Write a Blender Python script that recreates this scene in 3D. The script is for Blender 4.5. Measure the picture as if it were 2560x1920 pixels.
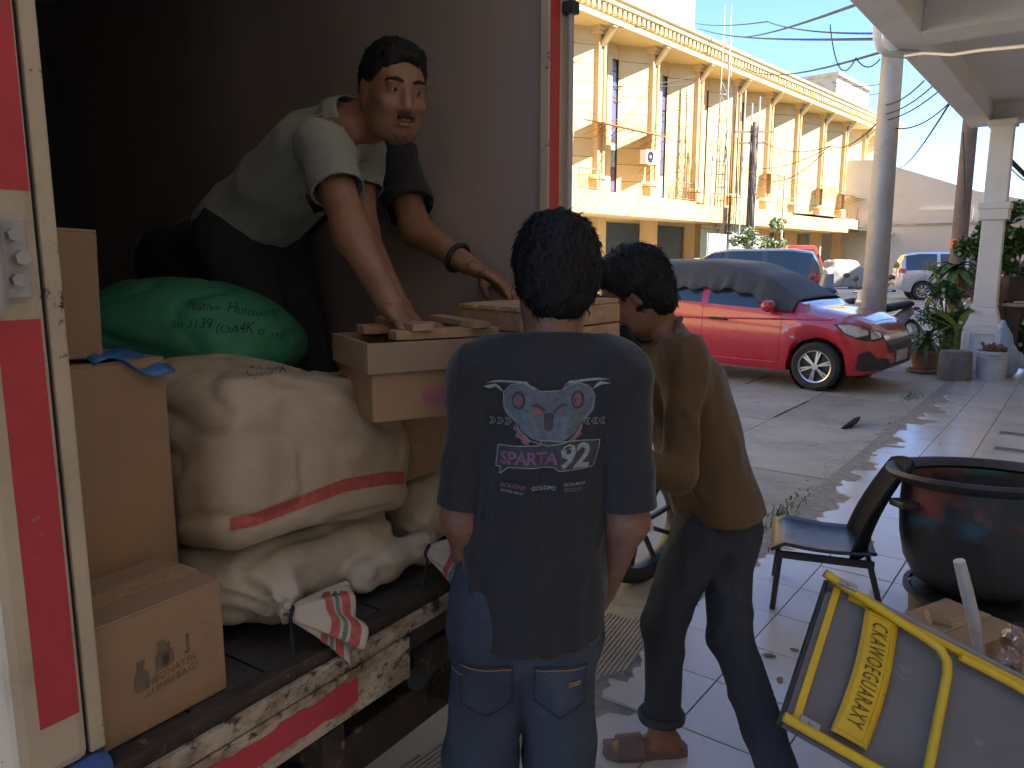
import bpy, bmesh, math, random
import numpy as np
from mathutils import Vector, Matrix, noise
from mathutils.bvhtree import BVHTree
random.seed(7); np.random.seed(7)
SC = bpy.context.scene
for o in list(bpy.data.objects): bpy.data.objects.remove(o)
# ---------------------------------------------------------------- camera, sky, sun, exposure
PITCH = math.radians(9.3); FPX = 1900.0; CAMZ = 1.5
cd = bpy.data.cameras.new('camera'); cam = bpy.data.objects.new('camera', cd)
SC.collection.objects.link(cam); SC.camera = cam
cd.sensor_width = 36; cd.lens = 36*FPX/2560; cd.clip_start = .02; cd.clip_end = 2000
cam.location = (0, 0, CAMZ); cam.rotation_euler = (math.pi/2-PITCH, 0, 0)
SUN_AZ = math.radians(124); SUN_EL = math.radians(44)
w = bpy.data.worlds.new('World'); SC.world = w; w.use_nodes = True
nt = w.node_tree; bg = nt.nodes['Background']; sky = nt.nodes.new('ShaderNodeTexSky')
sky.sky_type = 'NISHITA'; sky.sun_disc = False; sky.sun_elevation = SUN_EL; sky.sun_rotation = SUN_AZ
sky.air_density = .55; sky.dust_density = 0; sky.ozone_density = 5
nt.links.new(sky.outputs[0], bg.inputs[0]); bg.inputs[1].default_value = .115
sl = bpy.data.lights.new('sun', 'SUN'); sun = bpy.data.objects.new('sun', sl); SC.collection.objects.link(sun)
sl.energy = 4.0; sl.angle = math.radians(.5); sl.color = (1, .95, .87)
sd = Vector((math.sin(SUN_AZ)*math.cos(SUN_EL), math.cos(SUN_AZ)*math.cos(SUN_EL), math.sin(SUN_EL)))
sun.rotation_euler = sd.to_track_quat('Z', 'Y').to_euler(); sun.location = (20, -20, 40)
vs = SC.view_settings
vs.view_transform = 'Standard'; vs.look = 'None'; vs.exposure = 2.4; vs.gamma = 1; vs.use_curve_mapping = False
# ---------------------------------------------------------------- helpers
CPI, SPI = math.cos(PITCH), math.sin(PITCH)
def at(x, y, Y):
    """point of the place seen at picture position (x, y) of the 2560 x 1920 photo, Y metres ahead"""
    a = (x-1280)/FPX; b = (960-y)/FPX; d = (a, CPI+b*SPI, -SPI+b*CPI); t = Y/d[1]
    return Vector((a*t, Y, CAMZ+d[2]*t))
def atz(x, y, z):
    a = (x-1280)/FPX; b = (960-y)/FPX; d = (a, CPI+b*SPI, -SPI+b*CPI); t = (z-CAMZ)/d[2]
    return Vector((a*t, d[1]*t, z))
def proj(p):
    f = p[1]*CPI-(p[2]-CAMZ)*SPI; u = p[1]*SPI+(p[2]-CAMZ)*CPI
    return (1280+FPX*p[0]/f, 960-FPX*u/f) if f > .05 else (-9999, -9999)
V = Vector
D2 = V((.605, .796, 0)).normalized(); N2 = V((D2.y, -D2.x, 0))      # along the street, towards our side
def sn(s, n, z=0): return D2*s+N2*n+V((0, 0, z))
ROT_D = math.atan2(D2.y, D2.x)
T_ = V((.554, .833, 0)).normalized(); B_ = V((-T_.y, T_.x, 0)); P0 = V((-.612, 1.032, 0))
def tr(s, u, z): return P0+T_*s+B_*u+V((0, 0, z))                    # truck: along the sill, into the body, up
MT = Matrix(((T_.x, B_.x, 0, 0), (T_.y, B_.y, 0, 0), (0, 0, 1, 0), (0, 0, 0, 1)))
COL = SC.collection
def link(name, me, mat=None, parent=None):
    o = bpy.data.objects.new(name, me); COL.objects.link(o)
    if mat is not None and me is not None and not me.materials:
        for m in (mat if isinstance(mat, (list, tuple)) else [mat]): me.materials.append(m)
    if parent is not None:
        o.parent = parent; o.matrix_parent_inverse = INV.get(parent.name, Matrix())
    return o
INV = {}
def tag(o, label=None, cat=None, group=None, kind=None):
    if label: o['label'] = label
    if cat: o['category'] = cat
    if group: o['group'] = group
    if kind: o['kind'] = kind
    return o
def thing(name, label, cat, loc=(0, 0, 0), rz=0, group=None, world=True):
    """Empty at the thing's base; world=True: children are given in world coordinates"""
    o = bpy.data.objects.new(name, None); COL.objects.link(o); o.empty_display_size = .1
    o.location = loc; o.rotation_euler = (0, 0, rz)
    if world: INV[o.name] = (Matrix.Translation(loc) @ Matrix.Rotation(rz, 4, 'Z')).inverted()
    return tag(o, label, cat, group)
def copy_tree(o, parent=None):
    c = o.copy(); COL.objects.link(c); c.parent = parent
    for ch in [x for x in CH.get(o.name, [])]: copy_tree(ch, c)
    return c
CH = {}
def reg_children():
    CH.clear()
    for o in bpy.data.objects:
        if o.parent: CH.setdefault(o.parent.name, []).append(o)
def smooth(me, ang=40):
    me.polygons.foreach_set('use_smooth', [True]*len(me.polygons))
    if ang: me.set_sharp_from_angle(angle=math.radians(ang))
class MB:
    def __init__(s): s.v = []; s.f = []; s.m = []
    def add(s, v, f, m=0):
        n = len(s.v); s.v += [tuple(p) for p in v]; s.f += [tuple(i+n for i in q) for q in f]; s.m += [m]*len(f); return s
    def box(s, c, d, M=None, m=0):
        c = V(c); R = M.to_3x3() if M is not None else Matrix.Identity(3)
        v = [c+R @ V((x*d[0]/2, y*d[1]/2, z*d[2]/2)) for x in (-1, 1) for y in (-1, 1) for z in (-1, 1)]
        return s.add(v, [(0, 1, 3, 2), (4, 6, 7, 5), (0, 4, 5, 1), (2, 3, 7, 6), (0, 2, 6, 4), (1, 5, 7, 3)], m)
    def bar(s, a, b, wd, h, up=(0, 0, 1), m=0):
        a, b = V(a), V(b); x = (b-a); L = x.length; x.normalize(); u = V(up); y = u.cross(x)
        if y.length < 1e-4: y = V((0, 1, 0)).cross(x)
        y.normalize(); z = x.cross(y)
        return s.box((a+b)/2, (L, wd, h), Matrix((x, y, z)).transposed(), m)
    def tube(s, pts, r, n=8, m=0, cap=True, closed=False):
        pts = [V(p) for p in pts]; k = len(pts); rr = r if isinstance(r, (list, tuple)) else [r]*k
        ring = []; t0 = (pts[1]-pts[0]).normalized(); u = t0.orthogonal().normalized()
        for i, p in enumerate(pts):
            a = pts[(i+1) % k] if (i < k-1 or closed) else p; b = pts[i-1] if (i > 0 or closed) else p
            t = (a-b).normalized(); u = (u-t*u.dot(t)).normalized(); w_ = t.cross(u)
            ring += [p+(u*math.cos(2*math.pi*j/n)+w_*math.sin(2*math.pi*j/n))*rr[i] for j in range(n)]
        f = []
        for i in range(k if closed else k-1):
            i2 = (i+1) % k
            f += [(i*n+j, i*n+(j+1) % n, i2*n+(j+1) % n, i2*n+j) for j in range(n)]
        if cap and not closed: f += [tuple(range(n-1, -1, -1)), tuple((k-1)*n+j for j in range(n))]
        return s.add(ring, f, m)
    def cyl(s, a, b, r0, r1=None, n=12, m=0): return s.tube([a, b], [r0, r0 if r1 is None else r1], n, m)
    def lathe(s, prof, c=(0, 0, 0), n=24, M=None, m=0, a0=0, a1=2*math.pi):
        c = V(c); R = M.to_3x3() if M is not None else Matrix.Identity(3); full = abs(a1-a0-2*math.pi) < 1e-6
        k = n if full else n+1; v = []
        for r, z in prof:
            for j in range(k):
                a = a0+(a1-a0)*j/n; v.append(c+R @ V((r*math.cos(a), r*math.sin(a), z)))
        f = []
        for i in range(len(prof)-1):
            for j in range(n): f.append((i*k+j, i*k+(j+1) % k, (i+1)*k+(j+1) % k, (i+1)*k+j))
        return s.add(v, f, m)
    def ell(s, c, r, nu=12, nv=8, M=None, m=0):
        prof = [(max(math.cos(math.pi*(i/nv-.5)), .001), math.sin(math.pi*(i/nv-.5))) for i in range(nv+1)]
        R = (M.to_3x3() if M is not None else Matrix.Identity(3)) @ Matrix.Diagonal(r if hasattr(r, '__len__') else (r, r, r))
        return s.lathe(prof, c, nu, R.to_4x4(), m)
    def prism(s, poly, h, M=None, m=0):
        M = M or Matrix(); n = len(poly)
        v = [M @ V((x, y, 0)) for x, y in poly]+[M @ V((x, y, h)) for x, y in poly]
        return s.add(v, [tuple(range(n-1, -1, -1)), tuple(range(n, 2*n))]+[(i, (i+1) % n, n+(i+1) % n, n+i) for i in range(n)], m)
    def grid(s, fn, nu, nv, m=0):
        v = [fn(i/nu, j/nv) for i in range(nu+1) for j in range(nv+1)]
        return s.add(v, [(i*(nv+1)+j, (i+1)*(nv+1)+j, (i+1)*(nv+1)+j+1, i*(nv+1)+j+1) for i in range(nu) for j in range(nv)], m)
    def mesh(s, name):
        me = bpy.data.meshes.new(name); me.from_pydata(s.v, [], s.f); me.polygons.foreach_set('material_index', s.m); me.update(); return me
    def build(s, name, mat=None, parent=None, sm=0, bev=0, fix=True):
        me = s.mesh(name)
        if fix:
            bm = bmesh.new(); bm.from_mesh(me); bmesh.ops.recalc_face_normals(bm, faces=bm.faces)
            if bev: bmesh.ops.bevel(bm, geom=[e for e in bm.edges if e.is_manifold and e.calc_face_angle(0) > .5], offset=bev, segments=2, affect='EDGES', profile=.6, clamp_overlap=True)
            bm.to_mesh(me); bm.free()
        if sm: smooth(me, sm)
        return link(name, me, mat, parent)
def cat_curve(a, b, sag, n=14):
    a, b = V(a), V(b); return [a.lerp(b, i/n)-V((0, 0, sag*4*(i/n)*(1-i/n))) for i in range(n+1)]
def bez(p0, p1, p2, p3, n=10):
    p0, p1, p2, p3 = map(V, (p0, p1, p2, p3)); r = []
    for i in range(n+1):
        t = i/n; r.append(p0*(1-t)**3+p1*3*t*(1-t)**2+p2*3*t*t*(1-t)+p3*t**3)
    return r
# ---------------------------------------------------------------- procedural materials
def mat(name, col, rough=.6, metal=0, var=.14, scale=6, bump=0, bscale=60, spec=.5, dirt=None, coat=0, rnd=0, trans=0, alpha=1, stretch=(1, 1, 1), worn=None, emit=0, sheen=0, hue=0, sub=0):
    m = bpy.data.materials.new(name); m.use_nodes = True; t = m.node_tree; N, L = t.nodes, t.links
    p = N['Principled BSDF']; tc = N.new('ShaderNodeTexCoord'); mp = N.new('ShaderNodeMapping'); L.new(tc.outputs['Object'], mp.inputs[0])
    mp.inputs['Scale'].default_value = stretch; vec = mp.outputs[0]
    if rnd:
        oi = N.new('ShaderNodeObjectInfo'); ad = N.new('ShaderNodeVectorMath'); ad.operation = 'ADD'
        ml = N.new('ShaderNodeMath'); ml.operation = 'MULTIPLY'; ml.inputs[1].default_value = 37.0
        L.new(oi.outputs['Random'], ml.inputs[0]); L.new(vec, ad.inputs[0]); L.new(ml.outputs[0], ad.inputs[1]); vec = ad.outputs[0]
    nz = N.new('ShaderNodeTexNoise'); nz.inputs['Scale'].default_value = scale; nz.inputs['Detail'].default_value = 6; nz.inputs['Roughness'].default_value = .62
    L.new(vec, nz.inputs['Vector'])
    cr = N.new('ShaderNodeValToRGB'); e = cr.color_ramp.elements
    e[0].position = .28; e[1].position = .72
    e[0].color = (*[max(c*(1-var), 0) for c in col], 1); e[1].color = (*[min(c*(1+var), 1) for c in col], 1)
    L.new(nz.outputs['Fac'], cr.inputs[0]); out = cr.outputs[0]
    if rnd:
        hs = N.new('ShaderNodeHueSaturation'); mr = N.new('ShaderNodeMapRange'); mr.inputs['To Min'].default_value = 1-rnd; mr.inputs['To Max'].default_value = 1+rnd
        L.new(oi.outputs['Random'], mr.inputs['Value']); L.new(mr.outputs[0], hs.inputs['Value']); L.new(out, hs.inputs['Color']); out = hs.outputs[0]
        if hue:
            mr2 = N.new('ShaderNodeMapRange'); mr2.inputs['To Min'].default_value = .5-hue; mr2.inputs['To Max'].default_value = .5+hue
            L.new(oi.outputs['Random'], mr2.inputs['Value']); L.new(mr2.outputs[0], hs.inputs['Hue'])
    rsock = None
    for dd in ([dirt] if dirt else [])+([worn] if worn else []):
        dc, ds, th, wd = dd[:4]; n2 = N.new('ShaderNodeTexNoise'); n2.inputs['Scale'].default_value = ds; n2.inputs['Detail'].default_value = 8; n2.inputs['Roughness'].default_value = .7
        L.new(vec, n2.inputs['Vector']); r2 = N.new('ShaderNodeMapRange'); r2.inputs['From Min'].default_value = th; r2.inputs['From Max'].default_value = th+wd
        r2.inputs['To Max'].default_value = dd[4] if len(dd) > 4 else 1
        L.new(n2.outputs['Fac'], r2.inputs['Value']); mx = N.new('ShaderNodeMix'); mx.data_type = 'RGBA'
        L.new(r2.outputs[0], mx.inputs['Factor']); L.new(out, mx.inputs['A']); mx.inputs['B'].default_value = (*dc, 1); out = mx.outputs['Result']; rsock = r2.outputs[0]
    L.new(out, p.inputs['Base Color'])
    p.inputs['Roughness'].default_value = rough; p.inputs['Metallic'].default_value = metal; p.inputs['Specular IOR Level'].default_value = spec
    rr = N.new('ShaderNodeMapRange'); rr.inputs['To Min'].default_value = max(rough-.12, .03); rr.inputs['To Max'].default_value = min(rough+.14, 1)
    L.new(nz.outputs['Fac'], rr.inputs['Value']); L.new(rr.outputs[0], p.inputs['Roughness'])
    if coat: p.inputs['Coat Weight'].default_value = coat; p.inputs['Coat Roughness'].default_value = .05
    if trans: p.inputs['Transmission Weight'].default_value = trans
    if alpha < 1: p.inputs['Alpha'].default_value = alpha
    if sheen: p.inputs['Sheen Weight'].default_value = sheen; p.inputs['Sheen Roughness'].default_value = .4
    if sub: p.inputs['Subsurface Weight'].default_value = sub; p.inputs['Subsurface Radius'].default_value = (.01, .004, .002); p.inputs['Subsurface Scale'].default_value = 1
    if bump:
        bn = N.new('ShaderNodeTexNoise'); bn.inputs['Scale'].default_value = bscale; bn.inputs['Detail'].default_value = 5; L.new(vec, bn.inputs['Vector'])
        bu = N.new('ShaderNodeBump'); bu.inputs['Strength'].default_value = min(bump, 1); bu.inputs['Distance'].default_value = .01*max(bump, 1)
        L.new(bn.outputs['Fac'], bu.inputs['Height']); L.new(bu.outputs[0], p.inputs['Normal'])
    return m
def weave(m, sx=220, amt=.35, ax=0):
    """fine woven relief added to a material"""
    t = m.node_tree; N, L = t.nodes, t.links; p = N['Principled BSDF']; tc = N.new('ShaderNodeTexCoord')
    ws = []
    for d in ('X', 'Z'):
        wv = N.new('ShaderNodeTexWave'); wv.bands_direction = d; wv.inputs['Scale'].default_value = sx; wv.inputs['Distortion'].default_value = 1.5; wv.inputs['Detail'].default_value = 1
        L.new(tc.outputs['Object'], wv.inputs[0]); ws.append(wv)
    ad = N.new('ShaderNodeMath'); ad.operation = 'ADD'; L.new(ws[0].outputs['Fac'], ad.inputs[0]); L.new(ws[1].outputs['Fac'], ad.inputs[1])
    bu = N.new('ShaderNodeBump'); bu.inputs['Strength'].default_value = amt; bu.inputs['Distance'].default_value = .002
    L.new(ad.outputs[0], bu.inputs['Height'])
    if p.inputs['Normal'].links: L.new(p.inputs['Normal'].links[0].from_socket, bu.inputs['Normal'])
    L.new(bu.outputs[0], p.inputs['Normal']); return m
def folds(m, scale=9, amt=.6, stretch=(1, 1, .4), dist=.02):
    """soft creases in cloth: ridged, stretched relief"""
    t = m.node_tree; N, L = t.nodes, t.links; p = N['Principled BSDF']; tc = N.new('ShaderNodeTexCoord'); mp = N.new('ShaderNodeMapping'); mp.inputs['Scale'].default_value = stretch; L.new(tc.outputs['Object'], mp.inputs[0])
    nz = N.new('ShaderNodeTexNoise'); nz.noise_type = 'RIDGED_MULTIFRACTAL'; nz.inputs['Scale'].default_value = scale; nz.inputs['Detail'].default_value = 3; nz.inputs['Distortion'].default_value = .6; L.new(mp.outputs[0], nz.inputs['Vector'])
    bu = N.new('ShaderNodeBump'); bu.inputs['Strength'].default_value = amt; bu.inputs['Distance'].default_value = dist; L.new(nz.outputs['Fac'], bu.inputs['Height'])
    if p.inputs['Normal'].links: L.new(p.inputs['Normal'].links[0].from_socket, bu.inputs['Normal'])
    L.new(bu.outputs[0], p.inputs['Normal']); return m
def cracks(m, scale=1.4, col=(.1, .09, .08), wdt=.012, amt=.75):
    """thin wandering cracks"""
    t = m.node_tree; N, L = t.nodes, t.links; p = N['Principled BSDF']; tc = N.new('ShaderNodeTexCoord'); nz = N.new('ShaderNodeTexNoise'); nz.inputs['Scale'].default_value = 3; nz.inputs['Detail'].default_value = 4; L.new(tc.outputs['Object'], nz.inputs['Vector'])
    oi = N.new('ShaderNodeObjectInfo'); ad = N.new('ShaderNodeVectorMath'); ad.operation = 'MULTIPLY_ADD'; ad.inputs[1].default_value = (.5, .5, .5); L.new(nz.outputs['Color'], ad.inputs[0]); a2 = N.new('ShaderNodeVectorMath'); a2.operation = 'ADD'; L.new(tc.outputs['Object'], a2.inputs[0]); L.new(oi.outputs['Location'], a2.inputs[1]); L.new(a2.outputs[0], ad.inputs[2])
    vo = N.new('ShaderNodeTexVoronoi'); vo.feature = 'DISTANCE_TO_EDGE'; vo.inputs['Scale'].default_value = scale; L.new(ad.outputs[0], vo.inputs['Vector'])
    mr = N.new('ShaderNodeMapRange'); mr.inputs['From Min'].default_value = 0; mr.inputs['From Max'].default_value = wdt; mr.inputs['To Min'].default_value = amt; mr.inputs['To Max'].default_value = 0; L.new(vo.outputs['Distance'], mr.inputs['Value'])
    n2 = N.new('ShaderNodeTexNoise'); n2.inputs['Scale'].default_value = .9; L.new(a2.outputs[0], n2.inputs['Vector']); r2 = N.new('ShaderNodeMapRange'); r2.inputs['From Min'].default_value = .48; r2.inputs['From Max'].default_value = .6; L.new(n2.outputs['Fac'], r2.inputs['Value'])
    ml = N.new('ShaderNodeMath'); ml.operation = 'MULTIPLY'; L.new(mr.outputs[0], ml.inputs[0]); L.new(r2.outputs[0], ml.inputs[1])
    mx = N.new('ShaderNodeMix'); mx.data_type = 'RGBA'; L.new(ml.outputs[0], mx.inputs['Factor']); L.new(p.inputs['Base Color'].links[0].from_socket, mx.inputs['A']); mx.inputs['B'].default_value = (*col, 1); L.new(mx.outputs['Result'], p.inputs['Base Color']); return m
def glass(name, col=(.05, .07, .08), rough=.03):
    return mat(name, col, rough, 0, .05, 2, spec=.7, coat=.6)
# ---------------------------------------------------------------- implicit surfaces for bodies, cloth and sacks
class SDF:
    def __init__(s): s.p = []
    def rc(s, a, b, ra, rb=None, k=.03, side=None, fl=1., op=1):
        a, b = np.array(a, float), np.array(b, float); rb = ra if rb is None else rb
        sd_ = None if side is None else np.array(V(side).normalized(), float)
        R = max(ra, rb)*max(fl, 1); lo, hi = np.minimum(a, b)-R, np.maximum(a, b)+R
        def f(x, y, z):
            px, py, pz = x-a[0], y-a[1], z-a[2]; ba = b-a
            if sd_ is not None:
                c = (px*sd_[0]+py*sd_[1]+pz*sd_[2])*(1/fl-1); px = px+c*sd_[0]; py = py+c*sd_[1]; pz = pz+c*sd_[2]
                ba = ba+sd_*(ba @ sd_)*(1/fl-1)
            L2 = max(ba @ ba, 1e-9); t = np.clip((px*ba[0]+py*ba[1]+pz*ba[2])/L2, 0, 1)
            return np.sqrt((px-t*ba[0])**2+(py-t*ba[1])**2+(pz-t*ba[2])**2)-(ra+(rb-ra)*t)
        s.p.append((f, lo, hi, k, op)); return s
    def ell(s, c, r, k=.02, M=None, op=1):
        c = np.array(c, float); r = np.array(r, float); Ri = np.array((M.to_3x3() if M is not None else Matrix.Identity(3)).transposed())
        R = r.max(); lo, hi = c-R, c+R
        def f(x, y, z):
            x, y, z = x-c[0], y-c[1], z-c[2]
            q = [(Ri[i][0]*x+Ri[i][1]*y+Ri[i][2]*z) for i in range(3)]
            k0 = np.sqrt(sum((q[i]/r[i])**2 for i in range(3))); k1 = np.sqrt(sum((q[i]/r[i]**2)**2 for i in range(3)))
            return k0*(k0-1)/np.maximum(k1, 1e-6)
        s.p.append((f, lo, hi, k, op)); return s
    def rbox(s, c, h, r, k=.02, M=None, op=1):
        c = np.array(c, float); h = np.array(h, float); Ri = np.array((M.to_3x3() if M is not None else Matrix.Identity(3)).transposed())
        R = np.linalg.norm(h)+r; lo, hi = c-R, c+R
        def f(x, y, z):
            x, y, z = x-c[0], y-c[1], z-c[2]
            q = [np.abs(Ri[i][0]*x+Ri[i][1]*y+Ri[i][2]*z)-(h[i]-r) for i in range(3)]
            return np.sqrt(sum(np.maximum(t, 0)**2 for t in q))+np.minimum(np.maximum(np.maximum(q[0], q[1]), q[2]), 0)-r
        s.p.append((f, lo, hi, k, op)); return s
    def mesh(s, h=.008, lap=1):
        pad = 3*h; A = [p for p in s.p if p[4] > 0]
        lo = np.min([p[1] for p in A], 0)-pad-.02; hi = np.max([p[2] for p in A], 0)+pad+.02
        n = np.ceil((hi-lo)/h).astype(int)+1; ax = [lo[i]+h*np.arange(n[i]) for i in range(3)]
        Dv = np.full(n, .3, np.float32)
        for f, l, u, k, op in s.p:
            mg = k*1.5+2*h; i0 = np.maximum(((l-mg-lo)/h).astype(int), 0); i1 = np.minimum(((u+mg-lo)/h).astype(int)+2, n)
            if (i1 <= i0).any(): continue
            sl_ = tuple(slice(i0[i], i1[i]) for i in range(3))
            x, y, z = ax[0][sl_[0]][:, None, None], ax[1][sl_[1]][None, :, None], ax[2][sl_[2]][None, None, :]
            d = f(x, y, z)+0*x+0*y+0*z; c = Dv[sl_]
            if op > 0: g = np.clip(.5+.5*(c-d)/k, 0, 1); Dv[sl_] = c*(1-g)+d*g-k*g*(1-g)
            else: g = np.clip(.5-.5*(c+d)/k, 0, 1); Dv[sl_] = c*(1-g)+(-d)*g+k*g*(1-g)
        return surface_nets(Dv, lo, h, lap)
def surface_nets(Dv, lo, h, lap=1):
    S = Dv < 0; n = Dv.shape
    cs = [S[i:n[0]-1+i, j:n[1]-1+j, k:n[2]-1+k] for i in (0, 1) for j in (0, 1) for k in (0, 1)]
    cnt = sum(c.astype(np.int8) for c in cs); act = (cnt > 0) & (cnt < 8); idx = np.argwhere(act)
    off = np.array([(i, j, k) for i in (0, 1) for j in (0, 1) for k in (0, 1)])
    val = np.stack([Dv[idx[:, 0]+o[0], idx[:, 1]+o[1], idx[:, 2]+o[2]] for o in off], 1).astype(float)
    pos = np.zeros((len(idx), 3)); c = np.zeros(len(idx))
    for i in range(8):
        for j in range(i+1, 8):
            if np.abs(off[i]-off[j]).sum() != 1: continue
            cr = (val[:, i] < 0) != (val[:, j] < 0); den = val[:, i]-val[:, j]; den[den == 0] = 1e-9; t = val[:, i]/den
            pos += np.where(cr[:, None], off[i]+(off[j]-off[i])*t[:, None], 0); c += cr
    pos = lo+h*(idx+pos/np.maximum(c, 1)[:, None])
    vid = -np.ones(act.shape, np.int64); vid[tuple(idx.T)] = np.arange(len(idx)); F = []
    for a in range(3):
        b, d = (a+1) % 3, (a+2) % 3; s0 = [slice(None)]*3; s1 = [slice(None)]*3; s0[a] = slice(0, -1); s1[a] = slice(1, None)
        e = np.argwhere(S[tuple(s0)] != S[tuple(s1)]); e = e[(e[:, b] > 0) & (e[:, d] > 0) & (e[:, b] < n[b]-1) & (e[:, d] < n[d]-1)]
        fl = S[tuple(e.T)]; q = []
        for db, dd in ((-1, -1), (0, -1), (0, 0), (-1, 0)):
            ee = e.copy(); ee[:, b] += db; ee[:, d] += dd; q.append(vid[tuple(ee.T)])
        q = np.stack(q, 1); q[~fl] = q[~fl][:, ::-1]; F.append(q)
    F = np.concatenate(F); F = F[(F >= 0).all(1)]
    for _ in range(lap):
        acc = np.zeros_like(pos); k = np.zeros(len(pos))
        for i in range(4):
            a, b = F[:, i], F[:, (i+1) % 4]; np.add.at(acc, a, pos[b]); np.add.at(k, a, 1); np.add.at(acc, b, pos[a]); np.add.at(k, b, 1)
        pos = pos*.4+.6*acc/np.maximum(k, 1)[:, None]
    return pos, F
def np_mesh(name, parts):
    v, f, o = [], [], 0
    for p, q in parts: v.append(p); f.append(q+o); o += len(p)
    v = np.concatenate(v); f = np.concatenate(f); me = bpy.data.meshes.new(name)
    me.vertices.add(len(v)); me.vertices.foreach_set('co', v.astype(np.float32).ravel())
    me.loops.add(f.size); me.loops.foreach_set('vertex_index', f.ravel().astype(np.int32))
    me.polygons.add(len(f)); me.polygons.foreach_set('loop_start', np.arange(0, f.size, 4, dtype=np.int32)); me.polygons.foreach_set('loop_total', np.full(len(f), 4, np.int32))
    me.update(calc_edges=True); me.validate(); return me
def displace(me, fn):
    n = [v.normal.copy() for v in me.vertices]
    for v, nn in zip(me.vertices, n): v.co += nn*fn(v.co, nn)
    me.update()
def cut(me, co, no, rad=9, keep=None):
    """slice an opening (hem, cuff, neckline): drop what lies past the plane within rad of co"""
    bm = bmesh.new(); bm.from_mesh(me); co, no = V(co), V(no).normalized()
    fs = [f for f in bm.faces if (f.calc_center_median()-co).length < rad]
    es = {e for f in fs for e in f.edges}; vsx = {v for f in fs for v in f.verts}
    bmesh.ops.bisect_plane(bm, geom=fs+list(es)+list(vsx), plane_co=co, plane_no=no)
    bmesh.ops.delete(bm, geom=[f for f in bm.faces if (f.calc_center_median()-co).length < rad and (f.calc_center_median()-co).dot(no) > 1e-5], context='FACES')
    bm.to_mesh(me); bm.free(); me.update()
def largest(me):
    bm = bmesh.new(); bm.from_mesh(me); seen = set(); best = []
    for f in bm.faces:
        if f.index in seen: continue
        st = [f]; seen.add(f.index); comp = []
        while st:
            g = st.pop(); comp.append(g)
            for e in g.edges:
                for h in e.link_faces:
                    if h.index not in seen: seen.add(h.index); st.append(h)
        if len(comp) > len(best): best = comp
    keep = {f.index for f in best}
    bmesh.ops.delete(bm, geom=[f for f in bm.faces if f.index not in keep], context='FACES'); bm.to_mesh(me); bm.free(); me.update()
def solid(o, t=.004):
    m = o.modifiers.new('thickness', 'SOLIDIFY'); m.thickness = t; m.offset = -1; return o
def bvh_of(me): return BVHTree.FromPolygons([v.co.copy() for v in me.vertices], [tuple(p.vertices) for p in me.polygons])
def fill_mesh(name, polys, step=.02):
    """flat shape(s) from outlines, cut fine enough to lie on a curved surface"""
    bm = bmesh.new()
    for poly in polys:
        vv = [bm.verts.new((x, y, 0)) for x, y in poly]
        try: bm.faces.new(vv)
        except ValueError: pass
    bmesh.ops.triangulate(bm, faces=bm.faces)
    for _ in range(5):
        lg = [e for e in bm.edges if e.calc_length() > step]
        if not lg: break
        bmesh.ops.subdivide_edges(bm, edges=lg, cuts=1); bmesh.ops.triangulate(bm, faces=[f for f in bm.faces if len(f.verts) > 3])
    me = bpy.data.meshes.new(name); bm.to_mesh(me); bm.free(); return me
FONT = {}
def text_mesh(s, size=1, shear=0, bold=0, space=1):
    c = bpy.data.curves.new('t', 'FONT'); c.body = s; c.size = size; c.shear = shear; c.offset = bold; c.space_character = space; c.resolution_u = 2
    o = bpy.data.objects.new('t', c); COL.objects.link(o); dg = bpy.context.evaluated_depsgraph_get(); me = bpy.data.meshes.new_from_object(o.evaluated_get(dg))
    bpy.data.objects.remove(o); bpy.data.curves.remove(c); return me
def lay(me, M, d, bvh, off=.002, reach=1.):
    """lay a flat mesh (placed by M) on a surface along direction d; faces that miss are dropped"""
    d = V(d).normalized(); bad = set()
    for v in me.vertices:
        p = M @ v.co; hit = bvh.ray_cast(p-d*reach, d, 2*reach)
        if hit[0] is None: bad.add(v.index); v.co = p
        else: v.co = hit[0]-d*off
    if bad:
        bm = bmesh.new(); bm.from_mesh(me); bm.verts.ensure_lookup_table(); bmesh.ops.delete(bm, geom=[bm.verts[i] for i in bad], context='VERTS'); bm.to_mesh(me); bm.free()
    me.update(); return me
# ================================================================ materials shared by the place
M_conc = mat('street_concrete', (.41, .385, .315), .75, var=.2, scale=1.3, bump=.5, bscale=45, rnd=.12, dirt=((.25, .23, .185), 2.2, .52, .2, .8))
cracks(M_conc)
M_concd = mat('street_joint', (.17, .155, .14), .9, var=.3, scale=9, bump=.6, bscale=30)
M_tile = mat('glazed_tile', (.62, .57, .51), .2, var=.07, scale=3, rnd=.05, spec=.55, bump=.05, bscale=8, dirt=((.42, .37, .31), 3, .55, .3, .5))
M_grout = mat('grout', (.3, .275, .24), .9, var=.3, scale=20)
M_wht = mat('white_soffit_paint', (.8, .78, .74), .7, var=.06, scale=2, bump=.15, bscale=30, dirt=((.5, .48, .44), 1.6, .58, .25, .6))
M_wall = mat('pale_wall_paint', (.7, .66, .58), .8, var=.08, scale=2)
M_steel = mat('grey_galvanised', (.42, .4, .37), .55, .35, .15, 5, bump=.15, bscale=40, dirt=((.25, .2, .15), 3, .55, .2, .6))
M_black = mat('black_rubber', (.022, .022, .023), .7, var=.3, scale=30, bump=.2, bscale=90)
M_blkp = mat('black_plastic', (.03, .03, .032), .4, var=.2, scale=20)
M_wire = mat('cable_black', (.03, .03, .03), .6, var=.1)
M_chrome = mat('chrome', (.75, .75, .75), .15, 1, .05, 5)
M_leaf = mat('leaf_green', (.075, .16, .03), .5, var=.45, scale=7, rnd=.1, sub=0, spec=.4)
M_leafd = mat('leaf_dark', (.045, .11, .025), .5, var=.45, scale=7, spec=.4)
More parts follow.
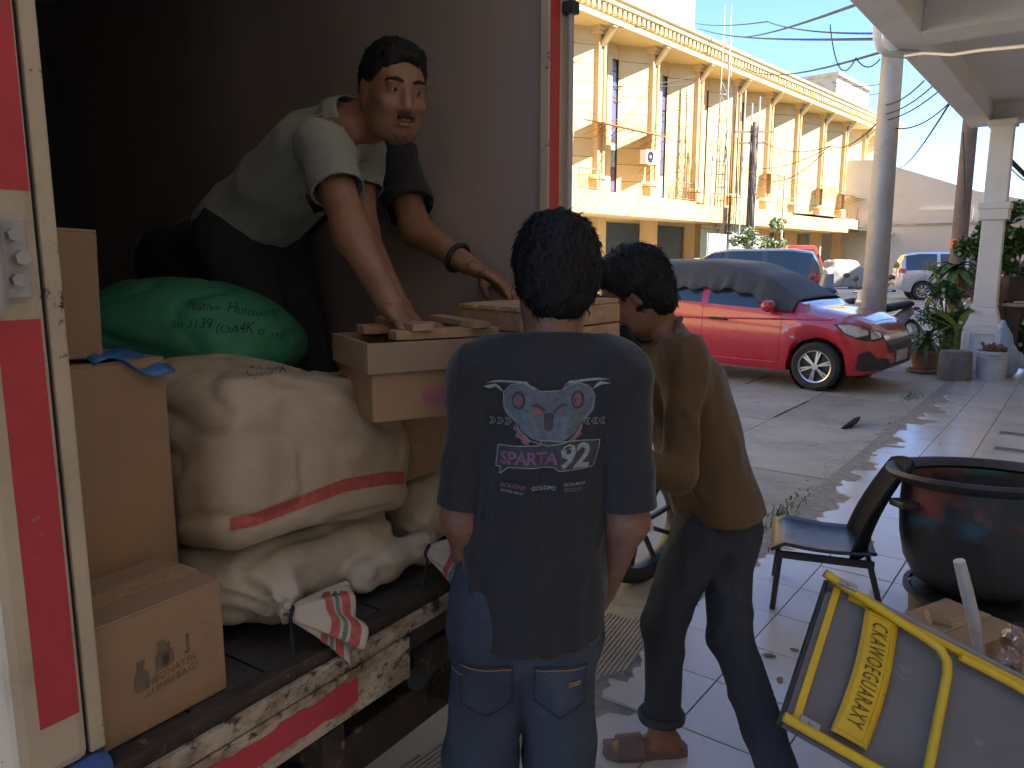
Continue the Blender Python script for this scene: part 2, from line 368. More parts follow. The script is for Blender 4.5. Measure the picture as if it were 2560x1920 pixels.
M_bark = mat('bark', (.14, .095, .06), .85, var=.35, scale=14, bump=.6, bscale=40)
M_terra = mat('terracotta', (.42, .2, .1), .8, var=.2, scale=8, bump=.2)
M_wood = mat('raw_wood', (.46, .29, .16), .7, var=.25, scale=5, stretch=(1, 9, 9), bump=.25, bscale=25, rnd=.12)
M_card = mat('brown_cardboard', (.34, .215, .12), .85, var=.1, scale=3, bump=.12, bscale=70, rnd=.08, dirt=((.2, .115, .06), 2.5, .58, .25, .6))
# ================================================================ ground, street slabs, tiled porch floor
g = MB().box((0, 0, -.35), (900, 900, .5)).build('ground', M_concd); tag(g, kind='structure')
st = MB(); road = st.box(sn(30, -10, -.075), (150, 24, .07), Matrix.Rotation(ROT_D, 3, 'Z')).build('street', M_concd); tag(road, kind='structure')
sl_me = {}
def slab(s0, s1, n0, n1, z=0, ji=.005):
    c = sn((s0+s1)/2, (n0+n1)/2, 0); o = random.Random(int(s0*100+n0*7)); q = MB(); m_ = Matrix.Rotation(ROT_D+o.uniform(-.004, .004), 4, 'Z')
    a, b = (s1-s0)/2-ji, (n1-n0)/2-ji; P = []
    def edge(x0, y0, x1, y1, k):
        for i in range(k):
            t = i/k; j = .0 if i == 0 else .012; P.append((x0+(x1-x0)*t+o.uniform(-j, j), y0+(y1-y0)*t+o.uniform(-j, j)))
    edge(-a, -b, a, -b, 5); edge(a, -b, a, b, 4); edge(a, b, -a, b, 5); edge(-a, b, -a, -b, 4)
    q.prism(P, .07, m_); ob = q.build('concrete_slab', M_conc, road); 
    ob.location = c+V((0, 0, -.082+z+o.uniform(-.004, .004))); ob.rotation_euler = (o.uniform(-.004, .004), o.uniform(-.004, .004), 0)
random.seed(3)
nrow = [-1.33, -2.35, -3.3, -4.6, -6.2, -8.2, -10.4, -13, -16.2, -18.5]
for i in range(len(nrow)-1):
    s = -2.5+(i % 3)*.5
    while s < 44:
        L = random.choice((1.25, 1.6, 1.9))*(1 if i < 4 else 1.6 if i < 6 else 2.4)
        slab(s, s+L, nrow[i+1], nrow[i]); s += L
pf = MB(); pf.box(sn(4.5, .7, -.03), (16.4, 4.1, .05), Matrix.Rotation(ROT_D, 3, 'Z'))
porch = pf.build('porch_floor', M_grout); tag(porch, kind='structure')
TS = .327; tm = MB().box((0, 0, 0), (TS-.005, TS-.005, .012)).mesh('tile')
bm = bmesh.new(); bm.from_mesh(tm); bmesh.ops.bevel(bm, geom=[e for e in bm.edges if all(v.co.z > 0 for v in e.verts)], offset=.0015, segments=1, affect='EDGES'); bm.to_mesh(tm); bm.free(); tm.materials.append(M_tile)
tiles = []; N0 = -1.27
rt = random.Random(11)
pit = [(6.5, .05), (6.85, -.27)]
for j in range(12):
    for i in range(-11, 39):
        c = sn(i*TS, N0+(j+.5)*TS)
        x, y = proj(c); inview = -60 < x < 2640 and 880 < y < 2060
        tiles.append((c, inview, j, i))
vis = sorted([t for t in tiles if t[1]], key=lambda t: (t[0]-V((0, 0, CAMZ))).length)
rest = [t for t in tiles if not t[1]]+vis[290:]
for c, iv, j, i in vis[:290]:
    if j == 0:                                    # the broken row along the street: each tile with its own chipped edge
        pts = [(TS/2-.002, TS/2-.002), (-TS/2+.002, TS/2-.002)]; kk = 13; lev = .09+.07*math.sin(i*.55)+rt.uniform(-.03, .03)
        for q in range(kk+1):                     # a wandering break with a few deeper bites
            lev = min(max(lev+rt.gauss(0, .012)+(rt.choice((-.05, .06)) if rt.random() < .1 else 0), .015), .24)
            xx = -TS/2+.002+(TS-.004)*q/kk; pts.append((xx, -TS/2+lev))
        # local y = -N ; mirror so that the chipped side faces the street
        mb = MB().prism([(x_, -y_) for x_, y_ in pts][::-1], .012, Matrix.Translation((0, 0, -.006)))
        o = mb.build('tile', M_tile, porch)
    else:
        o = bpy.data.objects.new('tile', tm); COL.objects.link(o); o.parent = porch
    o.location = c+V((0, 0, -.0005+rt.uniform(-.001, .001))); o.rotation_euler = (rt.uniform(-.0025, .0025), rt.uniform(-.0025, .0025), ROT_D)
mb = MB(); R3 = Matrix.Rotation(ROT_D, 3, 'Z')
for c, iv, j, i in rest: mb.box(c, (TS-.005, TS-.005, .012), R3)
o = mb.build('tile_field', M_tile, porch, fix=False); tag(o, kind='stuff')
# grooved concrete ramps in front of the tiles
M_ramp = mat('grooved_concrete', (.4, .36, .29), .85, var=.15, scale=5, bump=.4, bscale=60, dirt=((.2, .17, .13), 4, .55, .2, .7))
def ramp(outline, label, dirn, z=-.002, gap=.017):
    th = thing('concrete_ramp', label, 'ramp', (outline[0].x, outline[0].y, 0), 0, 'grooved concrete ramps at the porch edge')
    P = [(p.x, p.y) for p in outline]
    q = MB(); q.prism(P, .06, Matrix.Translation((0, 0, z-.06))); q.build('slab', M_ramp, th)
    d = V((math.cos(dirn), math.sin(dirn), 0)); nn = V((-d.y, d.x, 0)); q = MB()
    def inside(p):
        c = False; n = len(P)
        for i in range(n):
            (x1, y1), (x2, y2) = P[i], P[(i+1) % n]
            if (y1 > p.y) != (y2 > p.y) and p.x < (x2-x1)*(p.y-y1)/(y2-y1)+x1: c = not c
        return c
    ctr = sum(outline, V())/len(outline); k = -60
    while k < 60:
        a = ctr+nn*k*gap; run = None
        for i in range(-70, 71):
            p = a+d*i*.02; ins = inside(p)
            if ins and run is None: run = p.copy()
            if (not ins or i == 70) and run is not None:
                e = a+d*(i-1)*.02
                if (e-run).length > .03: q.bar(run+V((0, 0, z+.002)), e+V((0, 0, z+.002)), gap*.55, .009)
                run = None
        k += 1
    tag(q.build('rib', M_ramp, th), kind='stuff')
O1 = [atz(x, y, 0) for x, y in ((1330, 1560), (1480, 1525), (1605, 1545), (1612, 1620), (1560, 1680), (1480, 1705), (1400, 1700))]
O2 = [atz(x, y, 0) for x, y in ((1010, 1905), (1150, 1830), (1270, 1775), (1300, 1800), (1310, 1960), (1000, 2060), (800, 2060))]
ramp(O1, 'ribbed beige concrete ramp piece with curved edge between the tiles and the motorbike', math.radians(62))
ramp(O2, 'ribbed beige concrete ramp strip on the ground below the truck sill', math.radians(52))
# litter, chips and weeds along the broken edge
rl = random.Random(5); mb = MB()
for i in range(520):
    s = rl.uniform(1.2, 9); n = N0+rl.gauss(-.02, .07); p = sn(s, n, -.008); r = rl.uniform(.004, .016)
    mb.ell(p, (r*rl.uniform(.7, 1.6), r, r*.5), 5, 3, Matrix.Rotation(rl.uniform(0, 6), 3, 'Z'))
M_chip = mat('broken_mortar', (.42, .38, .33), .9, var=.35, scale=15, bump=.4)
o = mb.build('mortar_chips', M_chip); tag(o, 'crumbs of broken mortar and tile along the jagged porch edge', 'rubble', kind='stuff')
mb = MB()
for (s0, n0, cnt, sp) in ((4.3, -1.36, 150, .5), (3.6, -1.33, 60, .2), (9.3, -1.5, 60, .3)):
    for i in range(cnt):
        p = sn(s0+rl.gauss(0, sp*.6), n0+rl.gauss(0, .05), -.012); a = rl.uniform(0, 6.28); h = rl.uniform(.012, .045); d = V((math.cos(a), math.sin(a), 0))
        w_ = d.cross(V((0, 0, 1)))*.004; t = p+d*h*.6+V((0, 0, h)); mb.add([p-w_, p+w_, p+d*h*.3+V((0, 0, h*.7))+w_*.7, t, p+d*h*.3+V((0, 0, h*.7))-w_*.7], [(0, 1, 2, 3, 4)])
o = mb.build('weeds', M_leaf, fix=False); tag(o, 'short green weeds growing at the broken tile edge', 'weeds', kind='stuff')
M_dry = mat('dry_leaf', (.2, .13, .07), .8, var=.4, scale=20, rnd=.2)
LEAF = ['curled brown dry leaf between the brown-shirted man and the yellow table', 'dry leaf on the tile seam near the corner of the yellow table', 'dry leaf on the tiles under the black chair seat', 'dry leaf on the tiles behind the black chair back', 'dry leaf on the tiles between chair leg and yellow table tip', 'dry leaf beside the dark rail of the yellow table', 'dry leaf by the chipped tile edge beyond the chair', 'dry leaf on the open tiles beyond the black pot', 'dry leaf beside the trailing leg of the brown-shirted man', 'dry leaf below the front leg of the black chair']
lf = MB().add([(0, -.02, 0), (.012, -.004, .004), (.009, .014, .001), (0, .024, .004), (-.011, .01, .005), (-.01, -.008, .002)], [(0, 1, 2, 3, 4, 5)]).mesh('leaf_litter'); lf.materials.append(M_dry)
for i, (x, y) in enumerate(((1925, 1640), (1985, 1625), (2075, 1370), (2180, 1355), (2025, 1560), (1950, 1700), (2190, 1210), (2350, 1110), (1895, 1785), (2060, 1500))):
    p = atz(x, y, .007); o = bpy.data.objects.new('dry_leaf', lf); COL.objects.link(o); o.location = p; o.rotation_euler = (rl.uniform(-.2, .2), rl.uniform(-.2, .2), rl.uniform(0, 6)); o.scale = (rl.uniform(.7, 1.5),)*3
    tag(o, LEAF[i], 'leaf', 'dry leaves on the porch tiles')
# two drain openings sunk into the far porch tiles
M_pit = mat('drain_dark', (.12, .11, .11), .6)
for i, (x, y, lb) in enumerate(((2545, 1087, 'rectangular floor drain opening in the porch tiles, the one farther from the black pot'), (2535, 1127, 'rectangular floor drain opening in the porch tiles, the one nearer to the black pot'))):
    c = atz(x, y, .01); th = thing('floor_drain', lb, 'drain', c, ROT_D, world=False)
    q = MB(); q.box((0, 0, 0), (.13, .26, .006)).build('cover', M_pit, th)
    q = MB()
    for a in (-1, 1): q.box((a*.072, 0, 0), (.014, .288, .012)); q.box((0, a*.137, .0005), (.13, .014, .011))
    q.build('rim', M_steel, th)
for i, (x, y) in enumerate(((2140, 1052), (2130, 1062))):
    pass
o = MB().tube([atz(2105, 1072, -.01), atz(2122, 1065, .005), atz(2140, 1050, .03), atz(2148, 1044, .035)], [.012, .03, .028, .012], 7).build('rubber_scrap', M_black, sm=60)
tag(o, 'dark bent rubber scrap lying on the street concrete in front of the red car', 'scrap')
# ================================================================ our side of the street: porch canopy and the tall row behind it
pb = thing('porch_building', 'white porch canopy with beams and panelled columns along the tiled floor', 'building', sn(4, 2, 0))
RD = Matrix.Rotation(ROT_D, 3, 'Z')
CE = -1.57; CEND = 12.6
MB().box(sn(7.2, .47, 3.72), (10.8, 4.08, .34), RD).build('roof_slab', M_wht, pb)
MB().box(sn(7.2, CE+.135, 3.44), (10.8, .27, .28), RD).build('edge_beam', M_wht, pb, bev=.012)
MB().box(sn(CEND-.14, .6, 3.44), (.28, 3.8, .28), RD).build('end_beam', M_wht, pb, bev=.012)
for s in (7.35, 2.2): MB().box(sn(s, .6, 3.42), (.42, 3.8, .26), RD).build('cross_beam', M_wht, pb, bev=.01)
MB().box(sn(7.2, CE-.02, 3.60), (10.9, .045, .09), RD).build('drip_edge', M_wht, pb)
M_roww = mat('shop_wall_paint', (.66, .6, .52), .85, var=.1, scale=2)
row = thing('shop_row', 'tall plain shop row that throws the street into shade', 'building', sn(20, 7, 0))
MB().box(sn(15, 7.6, 6.4), (106, 10, 12.9), RD).build('wall', M_roww, row)
MB().box(sn(15, 7.6, 12.98), (106.4, 10.4, .24), RD).build('parapet', M_wht, row)
for s in range(-20, 60, 5): MB().box(sn(s, 2.55, 1.5), (3.4, .12, 3.), RD).build('shutter', M_steel, row)
def porch_column(s, n, par):
    c = sn(s, n)
    def blk(w0, w1, z0, z1, name, bev=.012):
        q = MB(); v = []
        for w_, z in ((w0, z0), (w1, z1)):
            for a, b in ((-1, -1), (1, -1), (1, 1), (-1, 1)): v.append(c+RD @ V((a*w_/2, b*w_/2, z)))
        q.add(v, [(3, 2, 1, 0), (4, 5, 6, 7)]+[(i, (i+1) % 4, 4+(i+1) % 4, 4+i) for i in range(4)]); return q.build(name, M_wht, par, bev=bev)
    blk(.44, .42, 0, .62, 'pedestal'); blk(.4, .37, .62, .68, 'pedestal_cap'); blk(.36, .27, .68, .86, 'flare', .004); blk(.27, .25, .86, 2.02, 'shaft')
    blk(.34, .34, 2.02, 2.16, 'band'); blk(.37, .37, 2.16, 2.24, 'band_lip'); blk(.27, .26, 2.24, 3.3, 'upper_shaft')
    blk(.33, .33, 3.22, 3.299, 'capital')
    for a in range(4):
        m_ = Matrix.Rotation(ROT_D+a*math.pi/2, 3, 'Z'); q = MB(); f = m_ @ V((0, -.217, 0)); x = m_ @ V((1, 0, 0))
        for e in (-1, 1): q.box(c+f+x*e*.13+V((0, 0, .32)), (.02, .022, .4), m_)
        for z in (.12, .52): q.box(c+f+V((0, 0, z)), (.24, .02, .02), m_)
        q.build('panel_moulding', M_wht, par)
porch_column(12.15, -1.15, pb); porch_column(2.2, 2.1, pb)
# white conduit that turns down from the canopy edge, and the cable that runs under the soffit
p = [at(2192, 60, 6.9), at(2193, 95, 6.9), at(2200, 120, 6.92), at(2216, 132, 6.95), at(2250, 136, 7.0), at(2290, 136, 7.05)]
tag(MB().tube(p, .035, 10).build('conduit', M_wht, sm=50), 'white bent conduit pipe turning under the canopy edge beside the tall grey pole', 'pipe')
p = [at(2262, 140, 6.6), at(2310, 133, 6.3), at(2380, 137, 5.8), at(2450, 126, 5.3), at(2600, 112, 4.6)]
tag(MB().tube(p, .011, 6).build('soffit_cable', M_wht, sm=50), 'thin pale cable sagging below the canopy soffit', 'cable')
# ================================================================ poles
def pole(name, label, cat, base, h, r0, r1, m, bands=(), n=20):
    th = thing(name, label, cat, base); k = 8
    MB().tube([base+V((0, 0, h*i/k-.05)) for i in range(k+1)], [r0+(r1-r0)*i/k for i in range(k+1)], n).build('shaft', m, th, sm=50)
    for z, hh, mm in bands:
        r = r0+(r1-r0)*z/h+.006; MB().lathe([(r-.012, 0), (r, 0), (r, hh), (r-.012, hh)], base+V((0, 0, z)), n).build('band', mm, th, sm=40)
    return th
pole('utility_pole', 'tall smooth grey tapered pole standing behind the bonnet of the red car', 'pole', V((4.93, 10.4, -.01)), 8.2, .165, .1, M_steel, [(2.2, .03, M_steel), (4.6, .05, M_blkp)])
M_rustp = mat('brown_pole', (.2, .15, .12), .75, .1, .25, 5, bump=.3)
M_org = mat('orange_paint', (.65, .16, .07), .6, var=.2)
pl2 = pole('utility_pole', 'dark brown pole with an orange painted band beside the white porch column', 'pole', V((8.1, 14, -.01)), 7.5, .14, .11, M_rustp, [(1.72, .16, M_org), (4.55, .12, M_blkp)])
MB().ell(V((7.93, 13.85, 4.6)), (.09, .09, .1), 10, 6).build('insulator', M_blkp, pl2, sm=60)
# ================================================================ the yellow two-storey building across the street
BD = V((.667, .745, 0)).normalized(); BN = V((BD.y, -BD.x, 0)); BR = math.atan2(BD.y, BD.x)
M_yel = mat('cream_yellow_wall', (.57, .43, .19), .85, var=.06, scale=.9, bump=.15, bscale=12, dirt=((.5, .36, .17), .5, .58, .25, .6))
M_yel2 = mat('pale_cream_panel', (.6, .465, .22), .85, var=.05, scale=.8, dirt=((.52, .39, .18), .6, .58, .25, .6))
M_ora = mat('ochre_column_paint', (.56, .37, .165), .8, var=.1, scale=1.2, dirt=((.5, .3, .14), .9, .58, .2, .7))
M_brn = mat('brown_frame', (.22, .09, .04), .6)
M_gl = [glass('window_dark', (.09, .1, .16), .12), glass('window_green', (.05, .3, .03), .2), glass('window_cyan', (.22, .36, .42), .15), glass('window_violet', (.12, .1, .2), .15)]
M_shut = mat('shutter_bluegrey', (.12, .15, .19), .6, .2, .15, 2); M_shutc = mat('shutter_cyan', (.42, .6, .64), .55, .1, .12, 2)
M_blue = mat('bright_blue_door', (.02, .3, .62), .5, var=.1)
BO = BN*(-19.4)
yb = thing('yellow_building', 'long two-storey cream yellow building with tall ochre columns and toothed cornice', 'building', BO+BD*45, BR, world=False)
X0 = 27.2; BAY = 4.2; NC = 10; X_ = lambda x: x-45
XL, XR = 14.0, 66.2
def bp(mb, name, m, par=yb, **k): return mb.build(name, m, par, **k)
# the same row of houses carries on to the left
lh = thing('shop_house', 'plain cream shop house next to the yellow building', 'building', BO+BD*-12-BN*4, BR, world=False)
MB().box((0, 0, 5.6), (51.6, 7.6, 11.4)).build('wall', M_yel2, lh); MB().box((0, -.5, 11.4), (51.8, 8.8, .3)).build('roof', M_yel, lh); MB().box((0, -4.3, 3.9), (51.4, 1.2, .7)).build('ledge', M_ora, lh)
# main volume behind the bays
bp(MB().box((X_((XL+XR)/2), 5.2, 7.4), (XR-XL, 8, 7.6)), 'wall', M_yel)
bp(MB().box((X_((XL+XR)/2), 6.2, 1.7), (XR-XL, 6, 3.4)), 'ground_wall', M_yel)
# ledge between the storeys
bp(MB().box((X_((XL+XR)/2), .45, 3.88), (XR-XL, 2.1, .84)), 'ledge', M_ora, bev=.02)
bp(MB().box((X_((XL+XR)/2), .1, 3.42), (XR-XL-.2, 1.3, .06)), 'ledge_lip', M_yel)
bp(MB().box((X_((XL+52.6)/2), -1.27, 3.62), (52.6-XL, 1.3, .76)), 'canopy_slab', M_ora, bev=.02)
# soffit and cornice
bp(MB().box((X_((XL+XR)/2), .6, 10.98), (XR-XL, 2.5, .14)), 'soffit', M_yel)
cz = [(-.72, 10.9), (-.72, 11.12), (-.78, 11.16), (-.62, 11.2), (-.62, 11.5), (-.85, 11.56), (-.85, 11.72), (-.95, 11.78), (-.95, 11.9), (1.5, 11.9), (1.5, 10.9)]
mb = MB(); n = len(cz); mb.add([(X_(x), y, z) for x in (XL-.3, XR+.3) for y, z in cz], [tuple(range(n)), tuple(range(2*n-1, n-1, -1))]+[(i, n+i, n+(i+1) % n, (i+1) % n) for i in range(n)])
bp(mb, 'cornice', M_yel2)
dm = MB().box((0, 0, 0), (.17, .2, .26)).mesh('dentil'); dm.materials.append(M_yel2)
x = XL+6.5
while x < XR:
    o = bpy.data.objects.new('dentil', dm); COL.objects.link(o); o.parent = yb; o.location = (X_(x), -.7, 11.36); x += .36
random.seed(21)
for k in range(-3, NC):
    x = X0+BAY*k; xc = X_(x)
    q = MB(); q.box((xc, .2, 7.6), (.5, .42, 6.3)); q.box((xc-.2, .08, 7.6), (.16, .34, 6.28)); q.box((xc+.2, .08, 7.6), (.16, .34, 6.28)); col = bp(q, 'column', M_ora, bev=.015)
    bp(MB().box((xc, .12, 4.55), (.82, .66, .5)), 'plinth', M_ora, col, bev=.02)
    bp(MB().lathe([(.3, 4.8), (.46, 4.86), (.46, 4.95), (.36, 5.0), (.32, 5.06)], (xc, .15, 0), 12), 'column_base', M_yel2, col, sm=50)
    bp(MB().box((xc, .12, 10.68), (.78, .6, .14)).box((xc, .12, 10.83), (.94, .78, .15)), 'capital', M_yel, col)
    bp(MB().bar((xc, -.05, 10.2), (xc, -.66, 10.86), .3, .12), 'bracket', M_yel, col)
    # ground floor pier
    bp(MB().box((xc, .1, 1.7), (.62, .6, 3.4)), 'pier', M_ora, bev=.02)
    if k == NC-1: break
    # bay: two slanting walls and a recessed middle panel with two lancet windows
    x1 = xc+.25; x2 = xc+BAY-.25; m1, m2 = xc+1.0, xc+2.55
    for j in range(9):              # the walls are laid in wide courses that one can count
        z0, z1 = 4.3+j*.74, 4.3+(j+1)*.74-.02
        q = MB(); v = [(m2, .85, z0), (x2, .12, z0), (x2, .12, z1), (m2, .85, z1)]; w_ = [(a+.1, b+.1, c) for a, b, c in v]
        q.add(v+w_, [(0, 1, 2, 3), (7, 6, 5, 4), (0, 4, 5, 1), (3, 2, 6, 7), (1, 5, 6, 2), (0, 3, 7, 4)]); bp(q, 'wall_course', M_yel2 if j % 2 else M_yel)
    q = MB(); v = [(x1, .12, 4.3), (m1, .85, 4.3), (m1, .85, 10.94), (x1, .12, 10.94)]; w_ = [(a-.1, b+.1, c) for a, b, c in v]
    q.add(v+w_, [(0, 1, 2, 3), (7, 6, 5, 4), (0, 4, 5, 1), (3, 2, 6, 7), (1, 5, 6, 2), (0, 3, 7, 4)]); bp(q, 'slanting_wall', M_yel2)
    bp(MB().box(((m1+m2)/2, .93, 10.62), (m2-m1, .14, .7)), 'lintel_panel', M_yel)
    bp(MB().box(((m1+m2)/2, .87, 7.3), (.34, .2, 6.0)), 'mullion_pier', M_yel2)
    if k >= 2: bp(MB().box(((m1+m2)/2, 1.0, 7.3), (m2-m1, .1, 6.0)), 'recess_wall', M_yel2)
    for e, cx in enumerate((xc+1.24, xc+2.3) if k < 2 else ()):
        ww = .5; fr = MB(); H = 9.7
        arch = [(cx-ww/2, 4.45), (cx+ww/2, 4.45), (cx+ww/2, H)]+[(cx+ww/2*math.cos(a), H+.55*math.sin(a)) for a in (.4, .8, 1.2, 1.57, 1.95, 2.35, 2.75)]+[(cx-ww/2, H)]
        bp(MB().prism(arch, .04, Matrix(((1, 0, 0, 0), (0, 0, -1, .985), (0, 1, 0, 0), (0, 0, 0, 1)))), 'window', M_brn)
        wo = bpy.data.objects[-1] if False else None
        zs = [4.55, 5.6, 6.7, 7.6, 8.6, H+.05]
        for j in range(5):
            mm = M_gl[1] if (e == 0 and k in (0, 4)) else M_gl[(0, 3, 2, 0, 3)[(j+k+e) % 5]]
            if e == 0 and k in (0, 4) and j == 0: mm = M_brn
            bp(MB().box((cx, .935, (zs[j]+zs[j+1])/2), (ww-.08, .02, zs[j+1]-zs[j]-.08)), 'pane', mm)
        bp(MB().prism([(cx+(ww/2-.05)*math.cos(a), H+.09+.42*math.sin(a)) for a in (0, .5, 1., 1.57, 2.1, 2.6, 3.14)], .02, Matrix(((1, 0, 0, 0), (0, 0, -1, .945), (0, 1, 0, 0), (0, 0, 0, 1)))), 'pane', M_gl[0])
    # roller shutters under the arcade
    q = MB()
    for j in range(30): q.box((xc+BAY/2, 2.9+(j % 2)*.012, .06+j*.11), (BAY-.5, .03, .105))
    bp(q, 'roller_shutter', [M_shutc, M_shut, M_shut, M_shutc, M_shut, M_shut, M_shut][k % 7] if k < 8 else M_blue)
    bp(MB().box((xc, 2.85, 1.7), (.5, .3, 3.4)), 'shutter_pier', M_ora)
bp(MB().box((X_((XL+XR)/2), 1.9, 3.36), (XR-XL-.3, 2.4, .05)), 'arcade_ceiling', M_yel)
bp(MB().box((X_((XL+XR)/2), 1.4, .0), (XR-XL, 3.4, .16)), 'arcade_floor', M_conc)
# pale blue sign strip and far awnings
bp(MB().box((X_(37.6), -1.5, 3.04), (3.0, .08, .34)), 'sign_board', M_shutc)
M_awn = mat('awning_metal', (.22, .2, .18), .6, .3, .2, 3)
bp(MB().add([(X_(46.5), .2, 4.32), (X_(53.5), .2, 4.32), (X_(53.5), -2.0, 4.12), (X_(46.5), -2.0, 4.12), (X_(46.5), .2, 4.38), (X_(53.5), .2, 4.38), (X_(53.5), -2.0, 4.17), (X_(46.5), -2.0, 4.17)], [(0, 1, 2, 3), (7, 6, 5, 4), (0, 4, 5, 1), (2, 6, 7, 3), (1, 5, 6, 2), (0, 3, 7, 4)]), 'awning', M_awn)
bp(MB().add([(X_(53.8), .2, 3.7), (X_(66), .2, 3.7), (X_(66), -3.0, 3.3), (X_(53.8), -3.0, 3.3), (X_(53.8), .2, 3.76), (X_(66), .2, 3.76), (X_(66), -3.0, 3.36), (X_(53.8), -3.0, 3.36)], [(0, 1, 2, 3), (7, 6, 5, 4), (0, 4, 5, 1), (2, 6, 7, 3), (1, 5, 6, 2), (0, 3, 7, 4)]), 'awning', M_awn)
for x in (54.2, 58, 62, 65.6): bp(MB().cyl((X_(x), -2.8, 0), (X_(x), -2.8, 3.3), .05), 'awning_post', M_steel)
# thin metal awning with rods over the first bays, air conditioner on its brackets
M_rust = mat('rusty_metal', (.3, .17, .09), .8, .2, .3, 4)
for xa, xb_, z in ((26.2, 31.2, 6.9), (43.5, 46.6, 6.2), (51.8, 55, 5.9), (56.2, 59, 5.8)):
    q = MB(); q.add([(X_(xa), .1, z+.25), (X_(xb_), .1, z+.25), (X_(xb_), -1.0, z), (X_(xa), -1.0, z), (X_(xa), .1, z+.28), (X_(xb_), .1, z+.28), (X_(xb_), -1.0, z+.03), (X_(xa), -1.0, z+.03)], [(0, 1, 2, 3), (7, 6, 5, 4), (0, 4, 5, 1), (2, 6, 7, 3), (1, 5, 6, 2), (0, 3, 7, 4)])
    m_ = bp(q, 'window_awning', M_rust if xa < 40 else M_awn)
    q = MB(); nn = int((xb_-xa)/.7)
    for i in range(nn+1):
        xx = X_(xa+(xb_-xa)*i/nn); q.tube([(xx, .1, z-.35), (xx, -1.0, z-.02)], .018, 5); q.tube([(xx, .1, z+.6), (xx, -.9, z+.06)], .014, 5)
    bp(q, 'awning_rod', M_rust, m_)
def ac(x, z):
    th = thing('air_conditioner', 'white outdoor air conditioner unit on a bracket below the rusty awning', 'air conditioner', BO+BD*x+BN*.1+V((0, 0, z)), BR, world=False)
    MB().box((0, -.2, .3), (.95, .34, .62)).build('casing', M_wht, th, bev=.02)
    MB().lathe([(.0, 0), (.23, 0), (.25, .02), (.25, .03)], (-.15, -.372, .3), 20, Matrix.Rotation(math.pi/2, 4, 'X')).build('fan_grille', M_blkp, th, sm=40)
    MB().lathe([(.0, .0), (.06, .01), (.07, 0)], (-.15, -.385, .3), 12, Matrix.Rotation(math.pi/2, 4, 'X')).build('fan_hub', M_wht, th)
    for a in (-.35, .35): MB().bar((a, .1, -.03), (a, -.38, -.03), .04, .04).bar((a, .1, -.4), (a, -.35, -.05), .03, .03).build('bracket', M_rust, th)
ac(30.6, 5.75)
# balcony rails on the ledge
for xa, xb_ in ((25.2, 26.6), (32.2, 34.6), (44.6, 47), (58.4, 60.6)):
    q = MB(); q.tube([(X_(xa), -.45, 5.15), (X_(xb_), -.45, 5.15)], .03, 6); q.tube([(X_(xa), -.45, 4.4), (X_(xb_), -.45, 4.4)], .02, 6); n = int((xb_-xa)/.22)
    for i in range(n+1): q.tube([(X_(xa+(xb_-xa)*i/n), -.45, 4.3), (X_(xa+(xb_-xa)*i/n), -.45, 5.15)], .015 if i % n else .03, 5)
    bp(q, 'balcony_rail', M_rust)
# stained patch on the ledge, white plaque
bp(MB().box((X_(28.9), -.64, 3.95), (.5, .02, .5)), 'worn_plaque', M_brn if False else M_ora)
# roof blocks
wb = thing('roof_block', 'plain white stair tower on the roof of the yellow building', 'roof block', BO+BD*36-BN*7+V((0, 0, 11.2)), BR, world=False)
MB().box((2.3, 0, 3.5), (7.4, 6, 7)).build('wall', M_wht, wb); MB().box((2.3, 0, 7.1), (7.8, 6.4, .2)).build('roof', M_wht, wb)
M_old = mat('stained_concrete', (.42, .38, .32), .9, var=.25, scale=.8, bump=.4, dirt=((.1, .09, .08), .9, .5, .2, .8))
tb = thing('water_tower', 'weathered grey concrete tank room with vent holes on the roof', 'roof block', BO+BD*63-BN*4+V((0, 0, 11.0)), BR, world=False)
MB().box((0, 0, 1.9), (7.2, 4.2, 3.8)).build('wall', M_old, tb); MB().box((0, 0, 3.9), (7.6, 4.6, .24)).build('roof', M_old, tb)
for i in range(2):
    for j in range(2): MB().box((-3.605, -.6+i*.35, 2.5+j*.35), (.03, .24, .24)).build('vent_hole', M_black, tb)
def leafball(mb, c, r, n, size, rg, flat=.8):
    for i in range(n):
        d = V((rg.gauss(0, 1), rg.gauss(0, 1), rg.gauss(0, 1))).normalized()*r*rg.random()**.4; d.z *= flat; p = V(c)+d
        a = V((rg.gauss(0, 1), rg.gauss(0, 1), rg.gauss(0, .6))).normalized(); b = a.orthogonal().normalized(); b.rotate(Matrix.Rotation(rg.uniform(0, 6.28), 3, a)); s = size*rg.uniform(.6, 1.3)
        mb.add([p-a*s, p+b*s*.35, p+a*s, p-b*s*.35], [(0, 1, 2, 3)])
rg = random.Random(2); q = MB(); leafball(q, BO+BD*59.6-BN*1.6+V((0, 0, 12.1)), .6, 160, .13, rg)
o = q.build('roof_weed', M_leaf, fix=False); tag(o, 'small green bush growing on the roof beside the concrete tank room', 'bush')
# roof antennas
for (x, y, h, lb) in ((1722, 80, 1.6, 'thin metal roof antenna frame beside the white stair tower'), (1818, 118, 1.4, 'small white tank stand on the roof edge behind the steel mast')):
    Y = 40; p = at(x, y, Y); q = MB()
    for a in (-.25, .25): q.tube([p+V((a, 0, -h)), p+V((a*.8, 0, .3))], .03, 6)
    q.tube([p+V((-.3, 0, .3)), p+V((.3, 0, .3))], .03, 6); q.tube([p+V((-.3, 0, -.1)), p+V((.3, 0, -.1))], .03, 6)
    o = q.build('roof_antenna', M_steel); tag(o, lb, 'antenna')
